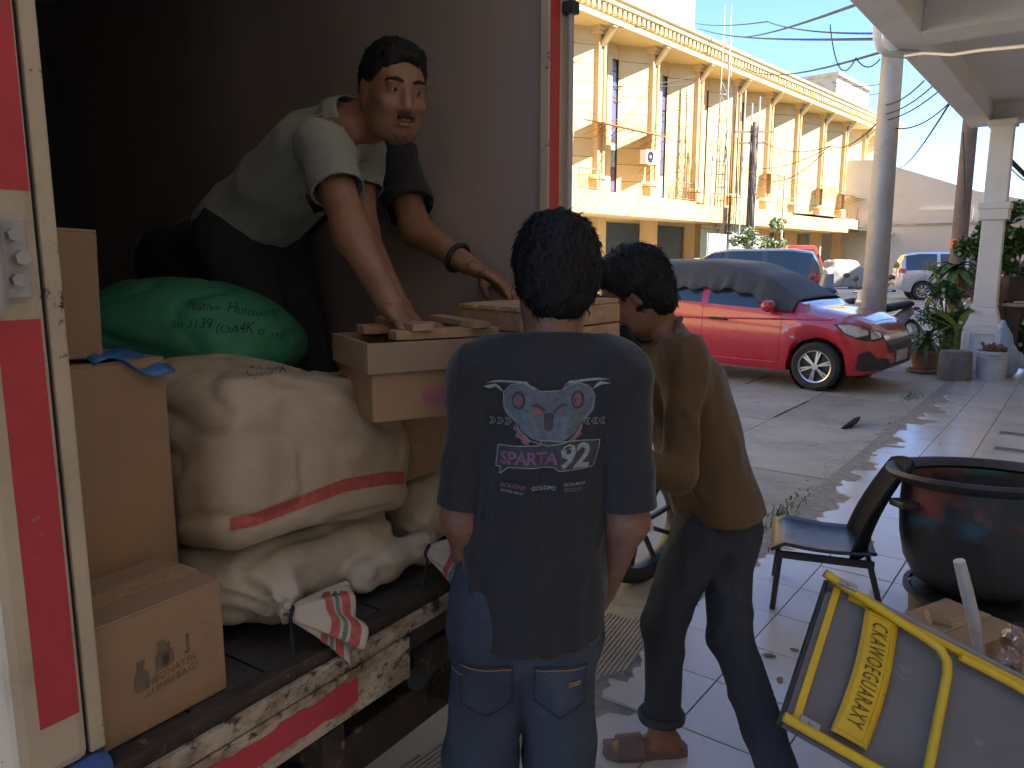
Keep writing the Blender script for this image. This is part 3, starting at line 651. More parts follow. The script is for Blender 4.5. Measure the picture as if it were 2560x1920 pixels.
# ================================================================ end wall, and the far row that closes the street
M_gry = mat('weathered_render', (.62, .55, .46), .9, var=.12, scale=.25, bump=.3, bscale=6, dirt=((.25, .22, .19), .35, .55, .2, .7))
ew = thing('end_building', 'weathered grey blank gable wall at the end of the street', 'building', sn(62, -9, 0), ROT_D)
def quad_wall(pts, th_, name, m, par):
    q = MB(); d = V(th_); v = [V(p) for p in pts]+[V(p)+d for p in pts]; n = len(pts)
    q.add(v, [tuple(range(n)), tuple(range(2*n-1, n-1, -1))]+[(i, (i+1) % n, n+(i+1) % n, n+i) for i in range(n)]); return q.build(name, m, par)
S_E = 60
quad_wall([sn(S_E, -22, -.1), sn(S_E, 3, -.1), sn(S_E, 3, 3.6), sn(S_E, -6.8, 6.0), sn(S_E, -11, 7.6), sn(S_E, -13.5, 8.5), sn(S_E, -22, 8.9)], D2*6, 'wall', M_gry, ew)
MB().box(sn(S_E-.06, -12.5, 3.9), (.1, 19, .14), RD).build('string_course', M_old, ew)
MB().box(sn(S_E-.12, -8.5, 4.4), (.14, 3.2, .9), RD).build('wall_panel', M_gry, ew)
# ================================================================ the small box truck backed up to the porch
M_beige = mat('beige_truck_paint', (.52, .43, .3), .5, var=.1, scale=4, bump=.1, bscale=30, dirt=((.3, .22, .13), 7, .56, .18, .7), worn=((.035, .028, .022), 14, .625, .025, 1))
M_beigew = mat('peeling_sill_paint', (.46, .38, .27), .6, var=.2, scale=6, bump=.5, bscale=40, dirt=((.17, .09, .04), 9, .47, .16, .9), worn=((.05, .032, .02), 26, .54, .07, 1), stretch=(1, 1, 1.6))
M_redt = mat('red_reflective_tape', (.5, .035, .045), .35, var=.12, scale=10, spec=.6, bump=.1, bscale=120, worn=((.3, .22, .14), 17, .67, .02, .9))
M_bluep = mat('blue_truck_paint', (.05, .1, .3), .45, var=.2, scale=6, worn=((.3, .3, .32), 22, .66, .03, .8))
M_rustd = mat('dark_rusty_steel', (.06, .043, .03), .8, .2, .4, 9, bump=.5, bscale=30, worn=((.26, .2, .13), 22, .6, .08, .8))
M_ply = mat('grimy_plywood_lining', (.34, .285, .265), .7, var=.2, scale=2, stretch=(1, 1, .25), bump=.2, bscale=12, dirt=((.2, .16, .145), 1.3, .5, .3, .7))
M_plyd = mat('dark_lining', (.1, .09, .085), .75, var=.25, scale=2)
M_bed = mat('dark_truck_bed', (.05, .045, .04), .7, var=.4, scale=7, bump=.4, bscale=20)
tk = thing('box_truck', 'beige box truck with its rear opening backed up to the porch and red reflective tape', 'truck', tr(.65, 1.5, 0))
R_T = Matrix((T_, B_, V((0, 0, 1)))).transposed()
def tbox(s0, s1, u0, u1, z0, z1, name, m, par=tk, bev=0, sm=0): return MB().box(tr((s0+s1)/2, (u0+u1)/2, (z0+z1)/2), (s1-s0, u1-u0, z1-z0), R_T).build(name, m, par, bev=bev, sm=sm)
FZ = .76; SR = 1.215; H2 = 2.55
for i in range(9):
    a = i*.15-.005; tbox(a+.003, min(a+.147, SR), .001, 2.4, FZ-.035, FZ, 'floor_plank', M_bed)
tbox(-.1, 1.38, .02, 2.42, .56, FZ-.037, 'bed_frame', M_bed)
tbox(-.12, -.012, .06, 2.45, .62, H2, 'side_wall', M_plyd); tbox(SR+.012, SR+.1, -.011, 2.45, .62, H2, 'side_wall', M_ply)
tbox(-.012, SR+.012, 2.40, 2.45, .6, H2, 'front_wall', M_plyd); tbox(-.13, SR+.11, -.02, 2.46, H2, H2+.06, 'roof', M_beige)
# rear frame: left post with jamb strip, tape, hinge
post = tbox(-.125, -.034, -.035, .055, .80, H2, 'door_post', M_beige, bev=.014)
tbox(-.030, -.008, -.03, .05, .80, H2, 'door_jamb', M_beige, post, bev=.004)
tbox(-.033, -.031, -.026, .04, .80, H2, 'door_seal', M_black, post)
tbox(-.092, -.041, -.0368, -.0345, 1.585, 2.5, 'reflective_tape', M_redt, post); tbox(-.094, -.043, -.0368, -.0345, .875, 1.425, 'reflective_tape', M_redt, post)
hg = tbox(-.13, -.052, -.043, -.0352, 1.452, 1.552, 'hinge_plate', M_steel, bev=.002)
for z in (1.475, 1.53): MB().cyl(tr(-.07, -.0435, z), tr(-.07, -.053, z), .008, n=6).build('bolt', M_steel, hg)
MB().cyl(tr(-.063, -.0435, 1.502), tr(-.063, -.0545, 1.502), .0095, n=6).build('bolt', M_steel, hg)
MB().cyl(tr(-.1, -.058, 1.44), tr(-.1, -.058, 1.565), .013, n=12).build('hinge_barrel', M_steel, hg, sm=40)
tbox(-.13, -.085, -.062, -.05, 1.465, 1.54, 'hinge_strap', M_steel, hg, bev=.003)
tbox(-.14, -.004, -.05, .06, .42, .797, 'corner_guard', M_bluep, bev=.02)
br = tbox(-.115, -.045, -.075, -.052, .70, .735, 'bumper_bracket', M_steel, bev=.004)
MB().cyl(tr(-.07, -.0755, .718), tr(-.07, -.086, .718), .009, n=6).build('bolt', M_steel, br)
MB().tube([tr(-.3, -.1, .76), tr(-.16, -.085, .728), tr(-.1, -.08, .72)], .006, 8).build('stay_rod', M_steel, br, sm=40)
# sill: worn top lip, beige board with red tape, bare rusty end
tbox(-.1, 1.40, -.035, .0, FZ-.028, FZ+.004, 'sill_lip', M_rustd, bev=.006)
tbox(-.1, 1.40, -.05, -.037, FZ-.055, FZ-.02, 'sill_angle', M_beigew, bev=.003)
brd = tbox(.0, .63, -.052, -.02, FZ-.155, FZ-.058, 'sill_board', M_beigew, bev=.004)
def ragged(s0, s1, z0, z1, u, name, m, par, seed=1, amp=.008):
    r = random.Random(seed); n = 26; top = [(s0+(s1-s0)*i/n, z1+r.uniform(-amp, amp*.3)) for i in range(n+1)]; bot = [(s0+(s1-s0)*i/n, z0+r.uniform(-amp*.4, amp*.4)) for i in range(n, -1, -1)]
    q = MB(); P = top+bot; q.add([tr(a, u, b) for a, b in P]+[tr(a, u+.002, b) for a, b in P], [tuple(range(len(P)))]+[(i, (i+1) % len(P), len(P)+(i+1) % len(P), len(P)+i) for i in range(len(P))]); return q.build(name, m, par)
ragged(.03, .47, FZ-.128, FZ-.075, -.0545, 'reflective_tape', M_redt, brd, 4)
tbox(.64, 1.40, -.045, .01, FZ-.10, FZ-.058, 'sill_channel', M_rustd, bev=.004)
tbox(.72, 1.35, -.03, .03, FZ-.2, FZ-.125, 'sill_channel', M_rustd, bev=.004)
for s in (.1, .45, .86, 1.2): tbox(s-.03, s+.03, .0, .25, .42, .557, 'frame_bracket', M_rustd)
tbox(.35, 1.36, .06, .12, .36, .47, 'bumper_bar', M_rustd, bev=.008)
for s in (.3, 1.0): tbox(s-.04, s+.04, .1, 3.9, .44, .555, 'chassis_rail', M_rustd)
MB().cyl(tr(.75, .02, .55), tr(.75, .09, .55), .055, n=20).build('tail_lamp', M_blkp, tk, sm=40)
for s, u in ((-.02, 1.0), (1.3, 1.0), (-.02, 3.6), (1.3, 3.6)):
    ty = MB().lathe([(.17, -.09), (.27, -.095), (.3, -.07), (.3, .07), (.27, .095), (.17, .09)], tr(s, u, .3), 28, R_T.to_4x4() @ Matrix.Rotation(math.pi/2, 4, 'Y')).build('wheel', M_black, tk, sm=40)
    MB().lathe([(.0, -.05), (.17, -.06), (.17, .06), (0, .05)], tr(s, u, .3), 20, R_T.to_4x4() @ Matrix.Rotation(math.pi/2, 4, 'Y')).build('rim', M_steel, ty)
tbox(-.08, 1.36, 2.5, 3.9, .5, 1.95, 'cab', M_beige, bev=.09, sm=40)
tbox(.0, 1.28, 3.45, 3.915, 1.25, 1.78, 'windscreen', glass('truck_glass'), bev=.02)
# right post
rp = tbox(SR, SR+.105, -.04, -.012, .70, H2, 'door_post', M_beige, bev=.004)
tbox(SR+.004, SR+.05, -.0418, -.0395, 1.3, 2.5, 'reflective_tape', M_redt, rp)
MB().cyl(tr(SR+.075, -.058, .8), tr(SR+.075, -.058, 2.5), .009, n=10).build('lock_rod', M_steel, rp, sm=40)
for z in (2.12, 1.5): tbox(SR+.058, SR+.092, -.075, -.041, z, z+.03, 'rod_guide', M_blkp, rp, bev=.004)
# ================================================================ cargo
def on_u(x, y, u):
    """the point seen at (x, y) on the plane u metres inside the truck's rear opening"""
    d = at(x, y, 1.)-V((0, 0, CAMZ)); o = V((0, 0, CAMZ)); t = (u-(o-P0).dot(B_))/d.dot(B_); return o+d*t
M_tape = mat('clear_brown_tape', (.42, .28, .15), .25, var=.06, spec=.6)
M_ink = mat('grey_box_print', (.17, .12, .08), .8, var=.2, scale=60)
def carton(c, d, M, label, name='carton', m=M_card, group='brown cartons in the truck'):
    th = thing(name, label, 'box', c-V((0, 0, d[2]/2)), 0, group); M3 = M.to_3x3()
    MB().box(c, (d[0], d[1], d[2]-.004), M3).build('body', m, th, bev=.004)
    q = MB()
    for e in (-1, 1): q.box(c+M3 @ V((0, e*(d[1]/4), d[2]/2)), (d[0]-.002, d[1]/2-.003, .004), M3)
    q.build('flap', m, th)
    q = MB(); q.box(c+M3 @ V((0, 0, d[2]/2+.0026)), (d[0]+.003, .05, .0012), M3); q.box(c+M3 @ V((-d[0]/2-.001, 0, d[2]/2-.03)), (.0012, .05, .065), M3); q.build('packing_tape', M_tape, th)
    return th
RT4 = R_T.to_4x4()
def tcart(s0, s1, u0, u1, z0, z1, label, rot=(0, 0, 0), name='carton', m=M_card):
    from mathutils import Euler
    return carton(tr((s0+s1)/2, (u0+u1)/2, (z0+z1)/2), (s1-s0, u1-u0, z1-z0), RT4 @ Euler(rot).to_matrix().to_4x4(), label, name, m)
cb = tcart(.006, .222, .008, .19, FZ+.001, .962, 'small brown carton with faint grey printed bottles at the sill beside the truck post')
# faint print on its front: two bottles, a stroke and two lines of lettering
def flat_on_front(polys, mtx, u, m, par, name):
    me = fill_mesh(name, polys, .05)
    for v in me.vertices: v.co = tr(mtx[0]+v.co.x, u, mtx[1]+v.co.y)
    return link(name, me, m, par)
def bottle(cx, cy, k): return [(cx+x*k, cy+y*k) for x, y in ((-.014, -.03), (.014, -.03), (.016, -.012), (.014, .004), (.006, .014), (.006, .024), (.009, .026), (.009, .032), (-.009, .032), (-.009, .026), (-.006, .024), (-.006, .014), (-.014, .004), (-.016, -.012))]
flat_on_front([bottle(.066, .098, .8), bottle(.102, .118, .75), bottle(.112, .116, .62), [(.139, .105), (.147, .1), (.15, .108), (.15, .135), (.145, .135), (.145, .11)]], (.006, .76), .0065, M_ink, cb, 'box_print')
tm_ = text_mesh('NEONATAL\nLUMEI BAGS', .017); 
for v in tm_.vertices: v.co = tr(.078+v.co.x, .0065, .836+v.co.y+v.co.x*.12)
link('box_lettering', tm_, M_ink, cb)
tcart(.0, .268, .2, .62, FZ+.001, 1.325, 'large tall brown carton standing behind the small printed carton')
tcart(-.005, .165, .215, .5, 1.335, 1.55, 'upright brown carton tilted on top of the tall carton', rot=(0, .035, .06))
tcart(.0, .16, .56, .9, 1.33, 1.6, 'brown carton mostly hidden behind the tilted carton on the stack')
q = MB(); rb = random.Random(8)
q.grid(lambda a, b: tr(.14+.13*a, .2+.07*b-.03*a, 1.345+.012*math.sin(7*a+3*b)-(.05*max(a-.4, 0))-.02*(1-b)), 10, 6)
o = solid(q.build('tape_scrap', mat('blue_plastic_tape', (.04, .14, .32), .35, var=.3, scale=20), sm=60), .002); tag(o, 'crumpled blue tape scrap on the top edge of the tall carton', 'tape')
# ---- sacks
M_pp = weave(mat('woven_cream_sack', (.46, .37, .265), .75, var=.16, scale=5, bump=.3, bscale=14, spec=.35, dirt=((.3, .22, .14), 4, .55, .25, .6)), 420, .12)
M_ppw = weave(mat('woven_white_sack', (.5, .44, .35), .7, var=.12, scale=6, bump=.3, bscale=14, spec=.35), 420, .12)
M_ppg = weave(mat('woven_green_sack', (.045, .25, .14), .6, var=.18, scale=5, bump=.3, bscale=14, spec=.4), 420, .12)
folds(M_pp, 7, .55, (1, 1, 1), .03); folds(M_ppw, 8, .6, (1, 1, 1), .03); folds(M_ppg, 7, .5, (1, 1, 1), .03)
M_str = mat('red_sack_stripe', (.42, .09, .07), .7, var=.35, scale=70)
M_strg = mat('green_sack_stripe', (.1, .18, .1), .7, var=.35, scale=70)
M_pen = mat('marker_ink', (.012, .014, .013), .7)
def fold(p, f, a): return noise.noise(V((p.x*f, p.y*f, p.z*f*.5)))*a
def sack(prims, label, m, h=.011, folds=(), lump=.012, name='sack'):
    s_ = SDF()
    for fn in prims: fn(s_)
    me = np_mesh('sack', [s_.mesh(h, 2)])
    def dsp(p, n):
        a = lump*noise.noise(p*6)+lump*.5*noise.noise(p*15)
        for (c, ax, fr, am, rad) in folds:          # gathers that radiate from a tie point
            q_ = p-c; d_ = q_.length; t_ = q_-ax*q_.dot(ax); ang = math.atan2(t_.dot(ax.orthogonal().normalized()), t_.dot(ax.cross(ax.orthogonal().normalized())))
            a += am*math.exp(-d_/rad)*math.sin(ang*fr+4*noise.noise(p*9))
        rd = 1-abs(noise.noise(V((p.x*4+3, p.y*4, p.z*9))))
        a -= .010*max(rd-.86, 0)/.14*max(lump/.012, .5)
        return a
    displace(me, dsp); smooth(me, 0)
    c = sum((v.co for v in me.vertices), V())/len(me.vertices); zb = min(v.co.z for v in me.vertices)
    th = thing(name, label, 'sack', (c.x, c.y, zb), 0, 'woven sacks in the truck'); o = link('body', me, m, th); return th, me
def tri(s0, s1, u0, u1, z0, z1, r, k=.03, rot=None):
    M_ = RT4 @ rot if rot else RT4
    return lambda S: S.rbox(tr((s0+s1)/2, (u0+u1)/2, (z0+z1)/2), ((s1-s0)/2, (u1-u0)/2, (z1-z0)/2), r, k, M_)
def band(me, pts, wdt, u_off, m, par, name='stripe', d=None, off=.003):
    """strip laid on a sack: pts picture positions projected along the view on the sack itself"""
    bv = bvh_of(me); o3 = V((0, 0, CAMZ)); q = MB(); rows = []
    n = 60
    for i in range(n+1):
        t = i/n*(len(pts)-1); k = min(int(t), len(pts)-2); f = t-k; row = []
        x = pts[k][0]*(1-f)+pts[k+1][0]*f; y = pts[k][1]*(1-f)+pts[k+1][1]*f
        for w_ in (-1, -.5, 0, .5, 1):
            dd = (at(x, y+w_*wdt/2, 1.)-o3).normalized(); h = bv.ray_cast(o3, dd); row.append(h[0]-dd*off if h[0] is not None else None)
        rows.append(row)
    for i in range(n):
        for j in range(4):
            c = [rows[i][j], rows[i+1][j], rows[i+1][j+1], rows[i][j+1]]
            if all(p is not None for p in c) and max((c[0]-c[2]).length, (c[1]-c[3]).length) < .06: q.add(c, [(0, 1, 2, 3)])
    bm_ = q.mesh(name); bm = bmesh.new(); bm.from_mesh(bm_); bmesh.ops.remove_doubles(bm, verts=bm.verts, dist=1e-5); bmesh.ops.recalc_face_normals(bm, faces=bm.faces); bm.to_mesh(bm_); bm.free(); smooth(bm_, 0)
    return link(name, bm_, m, par)
tilt = Matrix.Rotation(math.radians(-7), 4, 'X') @ Matrix.Rotation(math.radians(6), 4, 'Y')
th, me = sack([tri(.30, .81, .07, .80, .895, 1.225, .06, rot=tilt), lambda S: S.ell(tr(.52, .42, 1.16), (.22, .3, .13), .05, RT4)], 'big square cream sack with a red woven stripe lying on the other sacks', M_pp)
band(me, [(575, 1312), (640, 1298), (760, 1252), (860, 1214), (960, 1196), (1060, 1194)], 32, 0, M_str, th)
big_me = me
def scrawl(lines, me, org, size, m, par, name='handwriting', skew=0, seed=1, slope=0):
    """handwriting: text laid on the cloth along the view, org = picture position of its left end"""
    bv = bvh_of(me); o3 = V((0, 0, CAMZ)); r = random.Random(seed)
    for i, s_ in enumerate(lines):
        t = text_mesh(s_, size, .25, -.012*size, .95); x0, y0 = org[i]; bad = set()
        for v in t.vertices:
            xx, yy = v.co.x, v.co.y; px = x0+xx; py = y0-yy*(1+.25*math.sin(xx*.06+i*2))+slope*xx+3*math.sin(xx*.05+i)
            dd = (at(px, py, 1.)-o3).normalized(); h = bv.ray_cast(o3, dd)
            if h[0] is None: bad.add(v.index)
            else: v.co = h[0]-dd*.002
        if bad:
            bm = bmesh.new(); bm.from_mesh(t); bm.verts.ensure_lookup_table(); bmesh.ops.delete(bm, geom=[bm.verts[j] for j in bad], context='VERTS'); bm.to_mesh(t); bm.free()
        link(name, t, m, par)
scrawl(['C.JUBEN'], me, [(612, 938)], 30, M_pen, th, slope=-.03)
# lower tied sack with its flared neck
def neck(tie, ax, label, L=.11, seed=1, tilt=0, sub=None):
    """gathered mouth of a sack beyond the tie: a ruffled open cone"""
    ax = V(ax).normalized(); u = ax.orthogonal().normalized(); v = ax.cross(u); r = random.Random(seed); nu, nv = 56, 12; ph = r.uniform(0, 6)
    def f(a, b):
        an = a*2*math.pi; rr = .012+.052*b**.75; ruf = 1+.3*b*math.sin(an*5+ph+b)+.16*b*math.sin(an*9+2*ph)
        return V(tie)+ax*(L*b*(1+.1*math.sin(an*3+ph)))+(u*math.cos(an)*rr*ruf+v*math.sin(an)*rr*ruf*.62)-V((0, 0, .02*b*b))
    q = MB(); q.grid(f, nu, nv); o = q.build('sack_mouth', M_ppw, sub, sm=80); solid(o, .0015)
    for b0, b1, m in ((.5, .62, M_str), (.66, .72, M_strg), (.76, .9, M_str)):
        q = MB(); q.grid(lambda a, b: f(.02+a*.62, b0+(b1-b0)*b)+(f(.02+a*.62, b0+.05)-(V(tie)+ax*L*b0)).normalized()*.0022, 40, 3); q.build('mouth_stripe', m, o, sm=80, fix=False)
    q = MB(); q.tube([V(tie)+(u*math.cos(i*.5)+v*math.sin(i*.5)*.8)*.0145+ax*.003*math.sin(i) for i in range(14)], .0035, 6); q.tube([V(tie)+V((0, 0, -.012)), V(tie)-u*.02+V((0, 0, -.03)), V(tie)-u*.045-V((0, 0, .04))], .0025, 5); q.build('tie_cord', M_black, sub)
tie1 = tr(.36, .01, .845); ax1 = (T_*.9-B_*.35-V((0, 0, .25))).normalized()
th, me = sack([tri(.285, .80, .10, .8, .763, .93, .08), lambda S: S.rc(tr(.42, .14, .85), tie1, .075, .012, .05), lambda S: S.ell(tr(.70, .07, .82), (.07, .05, .05), .03, RT4), lambda S: S.ell(tr(.79, .06, .82), (.05, .045, .05), .02, RT4), lambda S: S.ell(tr(.62, .07, .815), (.04, .04, .035), .02, RT4)],
    'lower cream sack tied with black cord, its mouth flaring over the truck bed', M_ppw, folds=[(tie1, (ax1-T_*.5).normalized(), 13, .016, .1)])
neck(tie1+ax1*.005, ax1, '', .125, 3, 0, th)
tie2 = tr(.755, .0, .84); ax2 = (T_*.45-B_*.9-V((0, 0, .12))).normalized()
th, me = sack([tri(.83, 1.2, .09, .8, .763, .95, .08), lambda S: S.rc(tr(.9, .16, .85), tie2, .06, .012, .05)], 'cream sack with frayed red striped mouth poking out beside the black T-shirt man', M_ppw, folds=[(tie2, ax2, 11, .012, .09)])
neck(tie2, ax2, '', .1, 9, 0, th)
q = MB()
for i in range(14):
    a = random.uniform(0, 6); p = tie2+ax2*.09+V((math.cos(a)*.03, 0, .02+math.sin(a)*.01)); q.tube(bez(p, p+V((random.uniform(-.02, .02), 0, .02)), p+V((random.uniform(-.03, .03), 0, .04)), p+V((random.uniform(-.04, .04), random.uniform(-.02, .02), .03)), 6), .0008, 3)
q.build('frayed_thread', M_ppw, th)
# green sack on top
gt = Matrix.Rotation(math.radians(-10), 4, 'Y') @ Matrix.Rotation(math.radians(6), 4, 'X')
gc = at(492, 815, 1.98)
def gbody(S):
    R_ = RT4 @ Matrix.Rotation(math.radians(-62), 4, 'Z') @ Matrix.Rotation(math.radians(9), 4, 'Y')
    S.ell(gc, (.27, .2, .125), .03, R_); S.rbox(gc-V((0, 0, .035)), (.235, .2, .05), .05, .08, R_)
th, me = sack([gbody], 'plump green woven sack with black handwriting resting on the big cream sack', M_ppg, h=.009, lump=.009)
band(me, [(300, 884), (400, 888), (520, 893), (620, 894), (705, 893)], 4, 0, M_pen if False else M_ppg, th, 'seam', off=.006)
scrawl(['festive  Hunsukng', 'au 3139 (OA4K d  rul'], me, [(468, 770), (425, 815)], 34, M_pen, th, slope=.10)
# ---- crates at the sill
M_card2 = mat('dull_cardboard', (.3, .21, .135), .85, var=.14, scale=5, bump=.15, bscale=50)
def board(c, d, M3, name, m, par): return MB().box(c, d, M3).build(name, m, par, bev=.002)
tcart(.80, 1.19, .13, .5, .96, 1.165, 'brown carton on the end sack below the cardboard crate')
ca = thing('crate', 'cardboard crate with a wooden lid frame that the man in the truck leans on', 'crate', V((-.2, 1.7, 1.17)))
cx_ = V((.88, .47, 0)).normalized(); cy_ = V((-cx_.y, cx_.x, 0)); RA = Matrix((cx_, cy_, V((0, 0, 1)))).transposed(); CA = V((-.292, 1.505, 0)); LA, DA, z0, z1 = .285, .24, 1.172, 1.335
def abox(x0, x1, y0, y1, za, zb, name, m, bev=.002): return MB().box(CA+cx_*(x0+x1)/2+cy_*(y0+y1)/2+V((0, 0, (za+zb)/2)), (x1-x0, y1-y0, zb-za), RA).build(name, m, ca, bev=bev)
for a in ((.012, LA, .0, .006), (.012, LA, DA-.006, DA), (.012, .018, .007, DA-.007), (LA-.006, LA, .007, DA-.007)): abox(*a, z0, z1-.012, 'side', M_card)
abox(.019, LA-.007, .007, DA-.007, z0, z0+.008, 'bottom', M_card)
abox(0, LA+.01, -.011, -.001, z1-.062, z1, 'rim_board', M_card2); abox(0, .01, 0, DA+.01, z1-.062, z1, 'rim_board', M_card2); abox(.012, LA+.01, DA+.001, DA+.011, z1-.06, z1, 'rim_board', M_card2); abox(LA+.001, LA+.01, .0, DA, z1-.06, z1, 'rim_board', M_card2)
abox(.07, LA+.02, .012, .062, z1+.001, z1+.02, 'lid_board', M_wood); abox(.05, LA+.02, DA-.07, DA-.015, z1+.001, z1+.02, 'lid_board', M_wood)
abox(.1, .145, -.004, DA+.004, z1+.0205, z1+.034, 'lid_batten', M_wood); abox(LA-.05, LA-.01, -.004, DA+.004, z1+.0205, z1+.034, 'lid_batten', M_wood)
me_ = fill_mesh('box_print', [[(.12, 1.2), (.2, 1.2), (.2, 1.235), (.12, 1.235)]], .05)
for v in me_.vertices: v.co = CA+cx_*v.co.x-cy_*.0012+V((0, 0, v.co.y))
link('box_print', me_, mat('faded_pink_print', (.36, .13, .16), .8, var=.3, scale=30), ca)
# slatted wooden crate held outside the opening
xa, xb = V((.0, 1.735, 0)), V((.25, 1.945, 0)); ex = (xb-xa).normalized(); ey = V((-ex.y, ex.x, 0)); RC = Matrix((ex, ey, V((0, 0, 1)))).transposed() @ Matrix.Rotation(-.03, 3, 'Y'); cc = (xa+xb)/2+ey*.085+V((0, 0, 1.315))
cw = thing('wooden_crate', 'raw slatted wooden crate carried between the two standing men', 'crate', cc-V((0, 0, .07)))
LX, LY, LZ = (xb-xa).length, .24, .145
for i in range(3):
    z = -LZ/2+.024+i*.049
    for e in (-1, 1): board(cc+RC @ V((0, e*(LY/2-.006), z)), (LX, .012, .045), RC, 'slat', M_wood, cw)
    for e in (-1, 1): board(cc+RC @ V((e*(LX/2-.007), 0, z)), (.012, LY-.026, .045), RC, 'end_slat', M_wood, cw)
for a in (-1, 1):
    for b in (-1, 1): board(cc+RC @ V((a*(LX/2-.03), b*(LY/2-.0245), -.001)), (.03, .022, LZ), RC, 'corner_post', M_wood, cw)
for i in range(4): board(cc+RC @ V((0, -LY/2+.035+i*.057, -LZ/2-.004)), (LX, .05, .01), RC, 'bottom_board', M_wood, cw)
for i in range(3): board(cc+RC @ V((0, -LY/2+.04+i*.08, LZ/2+.006)), (LX+.01, .062, .011), RC, 'top_board', M_wood, cw)
# ================================================================ people
M_skin = mat('brown_skin', (.26, .13, .075), .5, var=.22, scale=14, bump=.2, bscale=90, sub=.12)
M_skin2 = mat('dark_brown_skin', (.23, .11, .062), .5, var=.2, scale=14, bump=.2, bscale=90, sub=.12)
M_hair = mat('black_hair', (.013, .011, .01), .62, var=.4, scale=60, stretch=(1, 1, .2), bump=.35, bscale=180, spec=.22)
M_eye = mat('eye_white', (.38, .34, .3), .2, var=.02); M_iris = mat('eye_dark', (.02, .012, .008), .1, var=.02); M_lip = mat('lip', (.26, .1, .08), .45)
M_tee = mat('black_cotton_tee', (.024, .024, .025), .9, var=.22, scale=9, bump=.25, bscale=220, sheen=.25)
M_jean = weave(mat('blue_denim', (.042, .055, .078), .85, var=.3, scale=4, bump=.3, bscale=140, dirt=((.1, .125, .16), 3.2, .55, .2, .7)), 260, .3)
M_jeand = weave(mat('dark_denim', (.034, .04, .052), .85, var=.3, scale=4, bump=.3, bscale=140), 260, .3)
M_brown = mat('olive_brown_shirt', (.12, .068, .026), .9, var=.12, scale=6, bump=.3, bscale=200, sheen=.2)
M_polo = mat('pale_grey_green_polo', (.25, .265, .225), .9, var=.08, scale=8, bump=.3, bscale=220, sheen=.2)
folds(M_tee, 8, .55, (1, 1, .3), .025); folds(M_polo, 9, .5, (1, 1, .7), .025); folds(M_brown, 8, .55, (1, 1, .5), .025); folds(M_jean, 9, .5, (1, 1, .6), .02); folds(M_jeand, 9, .5, (1, 1, .6), .02)
M_drk = mat('dark_trousers', (.02, .02, .024), .9, var=.2, scale=8)
M_sand = mat('taupe_rubber_sandal', (.16, .105, .09), .7, var=.12, scale=20, bump=.3, bscale=120)
M_wht2 = mat('white_print', (.6, .6, .58), .6, var=.15, scale=60)
def basis(fwd, up):
    f = V(fwd).normalized(); u = V(up); r = f.cross(u).normalized(); u = r.cross(f); return Matrix((r, f, u)).transposed()   # columns: right, forward, up
def head_sdf(S, c, M, k=1.):
    """a head of about 0.23 m: c = centre, M columns right/forward/up"""
    P = lambda x, y, z: V(c)+M @ (V((x, y, z))*k); R_ = lambda *r: tuple(a*k for a in r)
    S.ell(P(0, -.012, .03), R_(.076, .098, .088), .02, M)            # skull
    S.ell(P(0, .03, -.03), R_(.06, .066, .078), .03, M)              # face
    S.ell(P(0, .052, -.088), R_(.034, .034, .028), .03, M)           # chin
    for s in (-1, 1):
        S.ell(P(s*.04, .012, -.065), R_(.022, .045, .04), .03, M)    # jaw
        S.ell(P(s*.04, .068, -.022), R_(.022, .02, .018), .018, M)   # cheek bone
        S.ell(P(s*.03, .094, .012), R_(.019, .012, .011), .012, M, -1)    # eye socket
        S.ell(P(s*.03, .081, .0105), R_(.0145, .0125, .0105), .004, M)   # lid / eyeball
        S.ell(P(s*.03, .086, .028), R_(.024, .01, .007), .01, M)     # brow
        S.ell(P(s*.077, -.01, -.004), R_(.009, .02, .032), .006, M)  # ear
        S.ell(P(s*.083, -.004, -.002), R_(.006, .01, .018), .004, M, -1)
        S.ell(P(s*.0125, .1, -.034), R_(.009, .01, .008), .006, M)   # nostril wing
    S.rc(P(0, .09, .02), P(0, .113, -.026), .0085*k, .0125*k, .012)  # nose
    S.ell(P(0, .092, -.055), R_(.022, .012, .006), .006, M); S.ell(P(0, .09, -.066), R_(.019, .012, .0065), .006, M)   # lips
    S.ell(P(0, .104, -.0605), R_(.019, .008, .0014), .002, M, -1)
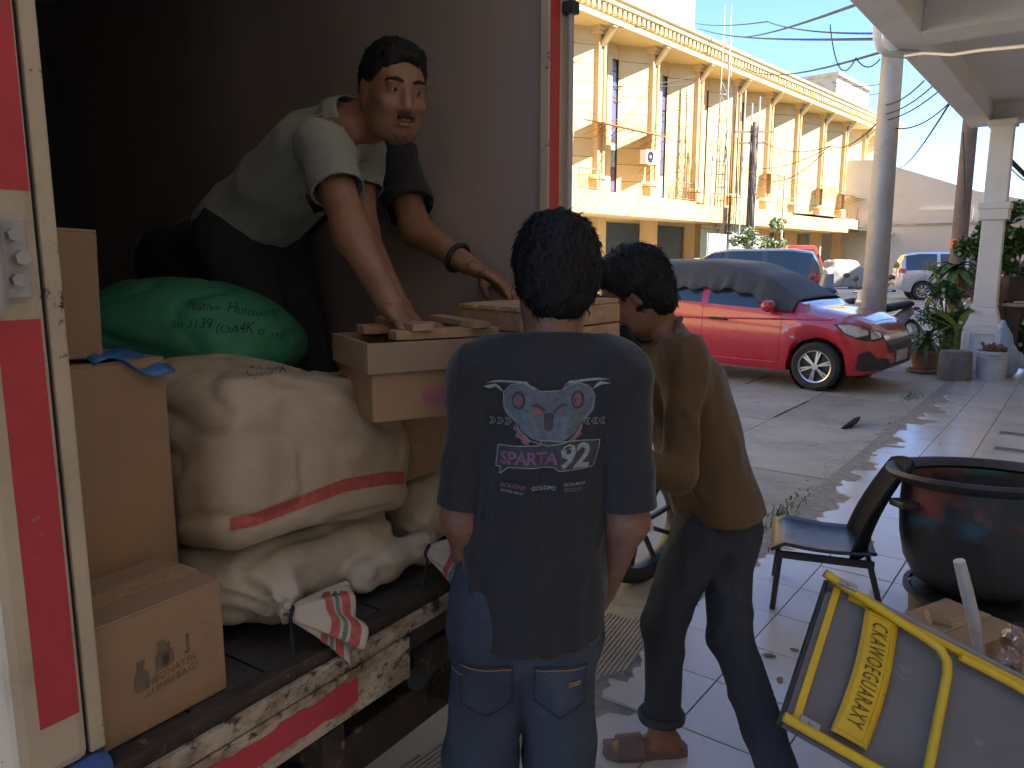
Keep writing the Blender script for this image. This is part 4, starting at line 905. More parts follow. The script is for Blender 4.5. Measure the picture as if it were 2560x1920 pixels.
def face_parts(c, M, par, k=1., iris=(0, 0), beard=0):
    P = lambda x, y, z: V(c)+M @ (V((x, y, z))*k)
    for s in (-1, 1):
        e = MB().ell(P(s*.03, .0835, .0105), (.0095*k, .0108*k, .0042*k), 12, 8, M).build('eye', M_eye, par, sm=80)
        MB().ell(P(s*.03+iris[0], .0912, .0105+iris[1]), (.0046*k, .0045*k, .0046*k), 10, 6, M).build('iris', M_iris, e, sm=80)
        q = MB(); q.tube([P(s*.012, .0985, .0305), P(s*.028, .0975, .036), P(s*.046, .085, .032), P(s*.053, .075, .027)], [.003*k, .0044*k, .0034*k, .0012*k], 6); q.build('eyebrow', M_hair, par, sm=60)
    q = MB(); q.tube([P(-.02, .098, -.0655), P(-.008, .1035, -.066), P(.008, .1035, -.066), P(.02, .098, -.0655)], [.002*k, .0045*k, .0045*k, .002*k], 8); q.tube([P(-.021, .098, -.0565), P(-.007, .105, -.0545), P(0, .1052, -.0558), P(.007, .105, -.0545), P(.021, .098, -.0565)], [.0015*k, .0034*k, .003*k, .0034*k, .0015*k], 8); q.build('lips', M_lip, par, sm=60)
    if beard:
        q = MB(); r = random.Random(4)
        for i in range(260):
            if i < 120: p = P(r.uniform(-.022, .022), .1045, -.0475+r.uniform(-.004, .004)); d = M @ V((r.uniform(-.3, .3), .15, -1))
            else: p = P(r.gauss(0, .012), .083+r.uniform(-.004, .004), -.088+r.gauss(0, .008)); d = M @ V((r.uniform(-.3, .3), .5, -.8))
            q.tube([p, p+d*.007*k], [.0007, .0002], 3)
        q.build('moustache', M_hair, par, fix=False)
def hair(c, M, par, k=1., style='short', h=.006, seed=3, n=900, len_=.016):
    S = SDF(); P = lambda x, y, z: V(c)+M @ (V((x, y, z))*k); R_ = lambda *r: tuple(a*k for a in r)
    if style == 'short':
        S.ell(P(0, -.018, .045), R_(.081, .1, .085), .02, M); S.ell(P(0, -.06, .0), R_(.07, .052, .06), .03, M); S.ell(P(0, .035, .092), R_(.056, .045, .028), .02, M)
    else:
        S.ell(P(0, -.014, .045), R_(.087, .105, .09), .02, M); S.ell(P(0, -.055, -.01), R_(.08, .06, .085), .03, M)
        S.ell(P(0, .05, .07), R_(.07, .05, .045), .02, M)
        for s in (-1, 1): S.ell(P(s*.07, -.005, .005), R_(.016, .04, .05), .015, M)
    if style == 'short': S.ell(P(0, .125, -.0), R_(.098, .085, .092), .012, M, -1)
    else: S.ell(P(0, .1, -.012), R_(.11, .075, .078), .012, M, -1)
    for s in (-1, 1): S.ell(P(s*.088, .012, -.012), R_(.026, .026, .03), .008, M, -1)
    me = np_mesh('hair', [S.mesh(h*k, 1)]); Mi = M.transposed()
    displace(me, lambda p, nn: .004*noise.noise(V(((p-V(c)).x*50, (p-V(c)).y*60, (p-V(c)).z*22)))+.004*noise.noise(p*120)); smooth(me, 0)
    o = link('hair', me, M_hair, par); q = MB(); r = random.Random(seed); vs_ = list(me.vertices)
    dn = M @ V((0, -.35, -.9))
    for i in range(n):                                    # loose strands roughen the outline
        v = r.choice(vs_); p = v.co; t = (dn-v.normal*dn.dot(v.normal)); t = t.normalized() if t.length > .1 else V((r.gauss(0, 1), r.gauss(0, 1), 0)).normalized()
        L = len_*r.uniform(.5, 1.6); d1 = (t+v.normal*r.uniform(.02, .32)+V((r.gauss(0, .25), r.gauss(0, .25), r.gauss(0, .2)))).normalized()
        w_ = d1.cross(v.normal).normalized()*.0012; m_ = p+d1*L*.6+v.normal*.001; e = p+d1*L+t*L*.5
        q.add([p-w_, p+w_, m_+w_*.7, e, m_-w_*.7], [(0, 1, 2, 3, 4)])
    q.build('loose_strands', M_hair, o, fix=False); return o
def hand_sdf(wrist, fwd, palm, curl=.5, k=1., thumb=1, spread=.1, curls=None):
    """hand: fwd = direction of the fingers, palm = direction the palm faces; thumb=+1 on the fwd x palm side"""
    f = V(fwd).normalized(); p = V(palm); p = (p-f*p.dot(f)).normalized(); sd_ = f.cross(p)*thumb; S = SDF(); w_ = V(wrist)
    S.rc(w_-f*.03*k, w_+f*.02*k, .021*k, .022*k, .015, sd_, 1.25)
    S.rc(w_+f*.02*k, w_+f*.075*k, .0165*k, .0155*k, .015, sd_, 2.1)
    ls = ((.03, .044, .027, .02), (.01, .05, .031, .022), (-.011, .046, .029, .021), (-.031, .036, .022, .018)); cc_ = curls or [curl]*4
    for (o, a, b, c), cv in zip(ls, cc_):
        base = w_+(f*.082+sd_*o)*k; d = (f+sd_*o*spread*20*.1).normalized(); pts = [base-f*.02*k, base]; ang = 0
        for j, L in enumerate((a, b, c)):
            ang += cv*(.55, .9, .7)[j]; dd = d*math.cos(ang)+p*math.sin(ang); pts.append(pts[-1]+dd*L*k)
        rr = (.0098, .0098, .0088, .0082, .0068)
        for j in range(4): S.rc(pts[j], pts[j+1], rr[j]*k, rr[j+1]*k, .004)
    t0 = w_+(f*.022+sd_*.026)*k; t1 = t0+(f*.03+sd_*.026+p*.012)*k; t2 = t1+(f*.03+sd_*.01+p*.014)*k; t3 = t2+(f*.024+p*.008)*k
    S.rc(t0, t1, .0165*k, .0125*k, .012); S.rc(t1, t2, .0115*k, .0098*k, .005); S.rc(t2, t3, .0098*k, .0075*k, .004)
    return S.mesh(.0042, 1)
def foot_sdf(S, ank, fwd, k=1.):
    f = V(fwd).normalized(); s_ = V((-f.y, f.x, 0)); a = V(ank)
    S.rc(a, a-f*.03+V((0, 0, -.04)), .036*k, .03*k, .02); S.rc(a-f*.03+V((0, 0, -.043)), a+f*.12+V((0, 0, -.055)), .028*k, .02*k, .025, s_, 1.5)
    for i, o in enumerate((-.034, -.016, .001, .017, .032)):
        S.rc(a+f*.11+s_*o+V((0, 0, -.058)), a+f*(.165-.006*i)+s_*o*1.1+V((0, 0, -.062)), .0105, .0085 if i else .011, .006)
def wrinkle(amp=.006, ax=(0, 0, 1), f1=9, f2=22, seed=0):
    a = V(ax).normalized()
    def fn(p, n):
        q = p+V((seed, 0, 0)); along = q.dot(a); r = q-a*along
        w1 = noise.noise(r*f1+a*along*f1*.35); w2 = 1-abs(noise.noise(r*f2*.6+a*along*f2*.25+V((5, 5, 5))))
        return amp*w1+amp*.9*(max(w2-.72, 0)/.28)
    return fn
def garment(S, name, m, par, cuts, h=.009, amp=.006, ax=(0, 0, 1), seed=0, extra=None, th=.004, f1=9, f2=22, sleeves=None):
    me = np_mesh(name, [S.mesh(h, 2)]+[]); displace(me, wrinkle(amp, ax, f1, f2, seed))
    if extra: displace(me, extra)
    for c in cuts: cut(me, *c)
    largest(me)
    if sleeves:
        bm = bmesh.new(); bm.from_mesh(me)
        for S2, c2 in sleeves:
            m2 = np_mesh('sl', [S2.mesh(h, 2)]); displace(m2, wrinkle(amp, ax, f1, f2, seed))
            for c in c2: cut(m2, *c)
            largest(m2); bm.from_mesh(m2); bpy.data.meshes.remove(m2)
        bm.to_mesh(me); bm.free()
    smooth(me, 0); o = link(name, me, m, par); solid(o, th); return o, me
def limb(S, pts, rr, k=.03, grow=0.):
    for i in range(len(pts)-1): S.rc(pts[i], pts[i+1], rr[i]+grow, rr[i+1]+grow, k)
# ---------------------------------------------------------------- 1. man in the black T-shirt, seen from behind
YB = 1.5
th = thing('person', 'man seen from behind in black printed T-shirt and blue jeans at the truck sill', 'person', (.03, YB, 0), 0, 'men unloading the truck')
hc = V((.084, 1.525, 1.465)); HM = basis((-.12, 1, -.12), (.05, .1, 1)); nb = V((.078, 1.47, 1.315)); shL, shR = V((-.068, 1.485, 1.268)), V((.212, 1.475, 1.268))
elL, elR = V((-.1, 1.475, .985)), V((.23, 1.455, .985)); wrL, wrR = V((-.085, 1.555, .80)), V((.198, 1.55, .79))
ch, pv = V((.065, 1.49, 1.12)), V((.03, 1.5, .80)); hipL, hipR = V((-.035, 1.5, .76)), V((.095, 1.505, .76)); knL, knR = V((-.068, 1.51, .43)), V((.105, 1.515, .43)); anL, anR = V((-.085, 1.47, .085)), V((.115, 1.475, .085))
ex_ = V((1, 0, 0))
S = SDF(); head_sdf(S, hc, HM, .95); S.rc(nb-V((0, 0, .03)), hc+V((0, -.025, -.05)), .056, .052, .03)
S.rc(ch, pv, .095, .095, .05, ex_, 1.25); S.rc(shL.lerp(nb, .3), shR.lerp(nb, .3), .055, .055, .05)
for s_, e_, w_ in ((shL, elL, wrL), (shR, elR, wrR)): limb(S, [s_, e_, w_], [.05, .04, .027])
for h_, k_, a_ in ((hipL, knL, anL), (hipR, knR, anR)): limb(S, [h_, k_, a_], [.075, .052, .036], .05); foot_sdf(S, a_, (-.15, 1, 0))
parts = [S.mesh(.0075, 1), hand_sdf(wrL, (wrL-elL), (1, .0, -.1), .45, .95, -1), hand_sdf(wrR, (wrR-elR)+V((-.05, 0, 0)), (-1, 0, -.1), .45, .95, 1)]
me = np_mesh('body', parts); smooth(me, 0); link('body', me, M_skin2, th)
hair(hc, HM, th, .97, 'full', n=1500, len_=.011, seed=5)
S = SDF(); S.rc(ch+V((0, 0, .03)), V((.03, 1.49, .7)), .116, .128, .05, ex_, 1.2); S.rc(shL.lerp(nb, .1), shR.lerp(nb, .1), .062, .062, .06); S.rc(shL.lerp(nb, .4), shR.lerp(nb, .4), .07, .07, .05)
S.rc(nb+V((0, .01, -.06)), nb+V((.004, .012, .03)), .075, .062, .05)
SL = []
for s_, e_ in ((shL, elL), (shR, elR)):
    S.rc(s_+V((0, 0, -.005)), s_.lerp(e_, .4), .06, .054, .04); S2 = SDF(); S2.rc(s_+V((0, 0, -.03)), e_+(e_-s_)*.15, .053, .06, .02); SL.append((S2, [(e_-(e_-s_)*.1, (e_-s_), 9)]))
def tee_crease(p, n):     # the long folds that hang from the shoulder blades
    if n.y > .2: return 0
    a = 0
    for x0, dpt, wd, ztop in ((.065, .011, .016, 1.26), (-.06, .006, .02, 1.0), (.11, .007, .02, .98), (.17, .005, .016, 1.05)):
        xx = x0+.05*(p.z-1.0)+.012*math.sin(p.z*13+x0*40); a -= dpt*math.exp(-((p.x-xx)/wd)**2)*min(max((ztop-p.z)/.12, 0), 1)
    return a
tee, tee_me = garment(S, 't_shirt', M_tee, th, [((.03, 1.37, .735), (.03, .12, -1)), (nb+V((.004, .015, .042)), (0, .14, 1), .14)], h=.0085, amp=.0065, seed=1, extra=tee_crease, sleeves=SL)
q = MB(); cn = nb+V((.004, .012, .022))
q.tube([cn+V((.062*math.cos(a), .06*math.sin(a), -.018*math.sin(a))) for a in [i*2*math.pi/36 for i in range(36)]], .0065, 8, closed=True); q.build('collar', M_tee, tee, sm=60)
S = SDF()
for h_, k_, a_ in ((hipL, knL, anL), (hipR, knR, anR)): limb(S, [h_+V((0, 0, .02)), k_, a_-V((0, 0, .03))], [.084, .076, .076], .02)
S.rc(V((-.03, 1.5, .84)), V((.09, 1.5, .84)), .086, .086, .05); S.rc(V((-.03, 1.485, .74)), V((.09, 1.485, .74)), .085, .085, .06)
jn, jme = garment(S, 'jeans', M_jean, th, [((.03, 1.5, .9), (0, 0, 1)), (anL-V((0, 0, .03)), (0, 0, -1), .2), (anR-V((0, 0, .03)), (0, 0, -1), .2)], h=.0095, amp=.009, seed=4, f1=7, f2=16)
jb = bvh_of(jme); M_stitch = mat('tan_stitch', (.42, .26, .1), .7)
for x0 in (-.05, .1):
    P = [(x0-.055, .70), (x0+.05, .70), (x0+.05, .60), (x0, .575), (x0-.055, .60)]
    def lays(pts, name, m, r=.0018, off=.002):
        o2 = []
        for x, z in pts:
            hh = jb.ray_cast(V((x, .9, z)), V((0, 1, 0)))
            if hh[0] is not None: o2.append(hh[0]-V((0, off, 0)))
        if len(o2) > 2: MB().tube(o2, r, 5).build(name, m, jn)
    fine = []
    for i in range(len(P)):
        a, b = P[i], P[(i+1) % len(P)]
        fine += [(a[0]+(b[0]-a[0])*t/6, a[1]+(b[1]-a[1])*t/6) for t in range(6)]
    lays(fine+[fine[0]], 'pocket_seam', M_jeand, .0028, .0015); lays([(x, z-.007) for x, z in fine[:7]], 'stitching', M_stitch, .001, .003)
for i, (x, z) in enumerate(((.115, .655), (.115, .648), (-.125, .665))): lays([(x+.006*j, z+.001*j) for j in range(5)], 'stitching', M_stitch, .0013, .004)
# print on the back of the T-shirt
tb_ = bvh_of(tee_me); P_g = mat('print_grey_blue', (.11, .13, .145), .75, var=.35, scale=90); P_gd = mat('print_charcoal', (.05, .05, .055), .8, var=.3, scale=60); P_p = mat('print_faded_rose', (.2, .1, .11), .75, var=.3, scale=90); P_m = mat('print_mauve', (.22, .1, .17), .75, var=.3, scale=90); P_w = mat('print_silver', (.26, .275, .26), .7, var=.35, scale=110)
def on_tee(polys, m, name, off=.0022, step=.012):
    """polys in picture positions of the print, laid on the cloth"""
    me = fill_mesh(name, [[((x-1280)*.00073, 1.243-(y-1000)*.00074) for x, y in p] for p in polys], step)
    for v in me.vertices: v.co = V((v.co.x, 0, v.co.y)).xzy if False else V((v.co.x, v.co.y, 0))
    M_ = Matrix(((1, 0, 0, 0), (0, 0, 0, 1.2), (0, 1, 0, 0), (0, 0, 0, 1))); lay(me, M_, (0, 1, 0), tb_, off); smooth(me, 0); return link(name, me, m, tee)
def ellp(cx, cy, rx, ry, n=24, a0=0, a1=2*math.pi): return [(cx+rx*math.cos(a0+(a1-a0)*i/n), cy+ry*math.sin(a0+(a1-a0)*i/n)) for i in range(n)]
def ring_line(pts, wd, closed=True):
    out = []; n = len(pts)
    for i in range(n if closed else n-1):
        (x0, y0), (x1, y1) = pts[i], pts[(i+1) % n]; L = math.hypot(x1-x0, y1-y0) or 1; nx, ny = -(y1-y0)/L*wd/2, (x1-x0)/L*wd/2
        out.append([(x0+nx, y0+ny), (x1+nx, y1+ny), (x1-nx, y1-ny), (x0-nx, y0-ny)])
    return out
E1, E2 = (1306, 1010), (1444, 1008)
on_tee([ellp(*E1, 50, 52)], P_g, 'print_ear', .0020); on_tee([ellp(*E2, 50, 52)], P_g, 'print_ear', .0020)
on_tee([[(1292, 1052), (1300, 1000), (1345, 978), (1405, 978), (1452, 1000), (1462, 1052), (1440, 1085), (1405, 1104), (1370, 1108), (1330, 1096), (1304, 1078)]], P_g, 'print_head', .0026)
on_tee([ellp(1297, 1002, 17, 24)], P_gd, 'print_ear_inner', .0034); on_tee([ellp(1448, 1000, 17, 24)], P_gd, 'print_ear_inner', .0034)
on_tee([ellp(1296, 1003, 12, 17)], P_p, 'print_ear_inner', .0042); on_tee([ellp(1447, 1000, 12, 18)], P_p, 'print_ear_inner', .0042)
on_tee([[(1328, 1020), (1342, 1016), (1360, 1028), (1357, 1041), (1338, 1038)]], P_p, 'print_eye', .0042); on_tee([[(1395, 1036), (1392, 1026), (1408, 1014), (1417, 1022), (1410, 1034)]], P_p, 'print_eye', .0042)
for P1 in [[(1322, 1014), (1345, 1009), (1368, 1026), (1362, 1030), (1343, 1017)], [(1384, 1028), (1408, 1008), (1424, 1014), (1408, 1015), (1388, 1034)]]: on_tee([P1], P_gd, 'print_brow', .0046)
on_tee([[(1362, 1034), (1386, 1034), (1384, 1072), (1372, 1080), (1362, 1070)]], P_gd, 'print_snout', .0042)
on_tee(ring_line([(1260, 1018), (1258, 985), (1278, 962), (1306, 957), (1336, 968), (1352, 978), (1405, 976), (1420, 966), (1446, 955), (1478, 966), (1492, 990), (1486, 1025), (1462, 1056), (1455, 1082), (1420, 1104), (1372, 1114), (1325, 1100), (1298, 1076), (1290, 1054), (1268, 1035)], 2.2), P_w, 'print_outline', .004)
for P1 in [[(1287, 1062), (1298, 1078), (1326, 1100), (1322, 1112), (1306, 1108), (1302, 1098), (1288, 1092), (1292, 1080), (1283, 1074)], [(1455, 1062), (1462, 1070), (1456, 1082), (1460, 1090), (1446, 1098), (1440, 1108), (1418, 1104), (1440, 1090)]]: on_tee([P1], P_p, 'print_bandana', .0028)
for P1 in [[(1212, 960), (1240, 952), (1316, 953), (1340, 975), (1330, 970), (1312, 958), (1240, 957)], [(1206, 968), (1238, 961), (1246, 966), (1260, 985), (1238, 968), (1222, 974)], [(1530, 948), (1502, 945), (1426, 952), (1408, 968), (1420, 960), (1434, 957), (1500, 951)], [(1532, 958), (1504, 953), (1494, 962), (1484, 976), (1508, 962)]]: on_tee([P1], P_w, 'print_wing', .0028)
for sx, xs in ((1, (1222, 1242, 1262)), (-1, (1521, 1501, 1481))):
    for x in xs: on_tee(ring_line([(x, 1050), (x+8*sx, 1050), (x+16*sx, 1058), (x+8*sx, 1066), (x, 1066), (x+8*sx, 1058)], 1.4), P_w, 'print_chevron', .003)
PL = [(1244, 1118), (1352, 1112), (1354, 1100), (1508, 1106), (1506, 1126), (1492, 1172), (1400, 1178), (1386, 1168), (1270, 1172), (1248, 1190), (1250, 1172), (1238, 1172)]
on_tee([PL], P_gd, 'print_plate', .0030); on_tee(ring_line(PL, 2.4), P_w, 'print_outline', .004)
def tee_text(s, x, y, size, m, shear=0, bold=.0, name='print_lettering', off=.0046, rot=0, sp_=1):
    t = text_mesh(s, size, shear, bold, sp_)
    for v in t.vertices:
        px, py = x+v.co.x, y-v.co.y+rot*v.co.x; v.co = V(((px-1280)*.00073, 1.243-(py-1000)*.00074, 0))
    M_ = Matrix(((1, 0, 0, 0), (0, 0, 0, 1.2), (0, 1, 0, 0), (0, 0, 0, 1))); lay(t, M_, (0, 1, 0), tb_, off); return link(name, t, m, tee)
tee_text('SPARTA', 1248, 1163, 45, P_m, .08, .9, rot=-.02, sp_=.9); tee_text('92', 1396, 1169, 84, P_w, .18, 2.2, sp_=.95)
tee_text('GOLONE', 1247, 1222, 16, P_m, .2, .3, rot=.1); tee_text('BONG NIOU', 1250, 1236, 10, P_w, .2, .1, rot=.1); tee_text('GOLOPO', 1328, 1227, 15, P_w, .2, .3); tee_text('HOR-MUH', 1412, 1218, 12, P_w, .2, .2, rot=-.02); tee_text('GO\'LO', 1412, 1233, 15, P_m, .2, .3)
# ---------------------------------------------------------------- 2. man in the brown shirt, bent towards the truck
th = thing('person', 'man in olive brown long-sleeved shirt and dark jeans bending towards the truck', 'person', (.6, 2.15, 0), 0, 'men unloading the truck')
hc = V((.342, 2.15, 1.405)); HM = basis((-.93, .12, -.42), (-.3, 0, .9)); nb = V((.425, 2.17, 1.288))
ch, pv = V((.525, 2.2, 1.06)), V((.625, 2.24, .74)); shN, shF = V((.462, 2.03, 1.232)), V((.43, 2.33, 1.25)); elN, wrN = V((.452, 2.0, .925)), V((.27, 1.93, .985)); elF, wrF = V((.37, 2.36, 1.0)), V((.22, 2.2, 1.17))
hF, kF, aF = V((.56, 2.17, .69)), V((.455, 2.13, .42)), V((.455, 2.12, .085)); hR_, kR_, aR_ = V((.67, 2.27, .70)), V((.645, 2.1, .40)), V((.745, 1.92, .085))
lean = (nb-pv).normalized(); sid = V((-.1, 1, 0)).normalized()
S = SDF(); head_sdf(S, hc, HM, .98); S.rc(nb, hc+HM @ V((0, -.03, -.045)), .056, .053, .03); S.rc(ch, pv, .095, .098, .05, sid, 1.3)
S.rc(shN.lerp(nb, .25), shF.lerp(nb, .25), .052, .052, .05)
for s_, e_, w_ in ((shN, elN, wrN), (shF, elF, wrF)): limb(S, [s_, e_, w_], [.048, .038, .026])
for h_, k_, a_ in ((hF, kF, aF), (hR_, kR_, aR_)): limb(S, [h_, k_, a_], [.075, .05, .034], .05)
foot_sdf(S, aF, (-1, -.06, 0)); foot_sdf(S, aR_, (-.75, -.45, 0))
me = np_mesh('body', [S.mesh(.0075, 1), hand_sdf(wrN, (-.8, -.1, .4), (-.2, .6, .5), .6, .95, 1), hand_sdf(wrF, (-.7, -.3, .6), (-.3, -.7, .4), .6, .95, -1)]); smooth(me, 0); link('body', me, M_skin2, th)
hair(hc, HM, th, 1.02, 'full', n=1300, len_=.012, seed=8); face_parts(hc, HM, th, .98)
# black face mask pulled down under the chin
q = MB(); P = lambda x, y, z: hc+HM @ V((x, y, z))
def mask(a, b): x = (a-.5)*2; return P(x*.062, .118-.062*abs(x)**1.7-.02*b, -.052-.075*b+.012*math.cos(x*3))
q.grid(mask, 16, 8); o = solid(q.build('face_mask', mat('black_mask', (.02, .021, .025), .9, var=.2, scale=40), sm=70), .003); o.parent = th; o.matrix_parent_inverse = INV[th.name]
S = SDF(); S.rc(ch+lean*.07, pv-lean*.02, .122, .126, .05, sid, 1.3); S.rc(shN.lerp(nb, .12), shF.lerp(nb, .12), .066, .066, .06); S.rc(nb-lean*.07, nb+lean*.02, .078, .066, .05)
S.rc(pv-lean*.02, pv-lean*.1, .126, .128, .03, sid, 1.3)
SL = []
for s_, e_, w_ in ((shN, elN, wrN), (shF, elF, wrF)):
    S.rc(s_, s_.lerp(e_, .3), .06, .052, .035); S2 = SDF(); limb(S2, [s_.lerp(e_, .08), e_, w_+(w_-e_)*.1], [.052, .045, .035], .02); SL.append((S2, [(w_-(w_-e_)*.06, (w_-e_), .1)]))
garment(S, 'shirt', M_brown, th, sleeves=SL, cuts=[(V((.62, 2.2, .74)), (.05, 0, -1), .32), (nb+lean*.02, lean+V((-.25, 0, 0)), .13)], h=.0085, amp=.008, ax=lean, seed=7, f1=8, f2=18)
q = MB(); cn = nb+lean*.016; u_ = lean.cross(V((0, 1, 0))).normalized(); q.tube([cn+u_*.067*math.cos(a)+V((0, 1, 0))*.067*math.sin(a)+lean*.012*math.sin(2*a+1) for a in [i*2*math.pi/30 for i in range(30)]], .008, 8, closed=True); q.build('collar', M_brown, th, sm=60)
S = SDF()
limb(S, [hF, kF, aF+V((0, 0, .02))], [.084, .059, .052], .02); limb(S, [hR_, kR_, aR_+V((0, 0, .0))], [.086, .062, .053], .02)
S.rc(pv+lean*.08, pv-lean*.06, .106, .108, .05, sid, 1.25)
jn, jme = garment(S, 'jeans', M_jeand, th, [(V((.62, 2.2, .80)), (0, 0, 1), .3), (aF+V((0, 0, .03)), (0, 0, -1), .12), (aR_+V((0, 0, .0)), (0, 0, -1), .12)], h=.009, amp=.008, seed=14, f1=8, f2=18)
q = MB(); cn = aF+V((.0, 0, .047)); q.tube([cn+V((.06*math.cos(a), .058*math.sin(a), .003*math.sin(3*a))) for a in [i*2*math.pi/28 for i in range(28)]], .013, 8, closed=True); q.build('rolled_cuff', M_jeand, jn, sm=70)
o = MB().ell(V((.585, 2.118, .735)), (.009, .004, .009), 10, 6).build('rivet', M_stitch, jn)
hh = bvh_of(jme).ray_cast(V((0, 0, CAMZ)), (at(1818, 1320, 1)-V((0, 0, CAMZ))).normalized())
if hh[0] is not None: o.data.transform(Matrix.Translation(hh[0]-V((.585, 2.118, .735))))
def sandal(ank, fwd, label, text=True):
    f = V(fwd).normalized(); s_ = V((-f.y, f.x, 0)); a = V((ank.x, ank.y, 0)); z0 = .006
    t2 = thing('slide_sandal', label, 'sandal', a+V((0, 0, z0)), 0, 'slide sandals')
    out = [(-.085, 0), (-.078, .028), (-.04, .036), (.02, .036), (.08, .046), (.14, .044), (.172, .024), (.178, 0), (.172, -.024), (.14, -.042), (.08, -.042), (.02, -.034), (-.04, -.034), (-.078, -.026)]
    M_ = Matrix(((f.x, s_.x, 0, a.x), (f.y, s_.y, 0, a.y), (0, 0, 1, z0), (0, 0, 0, 1)))
    MB().prism(out, .024, M_).build('sole', M_sand, t2, bev=.004, sm=50)
    q = MB(); n = 16
    def st(u, v): an = math.pi*u; return a+f*(.055+.075*v+.006*math.sin(an))+s_*math.cos(an)*.05+V((0, 0, z0+.012+.052*math.sin(an)*(1-.18*v)+.0012*math.sin(v*55)))
    q.grid(st, n, 30); o = q.build('strap', M_sand, t2, sm=60); solid(o, .005)
    if text:
        tx = text_mesh('AYA', .026, 0, .0006); bb = bvh_of(o.data)
        M_ = Matrix.Translation(a+f*.12-s_*.047+V((0, 0, .078))) @ Matrix((-f*.0+V((0, 0, -1))*.75+s_*-.4, f*1, -s_)).transposed().to_4x4() @ Matrix.Identity(4)
        for v in tx.vertices: v.co = st(.92-.5*(v.co.x/.06)*.55, .9-(v.co.y/.02)*.3)+(-s_*.8+V((0, 0, .6)))*.004
        link('strap_lettering', tx, M_wht2, t2)
sandal(aF, (-1, -.06, 0), 'taupe rubber slide sandal with white lettering on the front foot of the brown-shirted man'); sandal(aR_, (-.75, -.45, 0), 'taupe rubber slide sandal on the trailing foot beside the yellow table frame', False)
# ---------------------------------------------------------------- 3. man in the pale polo shirt, inside the truck
th = thing('person', 'man in pale polo shirt bending inside the truck and looking out', 'person', tr(.92, .8, FZ), 0, 'men unloading the truck')
hc = at(985, 234, 1.9); look = (V((0, 0, CAMZ))-hc).normalized(); HM = basis(look+V((.36, 0, -.06)), (.16, -.2, 1)); nb = at(878, 318, 1.985); ch = at(755, 425, 2.1); pv = at(630, 560, 2.24)
shN = at(810, 365, 1.89); elN = at(880, 590, 1.765); wrN = at(980, 768, 1.645); shF = at(890, 365, 2.1); elF = at(905, 580, 2.03); wrF = at(985, 745, 1.85)
hN, hF = pv+T_*-.08+V((0, 0, -.04)), pv+T_*.08+V((0, 0, -.04)); kN = tr(.86, .62, 1.17); kF = tr(1.02, .68, 1.17); aN = tr(.87, .82, FZ+.085); aF = tr(1.06, .9, FZ+.085)
lean = (nb-pv).normalized(); sid = T_
S = SDF(); head_sdf(S, hc, HM, .95); S.rc(nb, hc+HM @ V((0, -.03, -.05)), .058, .054, .03); S.rc(ch, pv, .088, .088, .05, sid, 1.3); S.rc(shN.lerp(nb, .25), shF.lerp(nb, .25), .05, .05, .05)
for s_, e_, w_ in ((shN, elN, wrN), (shF, elF, wrF)): limb(S, [s_, e_, w_], [.047, .04, .028])
for h_, k_, a_ in ((hN, kN, aN), (hF, kF, aF)): limb(S, [h_, k_, a_], [.08, .055, .038], .05); foot_sdf(S, a_, -B_)
me = np_mesh('body', [S.mesh(.0068, 1), hand_sdf(wrN, (.45, -.35, -.6), (-.3, -.1, -.7), .35, 1.0, 1, .3), hand_sdf(wrF, (.4, -.4, -.6), (0, 0, -1), .4, 1., -1)]); smooth(me, 0); link('body', me, M_skin, th)
hair(hc, HM, th, .95, 'short', n=700, len_=.008); face_parts(hc, HM, th, .95, (-.001, 0), 1)
S = SDF(); S.rc(ch+lean*.08, pv-lean*.02, .108, .112, .05, sid, 1.28); S.rc(shN.lerp(nb, .1), shF.lerp(nb, .1), .062, .062, .06); S.rc(nb-lean*.09, nb+lean*.015, .078, .068, .05); S.rc(pv, pv-lean*.07-V((0, 0, .03)), .114, .116, .04, sid, 1.28)
for s_, e_ in ((shN, elN), (shF, elF)): S.rc(s_, e_, .06, .062, .04)
po, pme = garment(S, 'polo_shirt', M_polo, th, [(pv-lean*.06, -lean+V((0, 0, -.35)), .3), (shN.lerp(elN, .52), (elN-shN), .14), (shF.lerp(elF, .52), (elF-shF), .14), (nb+lean*.012, lean+V((0, 0, .4)), .13)], h=.009, amp=.009, ax=lean, seed=3, f1=8, f2=16)
q = MB(); cn = nb+lean*.004; u_ = lean.cross(T_).normalized()
def coll(a, b): an = a*2*math.pi; rr = .07+.022*b; return cn+(u_*math.cos(an)+T_*math.sin(an))*rr+lean*(.03-.045*b)
q.grid(coll, 30, 3); solid(q.build('collar', M_polo, po, sm=60), .004)
S = SDF()
for h_, k_, a_ in ((hN, kN, aN), (hF, kF, aF)): limb(S, [h_, k_, a_], [.095, .075, .07], .03)
S.rc(pv+lean*.02, pv-V((0, 0, .06)), .11, .11, .05, sid, 1.25)
garment(S, 'trousers', M_drk, th, [(pv+lean*.07, lean+V((0, 0, .3)), .19), (aN-V((0, 0, .03)), (0, 0, -1), .15), (aF-V((0, 0, .03)), (0, 0, -1), .15)], h=.011, amp=.008, seed=9)
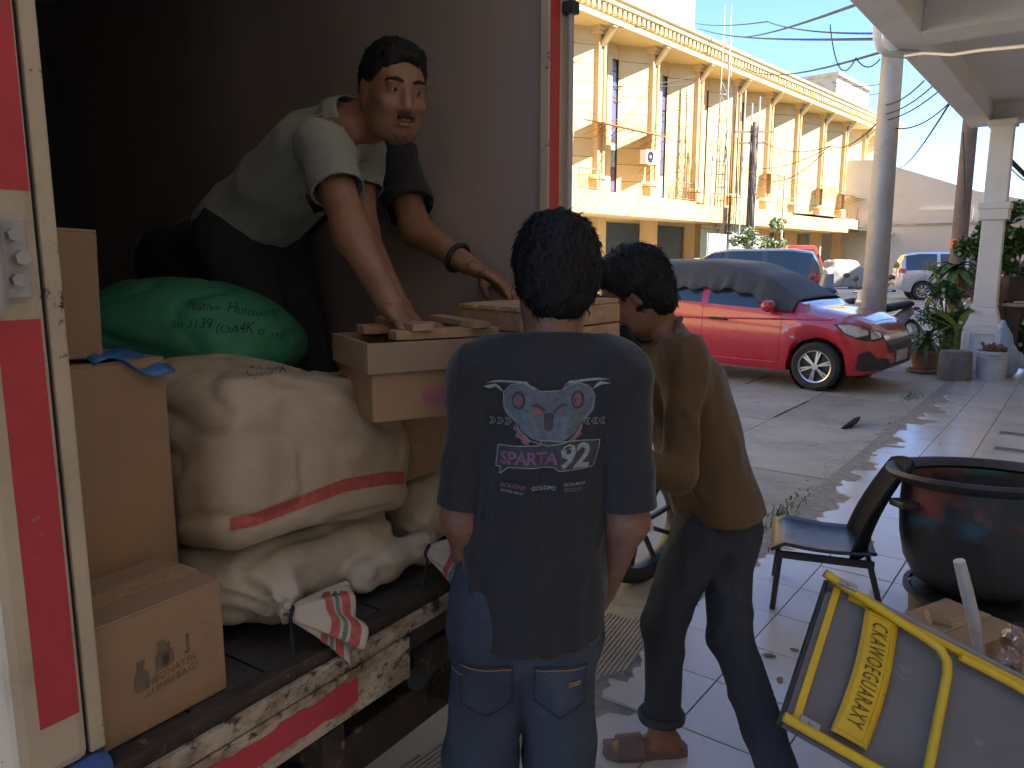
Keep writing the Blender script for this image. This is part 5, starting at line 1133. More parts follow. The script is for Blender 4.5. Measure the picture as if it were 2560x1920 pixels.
# ---------------------------------------------------------------- 4. man in black behind him
th = thing('person', 'man in black T-shirt and bracelet reaching out from behind the polo-shirted man', 'person', tr(1.05, 1.3, FZ), 0, 'men unloading the truck')
hc = at(1000, 215, 2.45); HM = basis((.75, -.5, -.5), (.3, -.2, 1)); nb = at(955, 330, 2.5); ch = at(900, 450, 2.58); pv = tr(1.05, 1.3, 1.5)
shN = at(985, 400, 2.3); elN = at(1040, 575, 2.16); wrN = at(1175, 665, 2.03); shF = at(1010, 380, 2.62); elF = at(1110, 560, 2.5); wrF = at(1215, 690, 2.2)
lean = (nb-pv).normalized(); hN, hF = pv-T_*.07, pv+T_*.07; kN, kF = tr(.98, 1.2, 1.13), tr(1.12, 1.25, 1.13); aN, aF = tr(.96, 1.35, FZ+.085), tr(1.1, 1.4, FZ+.085)
S = SDF(); head_sdf(S, hc, HM); S.rc(nb, hc+HM @ V((0, -.03, -.05)), .056, .054, .03); S.rc(ch, pv, .1, .1, .05, T_, 1.3); S.rc(shN.lerp(nb, .25), shF.lerp(nb, .25), .055, .055, .05)
for s_, e_, w_ in ((shN, elN, wrN), (shF, elF, wrF)): limb(S, [s_, e_, w_], [.052, .043, .028])
for h_, k_, a_ in ((hN, kN, aN), (hF, kF, aF)): limb(S, [h_, k_, a_], [.08, .055, .038], .05); foot_sdf(S, a_, -B_)
me = np_mesh('body', [S.mesh(.0078, 1), hand_sdf(wrN, (.8, -.35, -.35), (.2, -.2, -1), .35, 1., 1, .2), hand_sdf(wrF, (.6, -.6, -.3), (0, 0, -1), .4, 1., -1)]); smooth(me, 0); link('body', me, M_skin, th)
hair(hc, HM, th, 1.0, 'short', n=300, len_=.01, seed=11); face_parts(hc, HM, th)
S = SDF(); S.rc(ch+lean*.08, pv-lean*.02, .116, .122, .05, T_, 1.32); S.rc(shN.lerp(nb, .1), shF.lerp(nb, .1), .068, .068, .06); S.rc(nb-lean*.08, nb+lean*.015, .08, .068, .05)
for s_, e_ in ((shN, elN), (shF, elF)): S.rc(s_, e_, .068, .07, .04)
garment(S, 't_shirt', M_tee, th, [(pv-lean*.08, -lean, .3), (elN-(elN-shN)*.3, (elN-shN), .12), (elF-(elF-shF)*.3, (elF-shF), .12), (nb+lean*.012, lean, .13)], h=.01, amp=.007, ax=lean, seed=6)
S = SDF()
for h_, k_, a_ in ((hN, kN, aN), (hF, kF, aF)): limb(S, [h_, k_, a_], [.095, .075, .07], .03)
S.rc(pv+lean*.04, pv-V((0, 0, .05)), .11, .11, .05, T_, 1.25)
garment(S, 'trousers', M_drk, th, [(pv+lean*.08, lean+V((0, 0, .3)), .19), (aN-V((0, 0, .03)), (0, 0, -1), .15), (aF-V((0, 0, .03)), (0, 0, -1), .15)], h=.012, amp=.006, seed=12)
d_ = (wrN-elN).normalized(); q = MB(); cn = wrN.lerp(elN, .22); u_ = d_.orthogonal().normalized(); v_ = d_.cross(u_); q.tube([cn+(u_*math.cos(a)+v_*math.sin(a))*.037 for a in [i*2*math.pi/20 for i in range(20)]], .007, 8, closed=True); q.build('bracelet', M_black, th, sm=60)
# ================================================================ vehicles
def lerp_tab(t, x):
    if x <= t[0][0]: return t[0][1]
    for (a, b), (c, d) in zip(t, t[1:]):
        if x <= c: u = (x-a)/(c-a); u = u*u*(3-2*u)*.35+u*.65; return b+(d-b)*u
    return t[-1][1]
M_red = mat('red_car_paint', (.52, .015, .03), .25, .1, .05, 2, coat=1, spec=.6)
M_silver = mat('silver_car_paint', (.55, .56, .57), .3, .5, .04, 2, coat=1)
M_dkcar = mat('dark_grey_car_paint', (.08, .085, .09), .3, .3, .06, 2, coat=1)
M_whcar = mat('white_car_paint', (.75, .75, .74), .3, 0, .04, 2, coat=1)
M_rtruck = mat('red_truck_paint', (.42, .035, .03), .4, 0, .12, 2, coat=.6)
M_cglass = glass('car_glass', (.03, .05, .06), .03)
M_lamp = mat('headlamp_glass', (.5, .52, .54), .08, .3, .15, 30, spec=.8, coat=1); M_tail = mat('tail_lamp_red', (.5, .01, .01), .15, 0, .1, 10, coat=1)
M_alloy = mat('alloy_rim', (.62, .62, .62), .25, .9, .06, 8); M_tyre = mat('tyre_rubber', (.03, .03, .031), .8, var=.2, scale=30, bump=.3, bscale=60, dirt=((.12, .1, .08), 10, .55, .2, .5))
def wheel(par, c, r=.285, wd=.175, side=-1, spokes=6, moto=False, name='wheel', m_rim=None):
    """wheel with its axis along local y; side: which way the outer face looks"""
    c = V(c); RX = Matrix.Rotation(math.pi/2, 4, 'X'); h = wd/2; m_rim = m_rim or M_alloy
    k = .66 if not moto else .76
    ty = MB().lathe([(r*k, -h*.85), (r*.86, -h), (r*.97, -h*.72), (r, -h*.3), (r, h*.3), (r*.97, h*.72), (r*.86, h), (r*k, h*.85), (r*k, -h*.85)], c, 36, RX).build(name, M_tyre, par, sm=35)
    MB().lathe([(r*k*1.01, -h*.86), (r*k*.93, -h*.8), (r*k*.9, -h*.3), (r*k*.9, h*.3), (r*k*.93, h*.8), (r*k*1.01, h*.86)], c, 36, RX).build('rim', m_rim, ty, sm=35)
    q = MB(); yo = side*h*(.62 if not moto else .0)
    for i in range(spokes):
        a = 2*math.pi*i/spokes+.3
        for da in ((-.1, .1) if not moto else (0,)):
            p0 = c+V((math.cos(a+da*.6)*r*.1, yo, math.sin(a+da*.6)*r*.1)); p1 = c+V((math.cos(a+da)*r*k*.95, yo*.92, math.sin(a+da)*r*k*.95)); q.bar(p0, p1, r*.07, r*.06, (0, 1, 0))
    q.build('spokes', m_rim, ty); MB().lathe([(0, -h*.2), (r*.14, -h*.2), (r*.14, h*.2), (0, h*.2)], c+V((0, yo*.95, 0)), 16, RX).build('hub', m_rim, ty, sm=40)
    if not moto: MB().lathe([(0, 0), (r*k*.9, 0)], c+V((0, yo*.2, 0)), 24, RX).build('brake_disc', M_blkp, ty)
    return ty
class Car:
    def __init__(s, name, label, loc, yaw, tabs, paint, L, wheels, wr=.29, sides=(), cat='car', group=None, NS=84, ws=(.15, 1.0), rs=(-1.86, -1.5), spokes=6, track=.74):
        s.th = thing(name, label, cat, loc, yaw, group, world=False); s.t = tabs; s.L = L; s.wh = wheels; s.wr = wr
        xs = sorted(set([-L/2+L*i/NS for i in range(NS+1)])); s.xs = xs; s.sec = [s.section(x) for x in xs]; nq = len(s.sec[0])
        full = [[V((x, y, z)) for y, z in sc]+[V((x, -y, z)) for y, z in sc[-2::-1]] for x, sc in zip(xs, s.sec)]; n = len(full[0]); mb, gl = MB(), MB()
        mb.v = [tuple(p) for r_ in full for p in r_]; gl.v = list(mb.v)
        for i in range(len(xs)-1):
            xm = (xs[i]+xs[i+1])/2
            for j in range(n-1):
                jj = min(j, n-2-j); f = (i*n+j, (i+1)*n+j, (i+1)*n+j+1, i*n+j+1)
                isg = (jj in (4, 5) and any(a < xm < b for a, b in sides)) or (jj in (6, 7) and (ws[0] < xm < ws[1] or rs[0] < xm < rs[1])) or (jj == 5 and ws[0]+.25 < xm < ws[1]-.12 and False)
                (gl if isg else mb).f.append(f); (gl if isg else mb).m.append(0)
        for e, i in ((0, 0), (1, len(xs)-1)): mb.f.append(tuple(i*n+j for j in (range(n) if e else range(n-1, -1, -1)))); mb.m.append(0)
        for i in range(len(xs)-1): mb.f.append((i*n+n-1, (i+1)*n+n-1, (i+1)*n, i*n)); mb.m.append(0)
        s.body = mb.build('body', paint, s.th, sm=32); g_ = gl.build('windows', M_cglass, s.th, sm=40)
        for ob in (s.body, g_):
            bm = bmesh.new(); bm.from_mesh(ob.data); bmesh.ops.delete(bm, geom=[v for v in bm.verts if not v.link_faces], context='VERTS'); bm.to_mesh(ob.data); bm.free()
        allm = MB(); allm.v = list(mb.v); allm.f = mb.f+gl.f; allm.m = [0]*len(allm.f); s.bvh = bvh_of(allm.mesh('tmp'))
        for x in wheels:
            for sd_ in (-1, 1): wheel(s.th, (x, sd_*track, wr), wr, .18, sd_, spokes)
            for sd_ in (-1, 1): MB().lathe([(wr*1.14, -.1), (wr*1.14, .1)], (x, sd_*(track-.08), wr), 24, Matrix.Rotation(math.pi/2, 4, 'X')).lathe([(0, 0), (wr*1.14, 0)], (x, sd_*(track-.2), wr), 24, Matrix.Rotation(math.pi/2, 4, 'X')).build('wheel_well', M_black, s.th)
    def section(s, x):
        t = s.t; zt, zb_, wm, wt = lerp_tab(t['top'], x), lerp_tab(t['belt'], x), lerp_tab(t['wm'], x), lerp_tab(t['wt'], x); z0 = lerp_tab(t['bot'], x); R = s.wr*1.16
        for w_ in s.wh:
            if abs(x-w_) < R: z0 = max(z0, s.wr+math.sqrt(R*R-(x-w_)**2))
        zt = max(zt, zb_+.01); g = zt-zb_; zs = [z0, z0+.07, z0*.5+zb_*.5, zb_-.09, zb_, zb_+g*.5, zb_+g*.9, zt-.012*min(g*5, 1), zt]
        for i in range(1, 5): zs[i] = max(zs[i], zs[i-1]+.004)
        w4 = wm*.965; ys = [wm*.93, wm*.985, wm, wm*.99, w4, w4*.45+wt*.55 if g > .1 else w4*.9, wt, wt*.7, 0]
        if g > .1: ys[5] = w4+(wt-w4)*.42
        else: ys[5], ys[6] = w4*.86, w4*.74; ys[7] = w4*.45
        return list(zip(ys, zs))
    def decal(s, poly, org, e1, d, m, name, off=.004, par=None, step=.04):
        """outline (t along e1, z) laid on the body along d"""
        e1 = V(e1).normalized(); M_ = Matrix(((e1.x, 0, 0, org[0]), (e1.y, 0, 0, org[1]), (0, 1, 0, 0), (0, 0, 0, 1)))
        me = fill_mesh(name, [poly], step); lay(me, M_, d, s.bvh, off, 1.2); smooth(me, 0); return link(name, me, m, par or s.th)
    def line(s, pts, d, m, name, r=.004, off=.0):
        o2 = []
        for p in pts:
            h = s.bvh.ray_cast(V(p)-V(d)*1.2, V(d), 2.4)
            if h[0] is not None: o2.append(h[0]-V(d)*off)
        if len(o2) > 1: MB().tube(o2, r, 5).build(name, m, s.th)
HT = dict(top=[(-1.9, .62), (-1.88, .9), (-1.82, 1.06), (-1.62, 1.36), (-1.45, 1.45), (-1.0, 1.5), (-.3, 1.5), (.1, 1.46), (.45, 1.33), (.98, 1.01), (1.08, .955), (1.5, .885), (1.7, .81), (1.83, .69), (1.9, .56)],
    belt=[(-1.9, .6), (-1.8, .9), (-1.5, 1.05), (-.8, 1.0), (.6, .93), (1.0, .9), (1.5, .82), (1.75, .72), (1.9, .55)],
    wm=[(-1.9, .55), (-1.8, .72), (-1.4, .82), (-.6, .84), (1.0, .84), (1.45, .81), (1.65, .74), (1.8, .62), (1.9, .46)],
    wt=[(-1.9, .5), (-1.6, .53), (-.9, .57), (.2, .57), (.6, .62), (1.0, .68), (1.5, .6), (1.9, .35)],
    bot=[(-1.9, .36), (-1.7, .26), (-1.3, .22), (1.3, .2), (1.6, .2), (1.8, .24), (1.9, .3)])
fw = V((.75, -.66, 0)).normalized(); yaw = math.atan2(fw.y, fw.x); Rw = Matrix.Rotation(yaw, 3, 'Z')
cl = V((3.56, 8.8, 0))-Rw @ V((1.2, -.74, 0)); cl.z = -.012
car = Car('hatchback_car', 'red hatchback car parked at the kerb under a dark half cover', cl, yaw, HT, M_red, 3.8, (-1.2, 1.2), .285, sides=((-1.25, -.28), (-.18, .62)))
dfr = V((-.6, .8, 0)); e_fr = V((.8, .6, 0)); og = (1.72, -.66)
car.decal([(-.36, .79), (-.2, .80), (.0, .755), (.2, .7), (.2, .63), (.05, .6), (-.12, .62), (-.26, .68)], og, e_fr, dfr, M_blkp, 'headlight', .003)
hl = car.decal([(-.32, .78), (-.2, .79), (-.02, .745), (.0, .68), (-.14, .645), (-.25, .69)], og, e_fr, dfr, M_lamp, 'headlight_lens', .007)
car.decal([(.02, .735), (.16, .695), (.16, .645), (.03, .625)], og, e_fr, dfr, M_lamp, 'headlight_lens', .007)
car.decal([(-.1, .46), (.02, .5), (.1, .42), (.3, .40), (.3, .30), (-.02, .26), (-.12, .28)], og, e_fr, dfr, M_blkp, 'bumper_vent', .004)
dl = V((-.6, -.8, 0)); car.decal([(-.32, .78), (-.2, .79), (-.02, .745), (.14, .695), (.14, .63), (-.14, .645), (-.25, .69)], (1.72, .66), V((.8, -.6, 0)), dl, M_lamp, 'headlight_lens', .006)
car.decal([(-.5, .60), (.5, .60), (.46, .46), (-.46, .46)], (1.9, 0), (0, 1, 0), (-1, 0, 0), M_blkp, 'grille', .005); car.decal([(-.5, .66), (.5, .66), (.5, .615), (-.5, .615)], (1.9, 0), (0, 1, 0), (-1, 0, 0), M_chrome, 'grille_bar', .012)
car.decal([(-.55, .34), (.55, .34), (.5, .22), (-.5, .22)], (1.9, 0), (0, 1, 0), (-1, 0, 0), M_blkp, 'lower_grille', .005)
MB().box((1.915, 0, .41), (.012, .44, .13)).build('number_plate', M_wht2 if False else mat('plate', (.4, .4, .4), .5), car.th)
for x0 in (.78, -.24, -1.32): car.line([(x0+.02*(z-.5), -.9, z) for z in [.27+.05*i for i in range(14)]], (0, 1, 0), M_black, 'door_seam', .0035, -.001)
car.line([(x_, -.9, .30) for x_ in [-.85+.1*i for i in range(17)]], (0, 1, 0), M_red, 'sill_crease', .012)
car.line([(x_, -.9, .80+.03*(x_-.2)) for x_ in [-1.5+.1*i for i in range(30)]], (0, 1, 0), M_red, 'shoulder_crease', .012)
car.decal([(0, 0), (.2, 0), (.2, .03), (0, .03)], (-.1, -.84), (1, 0, 0), (0, 1, 0), M_red, 'handle_recess', .002)
MB().bar((-.12, -.865, .79), (.1, -.868, .785), .03, .032).build('door_handle', M_black, car.th, bev=.008)
car.decal([(.9, .60), (.95, .60), (.95, .63), (.9, .63)], (0, -.84), (1, 0, 0), (0, 1, 0), M_lamp, 'side_indicator', .005)
for sd_ in (-1, 1):
    mr_ = MB().ell((.66, sd_*.93, .97), (.085, .115, .075), 14, 10).build('wing_mirror', M_red, car.th, sm=60); MB().bar((.68, sd_*.78, .93), (.68, sd_*.88, .94), .05, .04).build('mirror_arm', M_blkp, mr_)
# half cover: heavy cloth over roof and windscreen, with a scalloped hem
M_cover = mat('charcoal_car_cover', (.07, .067, .064), .95, var=.15, scale=5, bump=.35, bscale=40, sheen=.2)
cv = MB(); rows = []; NX, NY = 70, 44; rc_ = random.Random(3)
def zlow(x): return lerp_tab([(-2, .98), (-1.4, 1.08), (-.4, 1.15), (.2, 1.14), (.45, 1.05), (.7, .93), (.95, .91), (1.2, .92)], x)
for i in range(NX+1):
    x = -1.87+2.8*i/NX; sc = car.section(max(min(x, 1.17), -1.85)); zl = zlow(x)+.022*math.sin(x*21)*(1 if x < .5 else .4)
    pts = [(y, z) for y, z in sc if z > zl]; lo_ = [(y, z) for y, z in sc if z <= zl]
    if lo_ and pts: (y0, z0), (y1, z1) = lo_[-1], pts[0]; f = (zl-z0)/max(z1-z0, 1e-4); pts = [(y0+(y1-y0)*f, zl)]+pts
    if len(pts) < 2: pts = [sc[-2], sc[-1]]
    half = pts+[(-y, z) for y, z in pts[-2::-1]]; L = [0]
    for (a, b), (c, d) in zip(half, half[1:]): L.append(L[-1]+math.hypot(c-a, d-b))
    row = []
    for j in range(NY+1):
        t = L[-1]*j/NY; k = max(k_ for k_ in range(len(L)) if L[k_] <= t+1e-9); k = min(k, len(L)-2); f = (t-L[k])/max(L[k+1]-L[k], 1e-6)
        y = half[k][0]+(half[k+1][0]-half[k][0])*f; z = half[k][1]+(half[k+1][1]-half[k][1])*f; e = min(t, L[-1]-t); hem = max(1-e/.32, 0)
        sg = 1 if y > 0 else -1; rip = hem*(.022*math.sin(x*23+2*math.sin(x*5))+.012*math.sin(x*41)); off = .022+rip+.035*hem*hem
        row.append(V((x, y+sg*off*(.3+.7*hem), z+.014*(1-hem)+.006*noise.noise(V((x*2.5, y*2.5, z*2.5))))))
    rows.append(row)
for _ in range(4):                      # let the cloth relax between its supports
    old = [[p.copy() for p in r_] for r_ in rows]
    for i in range(1, NX):
        for j in range(6, NY-5): rows[i][j] = old[i][j]*.4+(old[i-1][j]+old[i+1][j]+old[i][j-1]+old[i][j+1])*.15+V((0, 0, .0012))
cv.v = [tuple(p) for r_ in rows for p in r_]; w1 = NY+1; cv.f = [(i*w1+j, (i+1)*w1+j, (i+1)*w1+j+1, i*w1+j+1) for i in range(NX) for j in range(NY)]; cv.m = [0]*len(cv.f)
me = cv.mesh('car_cover'); smooth(me, 0); o = link('car_cover', me, M_cover); o.location = cl; o.rotation_euler = (0, 0, yaw); solid(o, .006); tag(o, 'dark grey cloth half cover with a scalloped hem draped over the red car', 'car cover')
# silver people carrier, dark car, white car far behind
MP = dict(top=[(-2.3, .7), (-2.27, 1.15), (-2.15, 1.5), (-2.0, 1.72), (-1.5, 1.79), (0, 1.79), (.35, 1.74), (.75, 1.52), (1.2, 1.13), (1.3, 1.08), (1.9, .95), (2.15, .8), (2.3, .6)], belt=[(-2.3, .65), (-2.2, 1.08), (-1.6, 1.12), (1.1, 1.0), (1.9, .88), (2.3, .58)],
    wm=[(-2.3, .7), (-2.15, .84), (-1.5, .9), (1.4, .9), (1.9, .84), (2.15, .7), (2.3, .5)], wt=[(-2.3, .6), (-2.0, .63), (0, .65), (.7, .68), (1.2, .74), (1.9, .62), (2.3, .4)], bot=[(-2.3, .42), (-1.9, .3), (1.8, .26), (2.3, .34)])
def mpv(name, label, p, fwd, paint, side=-1):
    f = V(fwd).normalized(); c = Car(name, label, V((p[0], p[1], -.012)), math.atan2(f.y, f.x), MP, paint, 4.6, (-1.4, 1.38), .34, sides=((-2.0, -1.0), (-.9, -.05), (.05, .85)), ws=(.45, 1.2), rs=(-2.24, -2.05), track=.79, spokes=8, group='cars parked along the street')
    for sd_ in (-1, 1):
        d = V((.7, -sd_*.7, 0)); c.decal([(-.22, 1.02), (.1, 1.0), (.12, 1.16), (-.16, 1.18)], (-2.12, sd_*.8), (.7, -sd_*.7*-1, 0), d, M_tail, 'tail_light', .006)
        MB().ell((.85, sd_*.98, 1.08), (.1, .11, .08), 12, 8).build('wing_mirror', paint, c.th, sm=60)
    MB().box((-2.3, 0, .82), (.02, .5, .13)).build('number_plate', M_blkp, c.th)
    for x0 in (.95, -.02, -.98): c.line([(x0, side*.95, .35+.06*i) for i in range(13)], (0, -side, 0), M_black, 'door_seam', .005, -.001)
    for x0 in (-.6, .3): MB().bar((x0-.1, side*.915, .95), (x0+.1, side*.915, .95), .03, .035).build('door_handle', paint, c.th, bev=.006)
    return c
rw = V((15.45, 28.8, 0)); f = V((.95, -.3, 0)).normalized(); Rm = Matrix.Rotation(math.atan2(f.y, f.x), 3, 'Z')
mpv('people_carrier', 'silver people carrier parked beyond the motorcycles', rw-Rm @ V((-1.4, -.79, 0)), f, M_silver)
mpv('people_carrier', 'white car parked behind the silver people carrier', (24.2, 39.5), (.95, -.3, 0), M_whcar)
mpv('people_carrier', 'dark car behind the red hatchback, its windows mirroring the yellow building', (5.75, 20.2), (-.9, .43, 0), M_dkcar, 1)
# red light truck in front of the arcade
lt = thing('light_truck', 'red light truck cab parked before the arcade of the yellow building', 'truck', at(1985, 700, 39.5)*V((1, 1, 0)) if False else V((14.6, 39.0, 0)), math.atan2(-.12, 1), world=False)
pr = [(-.85, .55), (.85, .55), (.92, .8), (.9, 1.25), (.55, 2.1), (.4, 2.2), (-.85, 2.2)]
MB().prism(pr, 1.75, Matrix(((1, 0, 0, 0), (0, 0, 1, -.875), (0, 1, 0, 0), (0, 0, 0, 1)))).build('cab', M_rtruck, lt, bev=.05, sm=40)
MB().prism([(.89, 1.3), (.585, 2.03), (.6, 2.04), (.915, 1.3)], 1.5, Matrix(((1, 0, 0, 0), (0, 0, 1, -.75), (0, 1, 0, 0), (0, 0, 0, 1)))).build('windscreen', M_cglass, lt)
for sd_ in (-1, 1): MB().prism([(-.45, 1.35), (.62, 1.3), (.42, 2.0), (-.45, 2.02)], .02, Matrix(((1, 0, 0, 0), (0, 0, 1, sd_*.88-.01), (0, 1, 0, 0), (0, 0, 0, 1)))).build('side_window', M_cglass, lt); MB().box((.93, sd_*.6, .95), (.04, .34, .2)).build('headlight', M_lamp, lt); MB().bar((.8, sd_*.95, 1.8), (.8, sd_*1.08, 1.8), .05, .3).build('mirror', M_blkp, lt)
MB().box((.9, 0, .62), (.2, 1.8, .22)).build('bumper', M_wht, lt, bev=.03); MB().box((.915, 0, .95), (.03, .75, .16)).build('grille', M_blkp, lt)
for x in (0.1, -3.0):
    for sd_ in (-1, 1): wheel(lt, (x, sd_*.78, .37), .37, .22, sd_, 6)
MB().box((-2.4, 0, .62), (3.6, 1.5, .18)).build('chassis', M_blkp, lt); MB().box((-2.6, 0, 1.1), (3.2, 1.85, .75)).build('cargo_bed', M_rtruck, lt, bev=.02)
# car under a grey tarpaulin
M_tarp = mat('grey_tarpaulin', (.3, .285, .265), .8, var=.12, scale=1.5, bump=.4, bscale=6)
S = SDF(); c0 = at(2105, 700, 41)*V((1, 1, 0)); S.rbox(V((0, 0, .5)), (1.35, .85, .5), .15, .2); S.rbox(V((-.15, 0, .95)), (.7, .7, .5), .25, .5); me = np_mesh('covered_car', [S.mesh(.07, 2)]); displace(me, wrinkle(.035, (0, 0, 1), 2, 4)); cut(me, (0, 0, .02), (0, 0, -1)); smooth(me, 0)
o = link('covered_car', me, M_tarp); o.location = c0; o.rotation_euler = (0, 0, .1); tag(o, 'car wrapped in a pale grey tarpaulin beside the red truck', 'covered car')
# ---------------------------------------------------------------- motorcycles
def moto(label, p, fwd, paint, accent, lean=.06, scooter=True, wr=.28, name='motorcycle', spokes=5, windshield=False):
    f = V(fwd).normalized(); th = thing(name, label, 'motorcycle', V((p[0], p[1], -.012)), math.atan2(f.y, f.x), 'motorcycles standing in the street', world=False); th.rotation_euler[0] = lean
    wheel(th, (.63, 0, wr), wr, .095, -1, spokes, True, 'front_wheel', M_blkp if not scooter else M_alloy); wheel(th, (-.62, 0, wr), wr, .11, -1, spokes, True, 'rear_wheel', M_blkp if not scooter else M_alloy)
    q = MB()
    for e in (-1, 1): q.tube([(.63, e*.075, wr), (.5, e*.075, .62), (.43, e*.06, .86)], .02, 8)
    q.build('front_fork', M_chrome, th, sm=50)
    MB().grid(lambda a, b: V((.63+(wr+.03)*math.cos(.35+2.2*a), (b-.5)*.13, wr+(wr+.03)*math.sin(.35+2.2*a)-.03*abs(b-.5))), 14, 4).build('front_mudguard', paint, th, sm=60)
    S = SDF(); S.ell((.47, 0, .78), (.1, .19, .19), .05); S.ell((.4, 0, .96), (.11, .2, .1), .05); S.rc((.5, 0, .62), (.46, 0, .4), .09, .06, .05, (0, 1, 0), 2.2)
    if scooter: S.rc((.4, 0, .34), (-.05, 0, .3), .05, .05, .05, (0, 1, 0), 2.8); S.rc((-.1, 0, .42), (-.62, 0, .68), .14, .09, .08)
    else: S.rc((.28, 0, .78), (-.05, 0, .74), .13, .09, .06); S.rc((-.3, 0, .72), (-.78, 0, .82), .09, .05, .06); S.rc((.1, 0, .45), (-.2, 0, .42), .13, .13, .08)
    me = np_mesh('fairing', [S.mesh(.022, 1)]); smooth(me, 0); link('fairing', me, paint, th)
    MB().ell((.535, 0, .86), (.06, .13, .075), 12, 8).build('headlight', M_lamp, th, sm=60); MB().ell((.545, 0, .70), (.035, .1, .1), 10, 8).build('front_panel', accent, th, sm=60)
    S = SDF(); S.rc((.0, 0, .74), (-.62, 0, .80), .07, .055, .05, (0, 1, 0), 1.9); me = np_mesh('seat', [S.mesh(.02, 1)]); smooth(me, 0); link('seat', M_ if False else me, M_black, th)
    q = MB(); q.tube([(.3, -.34, 1.02), (.36, -.2, 1.03), (.4, 0, 1.0), (.36, .2, 1.03), (.3, .34, 1.02)], .012, 8); hb = q.build('handlebar', M_chrome, th, sm=60)
    for e in (-1, 1):
        MB().tube([(.3, e*.24, 1.025), (.27, e*.37, 1.02)], .018, 10).build('grip', M_black, hb, sm=60); mr_ = MB().tube([(.34, e*.22, 1.03), (.33, e*.27, 1.14), (.31, e*.3, 1.2)], .006, 6).ell((.3, e*.31, 1.23), (.014, .06, .04), 10, 8).build('mirror', M_blkp, th, sm=60)
        MB().ell((.42, e*.2, .93), (.022, .03, .018), 8, 6).build('indicator', M_lamp, th, sm=60)
    if windshield: MB().grid(lambda a, b: V((.46-.1*b-.04*(2*a-1)**2, (a-.5)*.3*(1-.3*b), 1.02+.25*b)), 8, 6).build('windshield', glass('smoke', (.12, .14, .15), .05), th, sm=60)
    MB().tube([(.1, -.1, .3), (-.3, -.13, .28), (-.75, -.14, .42)], [.03, .04, .05], 12).build('exhaust', M_chrome if not scooter else M_blkp, th, sm=50)
    q = MB(); q.box((-.05, 0, .34), (.36, .2, .24)); q.tube([(.4, 0, .84), (.05, 0, .6), (-.1, 0, .4)], .03, 8); q.bar((-.1, .09, .32), (-.62, .09, wr), .04, .05); q.bar((-.1, -.09, .32), (-.62, -.09, wr), .04, .05); q.build('engine', M_blkp, th, bev=.01)
    MB().ell((-.8, 0, .72), (.05, .08, .04), 10, 6).build('tail_light', M_tail, th, sm=60); MB().bar((0, .1, .26), (.02, .22, .02), .02, .02).build('side_stand', M_blkp, th)
    return th
M_mw = mat('white_moto', (.7, .7, .7), .3, 0, .05, 3, coat=1); M_mr = mat('red_moto', (.5, .02, .03), .3, 0, .05, 3, coat=1); M_mb = mat('black_moto', (.03, .03, .035), .3, 0, .05, 3, coat=1); M_mv = mat('violet_moto', (.36, .32, .44), .35, 0, .1, 3, coat=1); M_mg = mat('grey_moto', (.3, .29, .31), .4, 0, .1, 3, coat=.7)
bf = V((.86, .5, 0)).normalized(); bw = V((.60, 3.42, 0)); moto('white and red motorcycle standing beyond the truck, its front wheel showing between the two men', bw-bf*.63, bf, M_mw, M_mr, 0, False, .285, spokes=9)
moto('black motorcycle with a tall mirror standing beyond the red car bonnet', (5.7, 13.2), (-.75, -.6, 0), M_mb, M_mg, .08, False, windshield=True)
moto('lilac and grey scooter standing beside the tall grey pole', (5.95, 12.1), (-.9, -.5, 0), M_mv, M_mg, .06, True)
moto('black motorcycle with white front parked before the silver people carrier', (12.0, 20.6), (-1, -.15, 0), M_mb, M_mw, .05, False)
moto('white scooter hidden behind the potted palm', (9.6, 16.2), (-.8, -.6, 0), M_mw, M_mg, .06, True)
# rider seen behind the plants
th = thing('person', 'rider in dark top and blue jeans beside the silver people carrier', 'person', (12.35, 20.5, 0)); b0 = V((12.35, 20.5, 0)); S = SDF()
head_sdf(S, b0+V((.0, 0, 1.42)), basis((-1, -.2, 0), (0, 0, 1))); S.rc(b0+V((0, 0, 1.28)), b0+V((0, 0, 1.4)), .055, .05, .03); S.rc(b0+V((.02, 0, 1.15)), b0+V((.08, 0, .84)), .1, .1, .05, (0, 1, 0), 1.4)
for e in (-1, 1): limb(S, [b0+V((0, e*.17, 1.22)), b0+V((-.12, e*.24, 1.0)), b0+V((-.36, e*.28, 1.03))], [.05, .04, .03]); limb(S, [b0+V((.08, e*.09, .84)), b0+V((-.28, e*.17, .7)), b0+V((-.15, e*.2, .12))], [.08, .06, .04]); foot_sdf(S, b0+V((-.15, e*.2, .1)), (-1, 0, 0))
me = np_mesh('body', [S.mesh(.018, 1)]); smooth(me, 0); link('body', me, M_skin, th); hair(b0+V((0, 0, 1.42)), basis((-1, -.2, 0), (0, 0, 1)), th, 1.05, 'full', h=.012, n=60)
S = SDF(); S.rc(b0+V((.02, 0, 1.17)), b0+V((.08, 0, .82)), .115, .12, .05, (0, 1, 0), 1.4)
for e in (-1, 1): S.rc(b0+V((0, e*.17, 1.22)), b0+V((-.1, e*.23, 1.03)), .065, .06, .04)
garment(S, 'top', mat('maroon_top', (.06, .025, .03), .9), th, [(b0+V((0, 0, 1.3)), (0, 0, 1), .3), (b0+V((0, 0, .8)), (0, 0, -1), .4)], h=.02, amp=.006)
S = SDF()
for e in (-1, 1): limb(S, [b0+V((.08, e*.09, .84)), b0+V((-.28, e*.17, .7)), b0+V((-.15, e*.2, .15))], [.1, .075, .06])
garment(S, 'jeans', M_jean, th, [(b0+V((-.15, 0, .13)), (0, 0, -1), .5)], h=.02, amp=.006)
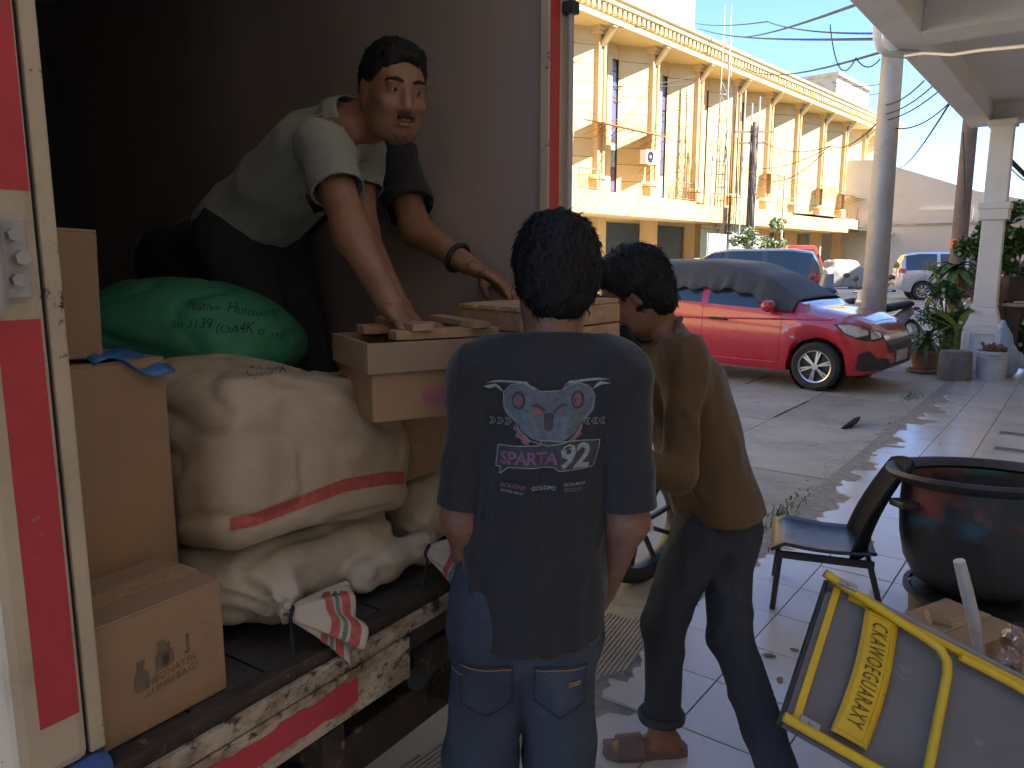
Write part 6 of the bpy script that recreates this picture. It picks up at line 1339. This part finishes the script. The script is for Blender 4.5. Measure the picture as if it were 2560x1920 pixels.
# ================================================================ things on the porch
# ---- low black chair with a wrap-round back
M_chair = mat('black_glossy_plastic', (.02, .021, .024), .36, var=.1, scale=20, spec=.6, bump=.05, bscale=120)
M_chairb = mat('black_matt_plastic', (.014, .014, .015), .85, var=.15, spec=.2, scale=20, bump=.05, bscale=120)
fl, rl_, rr_ = atz(1948, 1522, .006), atz(2100, 1560, .006), atz(2218, 1482, .006)
th = thing('chair', 'low black plastic chair with a curved back on the porch tiles', 'chair', fl)
ax = V((.93, -.34, 0)).normalized(); ay = V((-ax.y, ax.x, 0)); c0 = V((1.40, 3.2, 0))      # ax: from the front of the seat to its back
SH = .275; Wd = .2
def seatp(a, b):
    x = -.235+.41*a; y = (b-.5)*2*Wd*(1-.1*a); z = SH+.035*(1-a)**3*.4-.012*math.sin(math.pi*a)+.02*abs(2*b-1)**4-.04*max(.12-a, 0)/.12
    return c0+ax*x+ay*y+V((0, 0, z))
solid(MB().grid(seatp, 16, 14).build('seat', M_chair, th, sm=60), .014)
def backp(a, b):
    an = (b-.5)*2.05; r = .2-.02*a; x = .16+.05*math.cos(an)-.055+.14*a**1.5; y = math.sin(an)*r; z = SH-.02+.40*a-.03*abs(2*b-1)**2*a
    return c0+ax*(x-.05*(abs(2*b-1)**2)*(1-.4*a))+ay*y+V((0, 0, z))
solid(MB().grid(backp, 16, 18).build('backrest', M_chairb, th, sm=60), .016)
MB().tube([backp(1, i/18)+V((0, 0, .004)) for i in range(19)], .012, 8).build('back_rim', M_chairb, th, sm=60)
q = MB()
for e in (-1, 1): q.bar(c0+ax*-.22+ay*e*.17+V((0, 0, SH-.025)), c0+ax*.17+ay*e*.155+V((0, 0, SH-.03)), .022, .03)
for x in (-.21, .15): q.bar(c0+ax*x-ay*.17+V((0, 0, SH-.026)), c0+ax*x+ay*.17+V((0, 0, SH-.026)), .02, .028)
q.build('seat_frame', M_chair, th, bev=.003)
for x, dx in ((-.2, -.02), (.15, .07)):
    for e in (-1, 1): MB().bar(c0+ax*x+ay*e*.165+V((0, 0, SH-.02)), c0+ax*(x+dx)+ay*e*.19+V((0, 0, .006)), .028, .024, ax).build('leg', M_chair, th, bev=.003)
# ---- big blackened pot painted green and red, on a dark stove stand
pc = V((1.90, 2.93, 0)); PR = .325
M_pot = mat('black_pot', (.028, .027, .027), .5, var=.3, scale=6, bump=.2, bscale=25)
def pot_mat():
    m = mat('pot_painted', (.03, .03, .03), .45, var=.3, scale=5, bump=.2, bscale=25); t = m.node_tree; N, L = t.nodes, t.links; p = N['Principled BSDF']; src = p.inputs['Base Color'].links[0].from_socket
    tc = N.new('ShaderNodeTexCoord'); sx = N.new('ShaderNodeSeparateXYZ'); L.new(tc.outputs['Object'], sx.inputs[0]); out = src
    for lo, hi, col, sc, thr in ((.42, .58, (.04, .14, .07), 5, .40), (.30, .50, (.16, .045, .04), 6, .46), (.26, .34, (.02, .09, .11), 7, .5)):
        nz = N.new('ShaderNodeTexNoise'); nz.inputs['Scale'].default_value = sc; nz.inputs['Detail'].default_value = 5; L.new(tc.outputs['Object'], nz.inputs['Vector'])
        a = N.new('ShaderNodeMapRange'); a.inputs['From Min'].default_value = lo; a.inputs['From Max'].default_value = lo+.03; L.new(sx.outputs['Z'], a.inputs['Value'])
        b = N.new('ShaderNodeMapRange'); b.inputs['From Min'].default_value = hi; b.inputs['From Max'].default_value = hi-.03; L.new(sx.outputs['Z'], b.inputs['Value'])
        c = N.new('ShaderNodeMapRange'); c.inputs['From Min'].default_value = thr; c.inputs['From Max'].default_value = thr+.12; L.new(nz.outputs['Fac'], c.inputs['Value'])
        m1 = N.new('ShaderNodeMath'); m1.operation = 'MULTIPLY'; L.new(a.outputs[0], m1.inputs[0]); L.new(b.outputs[0], m1.inputs[1]); m2 = N.new('ShaderNodeMath'); m2.operation = 'MULTIPLY'; L.new(m1.outputs[0], m2.inputs[0]); L.new(c.outputs[0], m2.inputs[1])
        mx = N.new('ShaderNodeMix'); mx.data_type = 'RGBA'; L.new(m2.outputs[0], mx.inputs['Factor']); L.new(out, mx.inputs['A']); mx.inputs['B'].default_value = (*col, 1); out = mx.outputs['Result']
    L.new(out, p.inputs['Base Color']); return m
M_potp = pot_mat()
th = thing('cooking_pot', 'large black pot with worn green and red paint and a wide rim', 'pot', pc+V((0, 0, .17)), 0, None, False); th.rotation_euler[0] = -.09
prof = [(.02, .0), (.17, .005), (.235, .04), (.275, .12), (.292, .22), (.295, .32), (.288, .42), (.292, .45)]
o = MB().lathe([(r, z) for r, z in prof], (0, 0, 0), 48).lathe([(.275, .45), (.27, .32), (.26, .15), (.2, .05), (.02, .04)], (0, 0, 0), 48).build('body', M_potp, th, sm=50)
MB().lathe([(.29, .435), (.335, .455), (.352, .475), (.348, .49), (.325, .487), (.275, .462)], (0, 0, 0), 48).build('rim', M_pot, th, sm=50)
for a in (math.pi*1.02, 0.0):
    c_, s_ = math.cos(a), math.sin(a); MB().box((c_*.32, s_*.32, .36), (.075, .1, .03), Matrix.Rotation(a, 3, 'Z')).build('handle', M_pot, th, bev=.008)
st_ = thing('stove_stand', 'dark round stove stand below the large black pot', 'stove', pc, 0, None, False)
MB().lathe([(.0, .155), (.24, .155), (.25, .14), (.24, .03), (.25, .0), (0, 0)], (0, 0, .004), 40).build('drum', M_pot, st_, sm=40); MB().lathe([(.255, .14), (.27, .145), (.27, .165), (.25, .165)], (0, 0, .0), 40).build('ring', M_pot, st_, sm=40)
# ---- yellow tubular folding table lying tilted
M_ylw = mat('yellow_enamel', (.82, .5, .02), .35, var=.08, scale=9, spec=.6, bump=.06, bscale=60, worn=((.35, .2, .06), 14, .66, .04, .8)); M_lam = mat('grey_laminate_board', (.17, .16, .155), .55, var=.12, scale=5, dirt=((.32, .31, .3), 9, .62, .05, .35))
A = at(2068, 1440, 2.05); e1 = V((.865, -.325, -.383)).normalized(); e2 = V((-.455, -.678, -.576)); e2 = (e2-e1*e2.dot(e1)).normalized(); nn = e1.cross(e2).normalized()
if nn.dot(V((0, 0, CAMZ))-A) < 0: nn = -nn
TP = lambda a, b, c=0: A+e1*a+e2*b+nn*c
tbM = Matrix((e1, e2, nn)).transposed(); LT, WT = .66, .46
th = thing('folding_table', 'tipped folding table with yellow tube frame and dark board underside', 'table', TP(LT/2, WT, 0)*V((1, 1, 0)))
MB().box(TP(LT/2+.01, WT/2, -.012), (LT, WT, .014), tbM).build('board', M_lam, th, bev=.003)
MB().tube([TP(.015, .0, -.012), TP(LT+.01, .0, -.012)], .0095, 8).build('board_edging', mat('grey_edging', (.3, .29, .3), .4), th, sm=50); MB().tube([TP(.006, .01, -.012), TP(.006, WT, -.012)], .0085, 8).build('board_edging', M_blkp, th, sm=50)
def ybar(p, r=.0125, n=10, name='frame_tube', m=M_ylw): return MB().tube(p, r, n).build(name, m, th, sm=60)
MB().box(TP(LT/2+.04, .028, .003), (LT-.06, .02, .016), tbM).build('side_rail', M_ylw, th, bev=.003); MB().box(TP(LT/2+.04, WT-.02, .003), (LT-.06, .02, .016), tbM).build('side_rail', M_ylw, th, bev=.003)
MB().box(TP(.034, WT/2, .003), (.02, WT-.05, .012), tbM).build('end_rail', M_ylw, th, bev=.003); MB().box(TP(LT-.05, WT/2, .003), (.022, WT-.05, .014), tbM).build('end_rail', M_ylw, th, bev=.003)
g1 = [TP(-.012, .012, .026), TP(.1, .03, .026), TP(.28, .052, .026), TP(.315, .06, .026), TP(.338, .085, .026), TP(.345, .12, .026), TP(.345, .3, .026), TP(.345, WT-.05, .026), TP(.33, WT-.02, .026), TP(.29, WT-.01, .026), TP(.0, WT-.01, .026)]
ybar(g1); MB().cyl(g1[0], g1[0]-(g1[1]-g1[0]).normalized()*.004, .0118, n=10).build('tube_end', M_terra, th)
ybar([TP(.37, .05, .022), TP(.5, .05, .022), TP(.60, .06, .022), TP(.63, .1, .022), TP(.63, WT-.06, .022)], .012)
# pressed cross panel with ribs and scratched lettering
px0, px1 = .115, .205
def panel(a, b): return TP(px0+(px1-px0)*b+.012*math.sin(math.pi*a), .045+(WT-.09)*a, .012+.004*math.sin(math.pi*b))
pn = solid(MB().grid(panel, 20, 6).build('cross_panel', M_ylw, th, sm=60), .004)
def pl(a, b): return panel(a, b)+nn*.0062
for lo, hi in ((.10, .16), (.84, .90)): MB().tube([pl(.03+.94*i/20, lo) for i in range(21)], .0022, 6).build('panel_rib', M_ylw, pn, sm=60)
for a_ in (.03, .97): MB().tube([pl(a_, .1+.8*i/6) for i in range(7)], .0022, 6).build('panel_rib', M_ylw, pn, sm=60)
tx = text_mesh('CKAWOEGUARAXY', 1, 0, 0, 1.15); wx = max(v.co.x for v in tx.vertices); hy = max(v.co.y for v in tx.vertices)
for v in tx.vertices: v.co = pl(.08+.82*v.co.x/wx, .26+.46*v.co.y/hy)+nn*.0012
link('scratched_lettering', tx, mat('brown_scratch', (.16, .085, .02), .8), pn)
for p in (TP(.05, .02, .036), TP(.06, WT-.025, .03)):
    b_ = MB().box(p, (.05, .02, .012), tbM).build('leg_hinge', M_steel, th, bev=.002); MB().cyl(p+nn*.006, p+nn*.013, .006, n=6).build('rivet', M_steel, b_)
ybar([TP(.02, .03, .0), TP(.004, .06, -.02)], .006, 8, 'stay', M_blkp)
# things stacked behind the table
bx = carton(V((1.47, 2.35, .16)), (.3, .26, .31), Matrix.Rotation(.5, 4, 'Z'), 'brown carton under the tipped yellow table', group='cartons on the porch')
p = [at(2398, 1402, 2.2), at(2415, 1470, 2.2), at(2432, 1540, 2.19), at(2448, 1620, 2.17), at(2462, 1720, 2.15)]
M_grey = mat('worn_grey_handle', (.46, .43, .39), .7, var=.2, scale=14, bump=.3); o = MB().tube(p, [.017, .019, .019, .017, .017], 12).build('tool_handle', M_grey, sm=50); tag(o, 'worn pale wooden tool handle leaning up behind the yellow table', 'handle')
cb2 = carton(at(2370, 1590, 2.36), (.16, .1, .1), Matrix.Rotation(-.3, 4, 'Z') @ Matrix.Rotation(.3, 4, 'Y'), 'small torn orange-brown carton between pot and yellow table', group='cartons on the porch')
S = SDF(); rp_ = random.Random(6)
for i in range(9): S.ell(at(2505+rp_.uniform(-55, 70), 1610+rp_.uniform(-30, 60), 2.12+rp_.uniform(-.04, .05)), (rp_.uniform(.02, .045), .03, rp_.uniform(.015, .03)), .012, Matrix.Rotation(rp_.uniform(0, 3), 3, 'Y'))
me = np_mesh('plastic_bag', [S.mesh(.006, 0)]); displace(me, lambda p, n: .009*noise.noise(p*45)+.005*noise.noise(p*90)); smooth(me, 25)
o = link('plastic_bag', me, mat('crinkled_brown_plastic', (.3, .17, .11), .15, var=.4, scale=20, spec=.7, coat=.5)); tag(o, 'crumpled shiny brown plastic bag behind the yellow table frame', 'bag')
# ================================================================ around the far porch column
q = MB(); cs = V((5.62, 9.55, -.01)); prf = [(.0, 0), (.185, .0), (.195, .05), (.19, .2), (.18, .34), (.165, .37), (.0, .375)]
o = MB().lathe(prf, cs, 24).build('concrete_stump', mat('rough_grey_stone', (.2, .18, .165), .95, var=.3, scale=8, bump=.8, bscale=25), sm=50); displace(o.data, lambda p, n: .012*noise.noise(p*7)); tag(o, 'rough grey concrete stump beside the white paint bucket', 'stump')
bk = thing('paint_bucket', 'dirty white paint bucket full of rubble beside the porch column', 'bucket', V((6.05, 9.5, 0)), .3, None, False); M_bk = mat('dirty_white_plastic', (.52, .53, .55), .5, var=.12, scale=6, dirt=((.3, .3, .32), 6, .48, .2, .8))
MB().lathe([(0, .01), (.15, .01), (.155, .0), (.175, .33), (.185, .335), (.185, .37), (.172, .37), (.15, .03), (0, .03)], (0, 0, 0), 28).build('body', M_bk, bk, sm=40); MB().lathe([(.178, .28), (.186, .285), (.186, .3), (.179, .3)], (0, 0, 0), 28).build('hoop', M_bk, bk, sm=40)
q = MB(); rg = random.Random(9)
for i in range(26): q.box((rg.uniform(-.1, .1), rg.uniform(-.1, .1), .34+rg.uniform(0, .1)), (rg.uniform(.04, .12), rg.uniform(.03, .07), rg.uniform(.02, .06)), Matrix.Rotation(rg.uniform(0, 3), 3, 'X') @ Matrix.Rotation(rg.uniform(0, 3), 3, 'Z'))
tag(q.build('rubble', M_bark, bk), kind='stuff')
S = SDF(); b0 = V((6.38, 9.75, 0))
S.ell(b0+V((0, 0, .2)), (.17, .15, .22), .05); S.ell(b0+V((-.05, 0, .42)), (.1, .09, .2), .08); S.ell(b0+V((-.08, 0, .62)), (.045, .05, .12), .06); me = np_mesh('plastic_sack', [S.mesh(.022, 1)]); displace(me, wrinkle(.02, (0, 0, 1), 8, 16)); smooth(me, 0)
o = link('plastic_sack', me, mat('pale_blue_plastic', (.3, .42, .58), .3, var=.15, scale=5, spec=.6)); tag(o, 'slumped pale blue plastic sack behind the paint bucket', 'sack')
wb_ = thing('water_bottle', 'large clear blue water bottle with a red cap near the porch plants', 'bottle', V((6.75, 9.45, 0)), 0, None, False)
MB().lathe([(0, 0), (.12, 0), (.135, .02), (.135, .1), (.128, .12), (.135, .14), (.135, .24), (.128, .26), (.13, .3), (.09, .36), (.035, .4), (.03, .43)], (0, 0, 0), 24).build('body', mat('blue_clear_plastic', (.45, .6, .68), .12, var=.05, trans=.5, spec=.5), wb_, sm=40); MB().lathe([(0, .455), (.034, .455), (.036, .42), (.034, .415)], (0, 0, 0), 20).build('cap', M_tail, wb_, sm=40)
# ---- plants
def frond(mb, p, d, L, n=12, w_=.05, droop=.5, rg=random):
    d = V(d).normalized(); s_ = d.cross(V((0, 0, 1))).normalized(); pts = [p+d*L*t-V((0, 0, droop*L*t*t)) for t in [i/6 for i in range(7)]]
    for i in range(6):
        a = w_*math.sin(math.pi*(i+.4)/6.6); b = w_*math.sin(math.pi*(i+1.4)/6.8); up = V((0, 0, .25*w_))
        mb.add([pts[i]-s_*a+up, pts[i], pts[i+1], pts[i+1]-s_*b+up], [(0, 1, 2, 3)]); mb.add([pts[i], pts[i]+s_*a+up, pts[i+1]+s_*b+up, pts[i+1]], [(0, 1, 2, 3)])
pp = V((5.62, 10.25, 0)); th = thing('potted_plant', 'spiky green potted plant with drooping leaves in a clay pot', 'plant', pp, 0, None, False)
MB().lathe([(0, 0), (.14, 0), (.2, .22), (.22, .23), (.22, .27), (.19, .27), (.18, .24), (0, .23)], (0, 0, .03), 24).build('pot', M_terra, th, sm=40); MB().lathe([(0, 0), (.22, 0), (.24, .03), (.2, .03)], (0, 0, 0), 20).build('saucer', M_old, th)
rg = random.Random(3); q = MB()
for i in range(46): a = rg.uniform(0, 6.28); el = rg.uniform(.15, 1.3); frond(q, V((0, 0, .38)), (math.cos(a)*math.cos(el), math.sin(a)*math.cos(el), math.sin(el)), rg.uniform(.35, .62), w_=.028, droop=rg.uniform(.3, .8))
o = q.build('leaves', M_leaf, th, fix=False, sm=80); q = MB()
for i in range(14): a = rg.uniform(0, 6.28); frond(q, V((0, 0, .4)), (math.cos(a), math.sin(a), -.1), rg.uniform(.2, .34), w_=.02, droop=1.0)
q.build('dead_leaves', M_dry, th, fix=False); MB().tube([(0, 0, .2), (.01, 0, .45)], .05, 10).build('stem', M_bark, th)
def shrub(name, label, c, rr, n, size, m, seed, flowers=0, trunk=True, clumps=9):
    rg = random.Random(seed); c = V(c); th = thing(name, label, 'plant', c*V((1, 1, 0))); q = MB(); cl_ = []
    for i in range(clumps):
        d = V((rg.gauss(0, .5)*rr[0], rg.gauss(0, .5)*rr[1], rg.gauss(0, .5)*rr[2])); cl_.append(c+d); leafball(q, c+d, min(rr)*rg.uniform(.4, .7), n//clumps, size, rg)
    q.build('foliage', m, th, fix=False); q = MB()
    for p in cl_: q.tube([c*V((1, 1, 0))+V((rg.uniform(-.05, .05), 0, 0)), (c*V((1, 1, .5))).lerp(p, .4), p], [.02, .014, .005], 6)
    q.build('stems', M_bark, th)
    if flowers:
        q = MB()
        for i in range(flowers):
            p = rg.choice(cl_)+V((rg.gauss(0, 1), rg.gauss(0, 1), rg.gauss(0, 1))).normalized()*min(rr)*.62
            for j in range(5): a = j*1.2566; d = V((math.cos(a), -.3, math.sin(a))); s_ = V((-math.sin(a), 0, math.cos(a))); q.add([p, p+d*.02+s_*.012, p+d*.034, p+d*.02-s_*.012], [(0, 1, 2, 3)])
        tag(q.build('flowers', M_wht2, th, fix=False), kind='stuff')
shrub('flowering_shrub', 'leafy green shrub with white flowers climbing beside the porch column', (6.95, 10.75, 1.7), (.55, .35, .5), 4200, .065, M_leaf, 1, 26, clumps=14)
shrub('flowering_shrub', 'low dark green shrub with white flowers below the planter shelf', (7.5, 10.9, .45), (.65, .3, .35), 2400, .055, M_leafd, 2, 40, clumps=12)
shrub('flowering_shrub', 'green shrub with white flowers between potted plant and porch column', (6.25, 10.9, .75), (.3, .3, .5), 1300, .05, M_leafd, 4, 22)
shrub('garden_tree', 'light green leafy tree behind the neighbouring tiled roof', (12.75, 17.2, 3.6), (.9, .9, .7), 2400, .09, M_leaf, 5, 0, clumps=14)
pt = V((7.05, 12.2, 0)); th = thing('young_palm', 'small fan palm with browned fronds in front of the silver people carrier', 'plant', pt, 0, None, False); q = MB(); rg = random.Random(13)
for i in range(26): a = rg.uniform(0, 6.28); el = rg.uniform(-.2, 1.1); frond(q, V((0, 0, 1.35)), (math.cos(a)*math.cos(el), math.sin(a)*math.cos(el), math.sin(el)), rg.uniform(.35, .6), w_=.07, droop=rg.uniform(.4, .9))
q.build('fronds', M_leaf, th, fix=False); q = MB()
for i in range(10): a = rg.uniform(0, 6.28); frond(q, V((0, 0, 1.3)), (math.cos(a), math.sin(a), -.4), rg.uniform(.3, .5), w_=.05, droop=.9)
q.build('dead_fronds', M_dry, th, fix=False); MB().tube([(0, 0, 0), (.03, 0, .7), (0, 0, 1.35)], [.07, .055, .06], 10).build('trunk', M_bark, th, sm=50)
q = MB(); bp_ = V((6.3, 10.7, 0)); th = thing('banana_plant', 'broad-leaved green plant rising in front of the porch column', 'plant', bp_, 0, None, False)
for a, el, L, w_ in ((2.7, .95, .95, .09), (2.3, 1.2, 1.4, .08), (3.4, .75, .8, .09), (.4, .9, .6, .08), (4.5, .8, .7, .08), (2.9, .55, .9, .06)): frond(q, V((0, 0, .5)), (math.cos(a)*math.cos(el), math.sin(a)*math.cos(el), math.sin(el)), L, w_=w_, droop=.25)
q.build('leaves', mat('yellow_green_leaf', (.2, .28, .04), .45, var=.3, scale=5), th, fix=False, sm=80); MB().tube([(0, 0, 0), (0, 0, .55)], [.05, .035], 10).build('stem', M_leafd, th)
# planter shelf and neighbouring roof on the right
pls = thing('planter_shelf', 'dark wooden planter shelf carrying the flowering shrubs', 'shelf', V((7.7, 10.75, 0)), .2, None, False); M_dw = mat('dark_wood', (.07, .045, .05), .7, var=.3, scale=6, bump=.3)
MB().box((0, 0, .88), (1.7, .4, .04)).build('shelf_board', M_old, pls, bev=.005); MB().box((0, .1, 1.1), (1.7, .2, .34)).build('planter_box', M_dw, pls, bev=.01); MB().box((-.25, -.012, 1.06), (.2, .02, .1)).build('white_label', M_wht2, pls); MB().box((0, .1, .78), (1.6, .05, .12)).build('apron', M_dw, pls)
for x in (-.75, .75): MB().box((x, .05, .43), (.07, .3, .858)).build('leg', M_dw, pls)
nr = thing('neighbour_house', 'low house with grey overlapping roof sheets beyond the planter', 'house', V((12.5, 16.4, 0)), ROT_D, None, False)
MB().box((1.2, -.6, 1.2), (5, 2.4, 2.4)).build('wall', M_wall, nr)
for i in range(7): MB().box((-1.4+.0*i, .9-.28*i, 2.35+.13*i), (6, .36, .04), Matrix.Rotation(-.42, 3, 'X')).build('roof_sheet', mat('grey_roof_sheet', (.3, .27, .27), .8, var=.2, scale=3) if i == 0 else bpy.data.materials['grey_roof_sheet'], nr)
tag(MB().tube([at(2494, 365, 11.5), at(2530, 405, 11.5), at(2575, 450, 11.5)], .035, 8).build('leaning_pipe', M_blkp, sm=50), 'dark leaning pipe beyond the porch column', 'pipe')
# plants and white fence by the arcade
shrub('street_bush', 'grey-green bush growing in front of the arcade beside the red truck', (11.6, 35.5, 1.9), (1.3, .8, 1.2), 1300, .16, mat('grey_leaf', (.13, .17, .08), .6, var=.4, scale=4), 7, 0, clumps=14)
fs = thing('site_fence', 'pale grey sheet fence standing before the arcade', 'fence', V((11.2, 38.4, 0)), BR, None, False)
for i in range(5): MB().box((-2.4+i*1.2, 0, 1.35), (1.17, .05, 2.7)).build('sheet', M_wht, fs)
for i in range(6): MB().cyl((-3.0+i*1.2, .08, 0), (-3.0+i*1.2, .08, 2.75), .03).build('post', M_steel, fs)
# ================================================================ mast, street poles and overhead wires
mp_ = V((10.15, 37.9, 0)); th = thing('steel_mast', 'thin steel lattice mast with cables in front of the yellow building', 'mast', mp_, .3, None, False); q = MB(); HM_ = 13.2; tri3 = [(.34*math.cos(a), .34*math.sin(a)) for a in (.5, 2.6, 4.7)]
for x, y in tri3: MB().cyl((x, y, 0), (x*.55, y*.55, HM_), .045, .03, 8).build('mast_leg', M_steel, th, sm=50)
for i in range(15):
    z = .6+i*.62; k0, k1 = 1-.45*z/HM_, 1-.45*(z+.62)/HM_
    for j in range(3): (x0, y0), (x1, y1) = tri3[j], tri3[(j+1) % 3]; q.tube([(x0*k0, y0*k0, z), (x1*k0, y1*k0, z)], .018, 5); q.tube([(x0*k0, y0*k0, z), (x1*k1, y1*k1, z+.62)], .014, 5)
q.build('lattice', M_steel, th); q = MB(); rg = random.Random(4)
for i in range(9): x, y = rg.uniform(-.3, .7), rg.uniform(-.5, .1); q.tube(bez((x, y, rg.uniform(6, 10)), (x+rg.uniform(-.3, .3), y, 6), (x+rg.uniform(-.4, .4), y, 3), (x+rg.uniform(-.2, .2), y, .3), 10), .022, 5)
q.build('cable_bundle', M_wire, th)
for i, (dx, h) in enumerate(((.9, 9.4), (1.25, 8.8), (1.6, 9.1), (-.55, 7.0))):
    o = MB().cyl(mp_+V((dx, -.2, 0)), mp_+V((dx, -.2, h)), .04, n=8).build('steel_pipe', M_steel, sm=50); tag(o, ('upright steel pipe beside the lattice mast', 'thin steel pipe second from the lattice mast', 'steel pipe third from the lattice mast', 'short steel pipe on the far side of the lattice mast')[i], 'pipe', 'pipes beside the mast')
p2 = V((11.35, 37.0, 0)); up_ = pole('utility_pole', 'old utility pole wound with cables between the mast and the red truck', 'pole', p2, 7.9, .16, .11, M_rustp); q = MB()
for i in range(10): a = rg.uniform(0, 6.28); q.tube([p2+V((math.cos(a+t*.5)*.17, math.sin(a+t*.5)*.17, 7.6-t*.9+rg.uniform(-.1, .1))) for t in range(8)], .02, 5)
q.build('wound_cable', M_wire, up_); q = MB()
for z, L in ((7.4, .9), (6.9, .7)): q.bar(p2+V((-L, 0, z)), p2+V((L, 0, z)), .09, .09)
q.build('cross_arm', M_rustp, up_)
p3 = V((13.3, 38.2, 0)); pole('lamp_post', 'slim grey lamp post standing beside the site fence', 'lamp post', p3, 5.6, .06, .045, M_steel, n=10)
WR = [((1380, 66, 30), (1735, 58, 37), .1), ((1735, 58, 37), (1918, 54, 22), .1), ((1918, 54, 22), (2190, 84, 9), .08), ((1746, 71, 37), (2188, 98, 9), .15), ((1829, 90, 37), (2150, 8, 8), .15), ((1862, 168, 37), (2204, 130, 9.6), .3), ((1380, 215, 34), (1760, 205, 38), .2), ((1380, 245, 34), (1760, 240, 38), .2), ((1400, 205, 34), (1740, 190, 38), .3),
      ((1866, 415, 37), (2079, 364, 26), .35), ((2079, 364, 26), (2205, 296, 11), .2), ((1874, 328, 37), (2079, 364, 26), .5), ((1866, 420, 37), (2060, 380, 28), .8), ((2215, 262, 10.3), (2310, 202, 8.4), .05), ((2215, 285, 10.3), (2335, 212, 8.8), .05), ((2218, 300, 10.3), (2350, 225, 9), .05), ((2235, 320, 10.3), (2372, 258, 9.6), .1), ((2075, 62, 14), (2140, 145, 10.3), .4), ((2140, 145, 10.3), (2200, 148, 9.8), .1),
      ((2080, 205, 40), (2230, 203, 30), .2), ((2090, 215, 40), (2225, 225, 30), .3), ((2245, 420, 30), (2372, 262, 10), .2), ((2495, 370, 12), (2600, 470, 9), .1), ((2408, 330, 13.9), (2412, 520, 13.8), -.05)]
WL = ['wire passing the cornice of the yellow building towards the mast top', 'wire from the mast top rising over the sky to the first joint', 'wire from the sky joint down to the canopy conduit', 'lower of the two near-parallel wires from mast to conduit', 'wire rising from the roof antenna to the top of the canopy', 'thick wire from the cable-wound pole to the tall grey pole', 'uppermost thin wire across the cream bays beside the truck post', 'lowest thin wire across the cream bays beside the truck post', 'slack thin wire between the cream bays and the mast',
    'dark wire from the cable-wound pole sagging before the far columns', 'dark wire from the far columns up to the tall grey pole', 'loose wire drooping from the pole top to the knot before the far columns', 'deeply sagging wire below the knot before the far columns', 'first short wire fanning from the tall grey pole to the canopy', 'second short wire fanning from the tall grey pole to the canopy', 'third short wire fanning from the tall grey pole to the canopy', 'lowest wire fanning from the tall grey pole to the canopy', 'loose loop of wire hanging in the sky beside the conduit', 'short slack wire joining the loop to the tall grey pole',
    'faint upper wire behind the concrete tank room', 'faint lower wire behind the concrete tank room', 'wire slanting from the canopy down behind the tall grey pole', 'wire beside the dark leaning pipe at the porch column', 'wire hanging down along the brown pole']
for i, (a, b, sg) in enumerate(WR):
    o = MB().tube(cat_curve(at(*a), at(*b), sg), .006+.0006*max(a[2], b[2])*.5, 5).build('overhead_wire', M_wire, sm=60); tag(o, WL[i], 'wire', 'overhead wires')
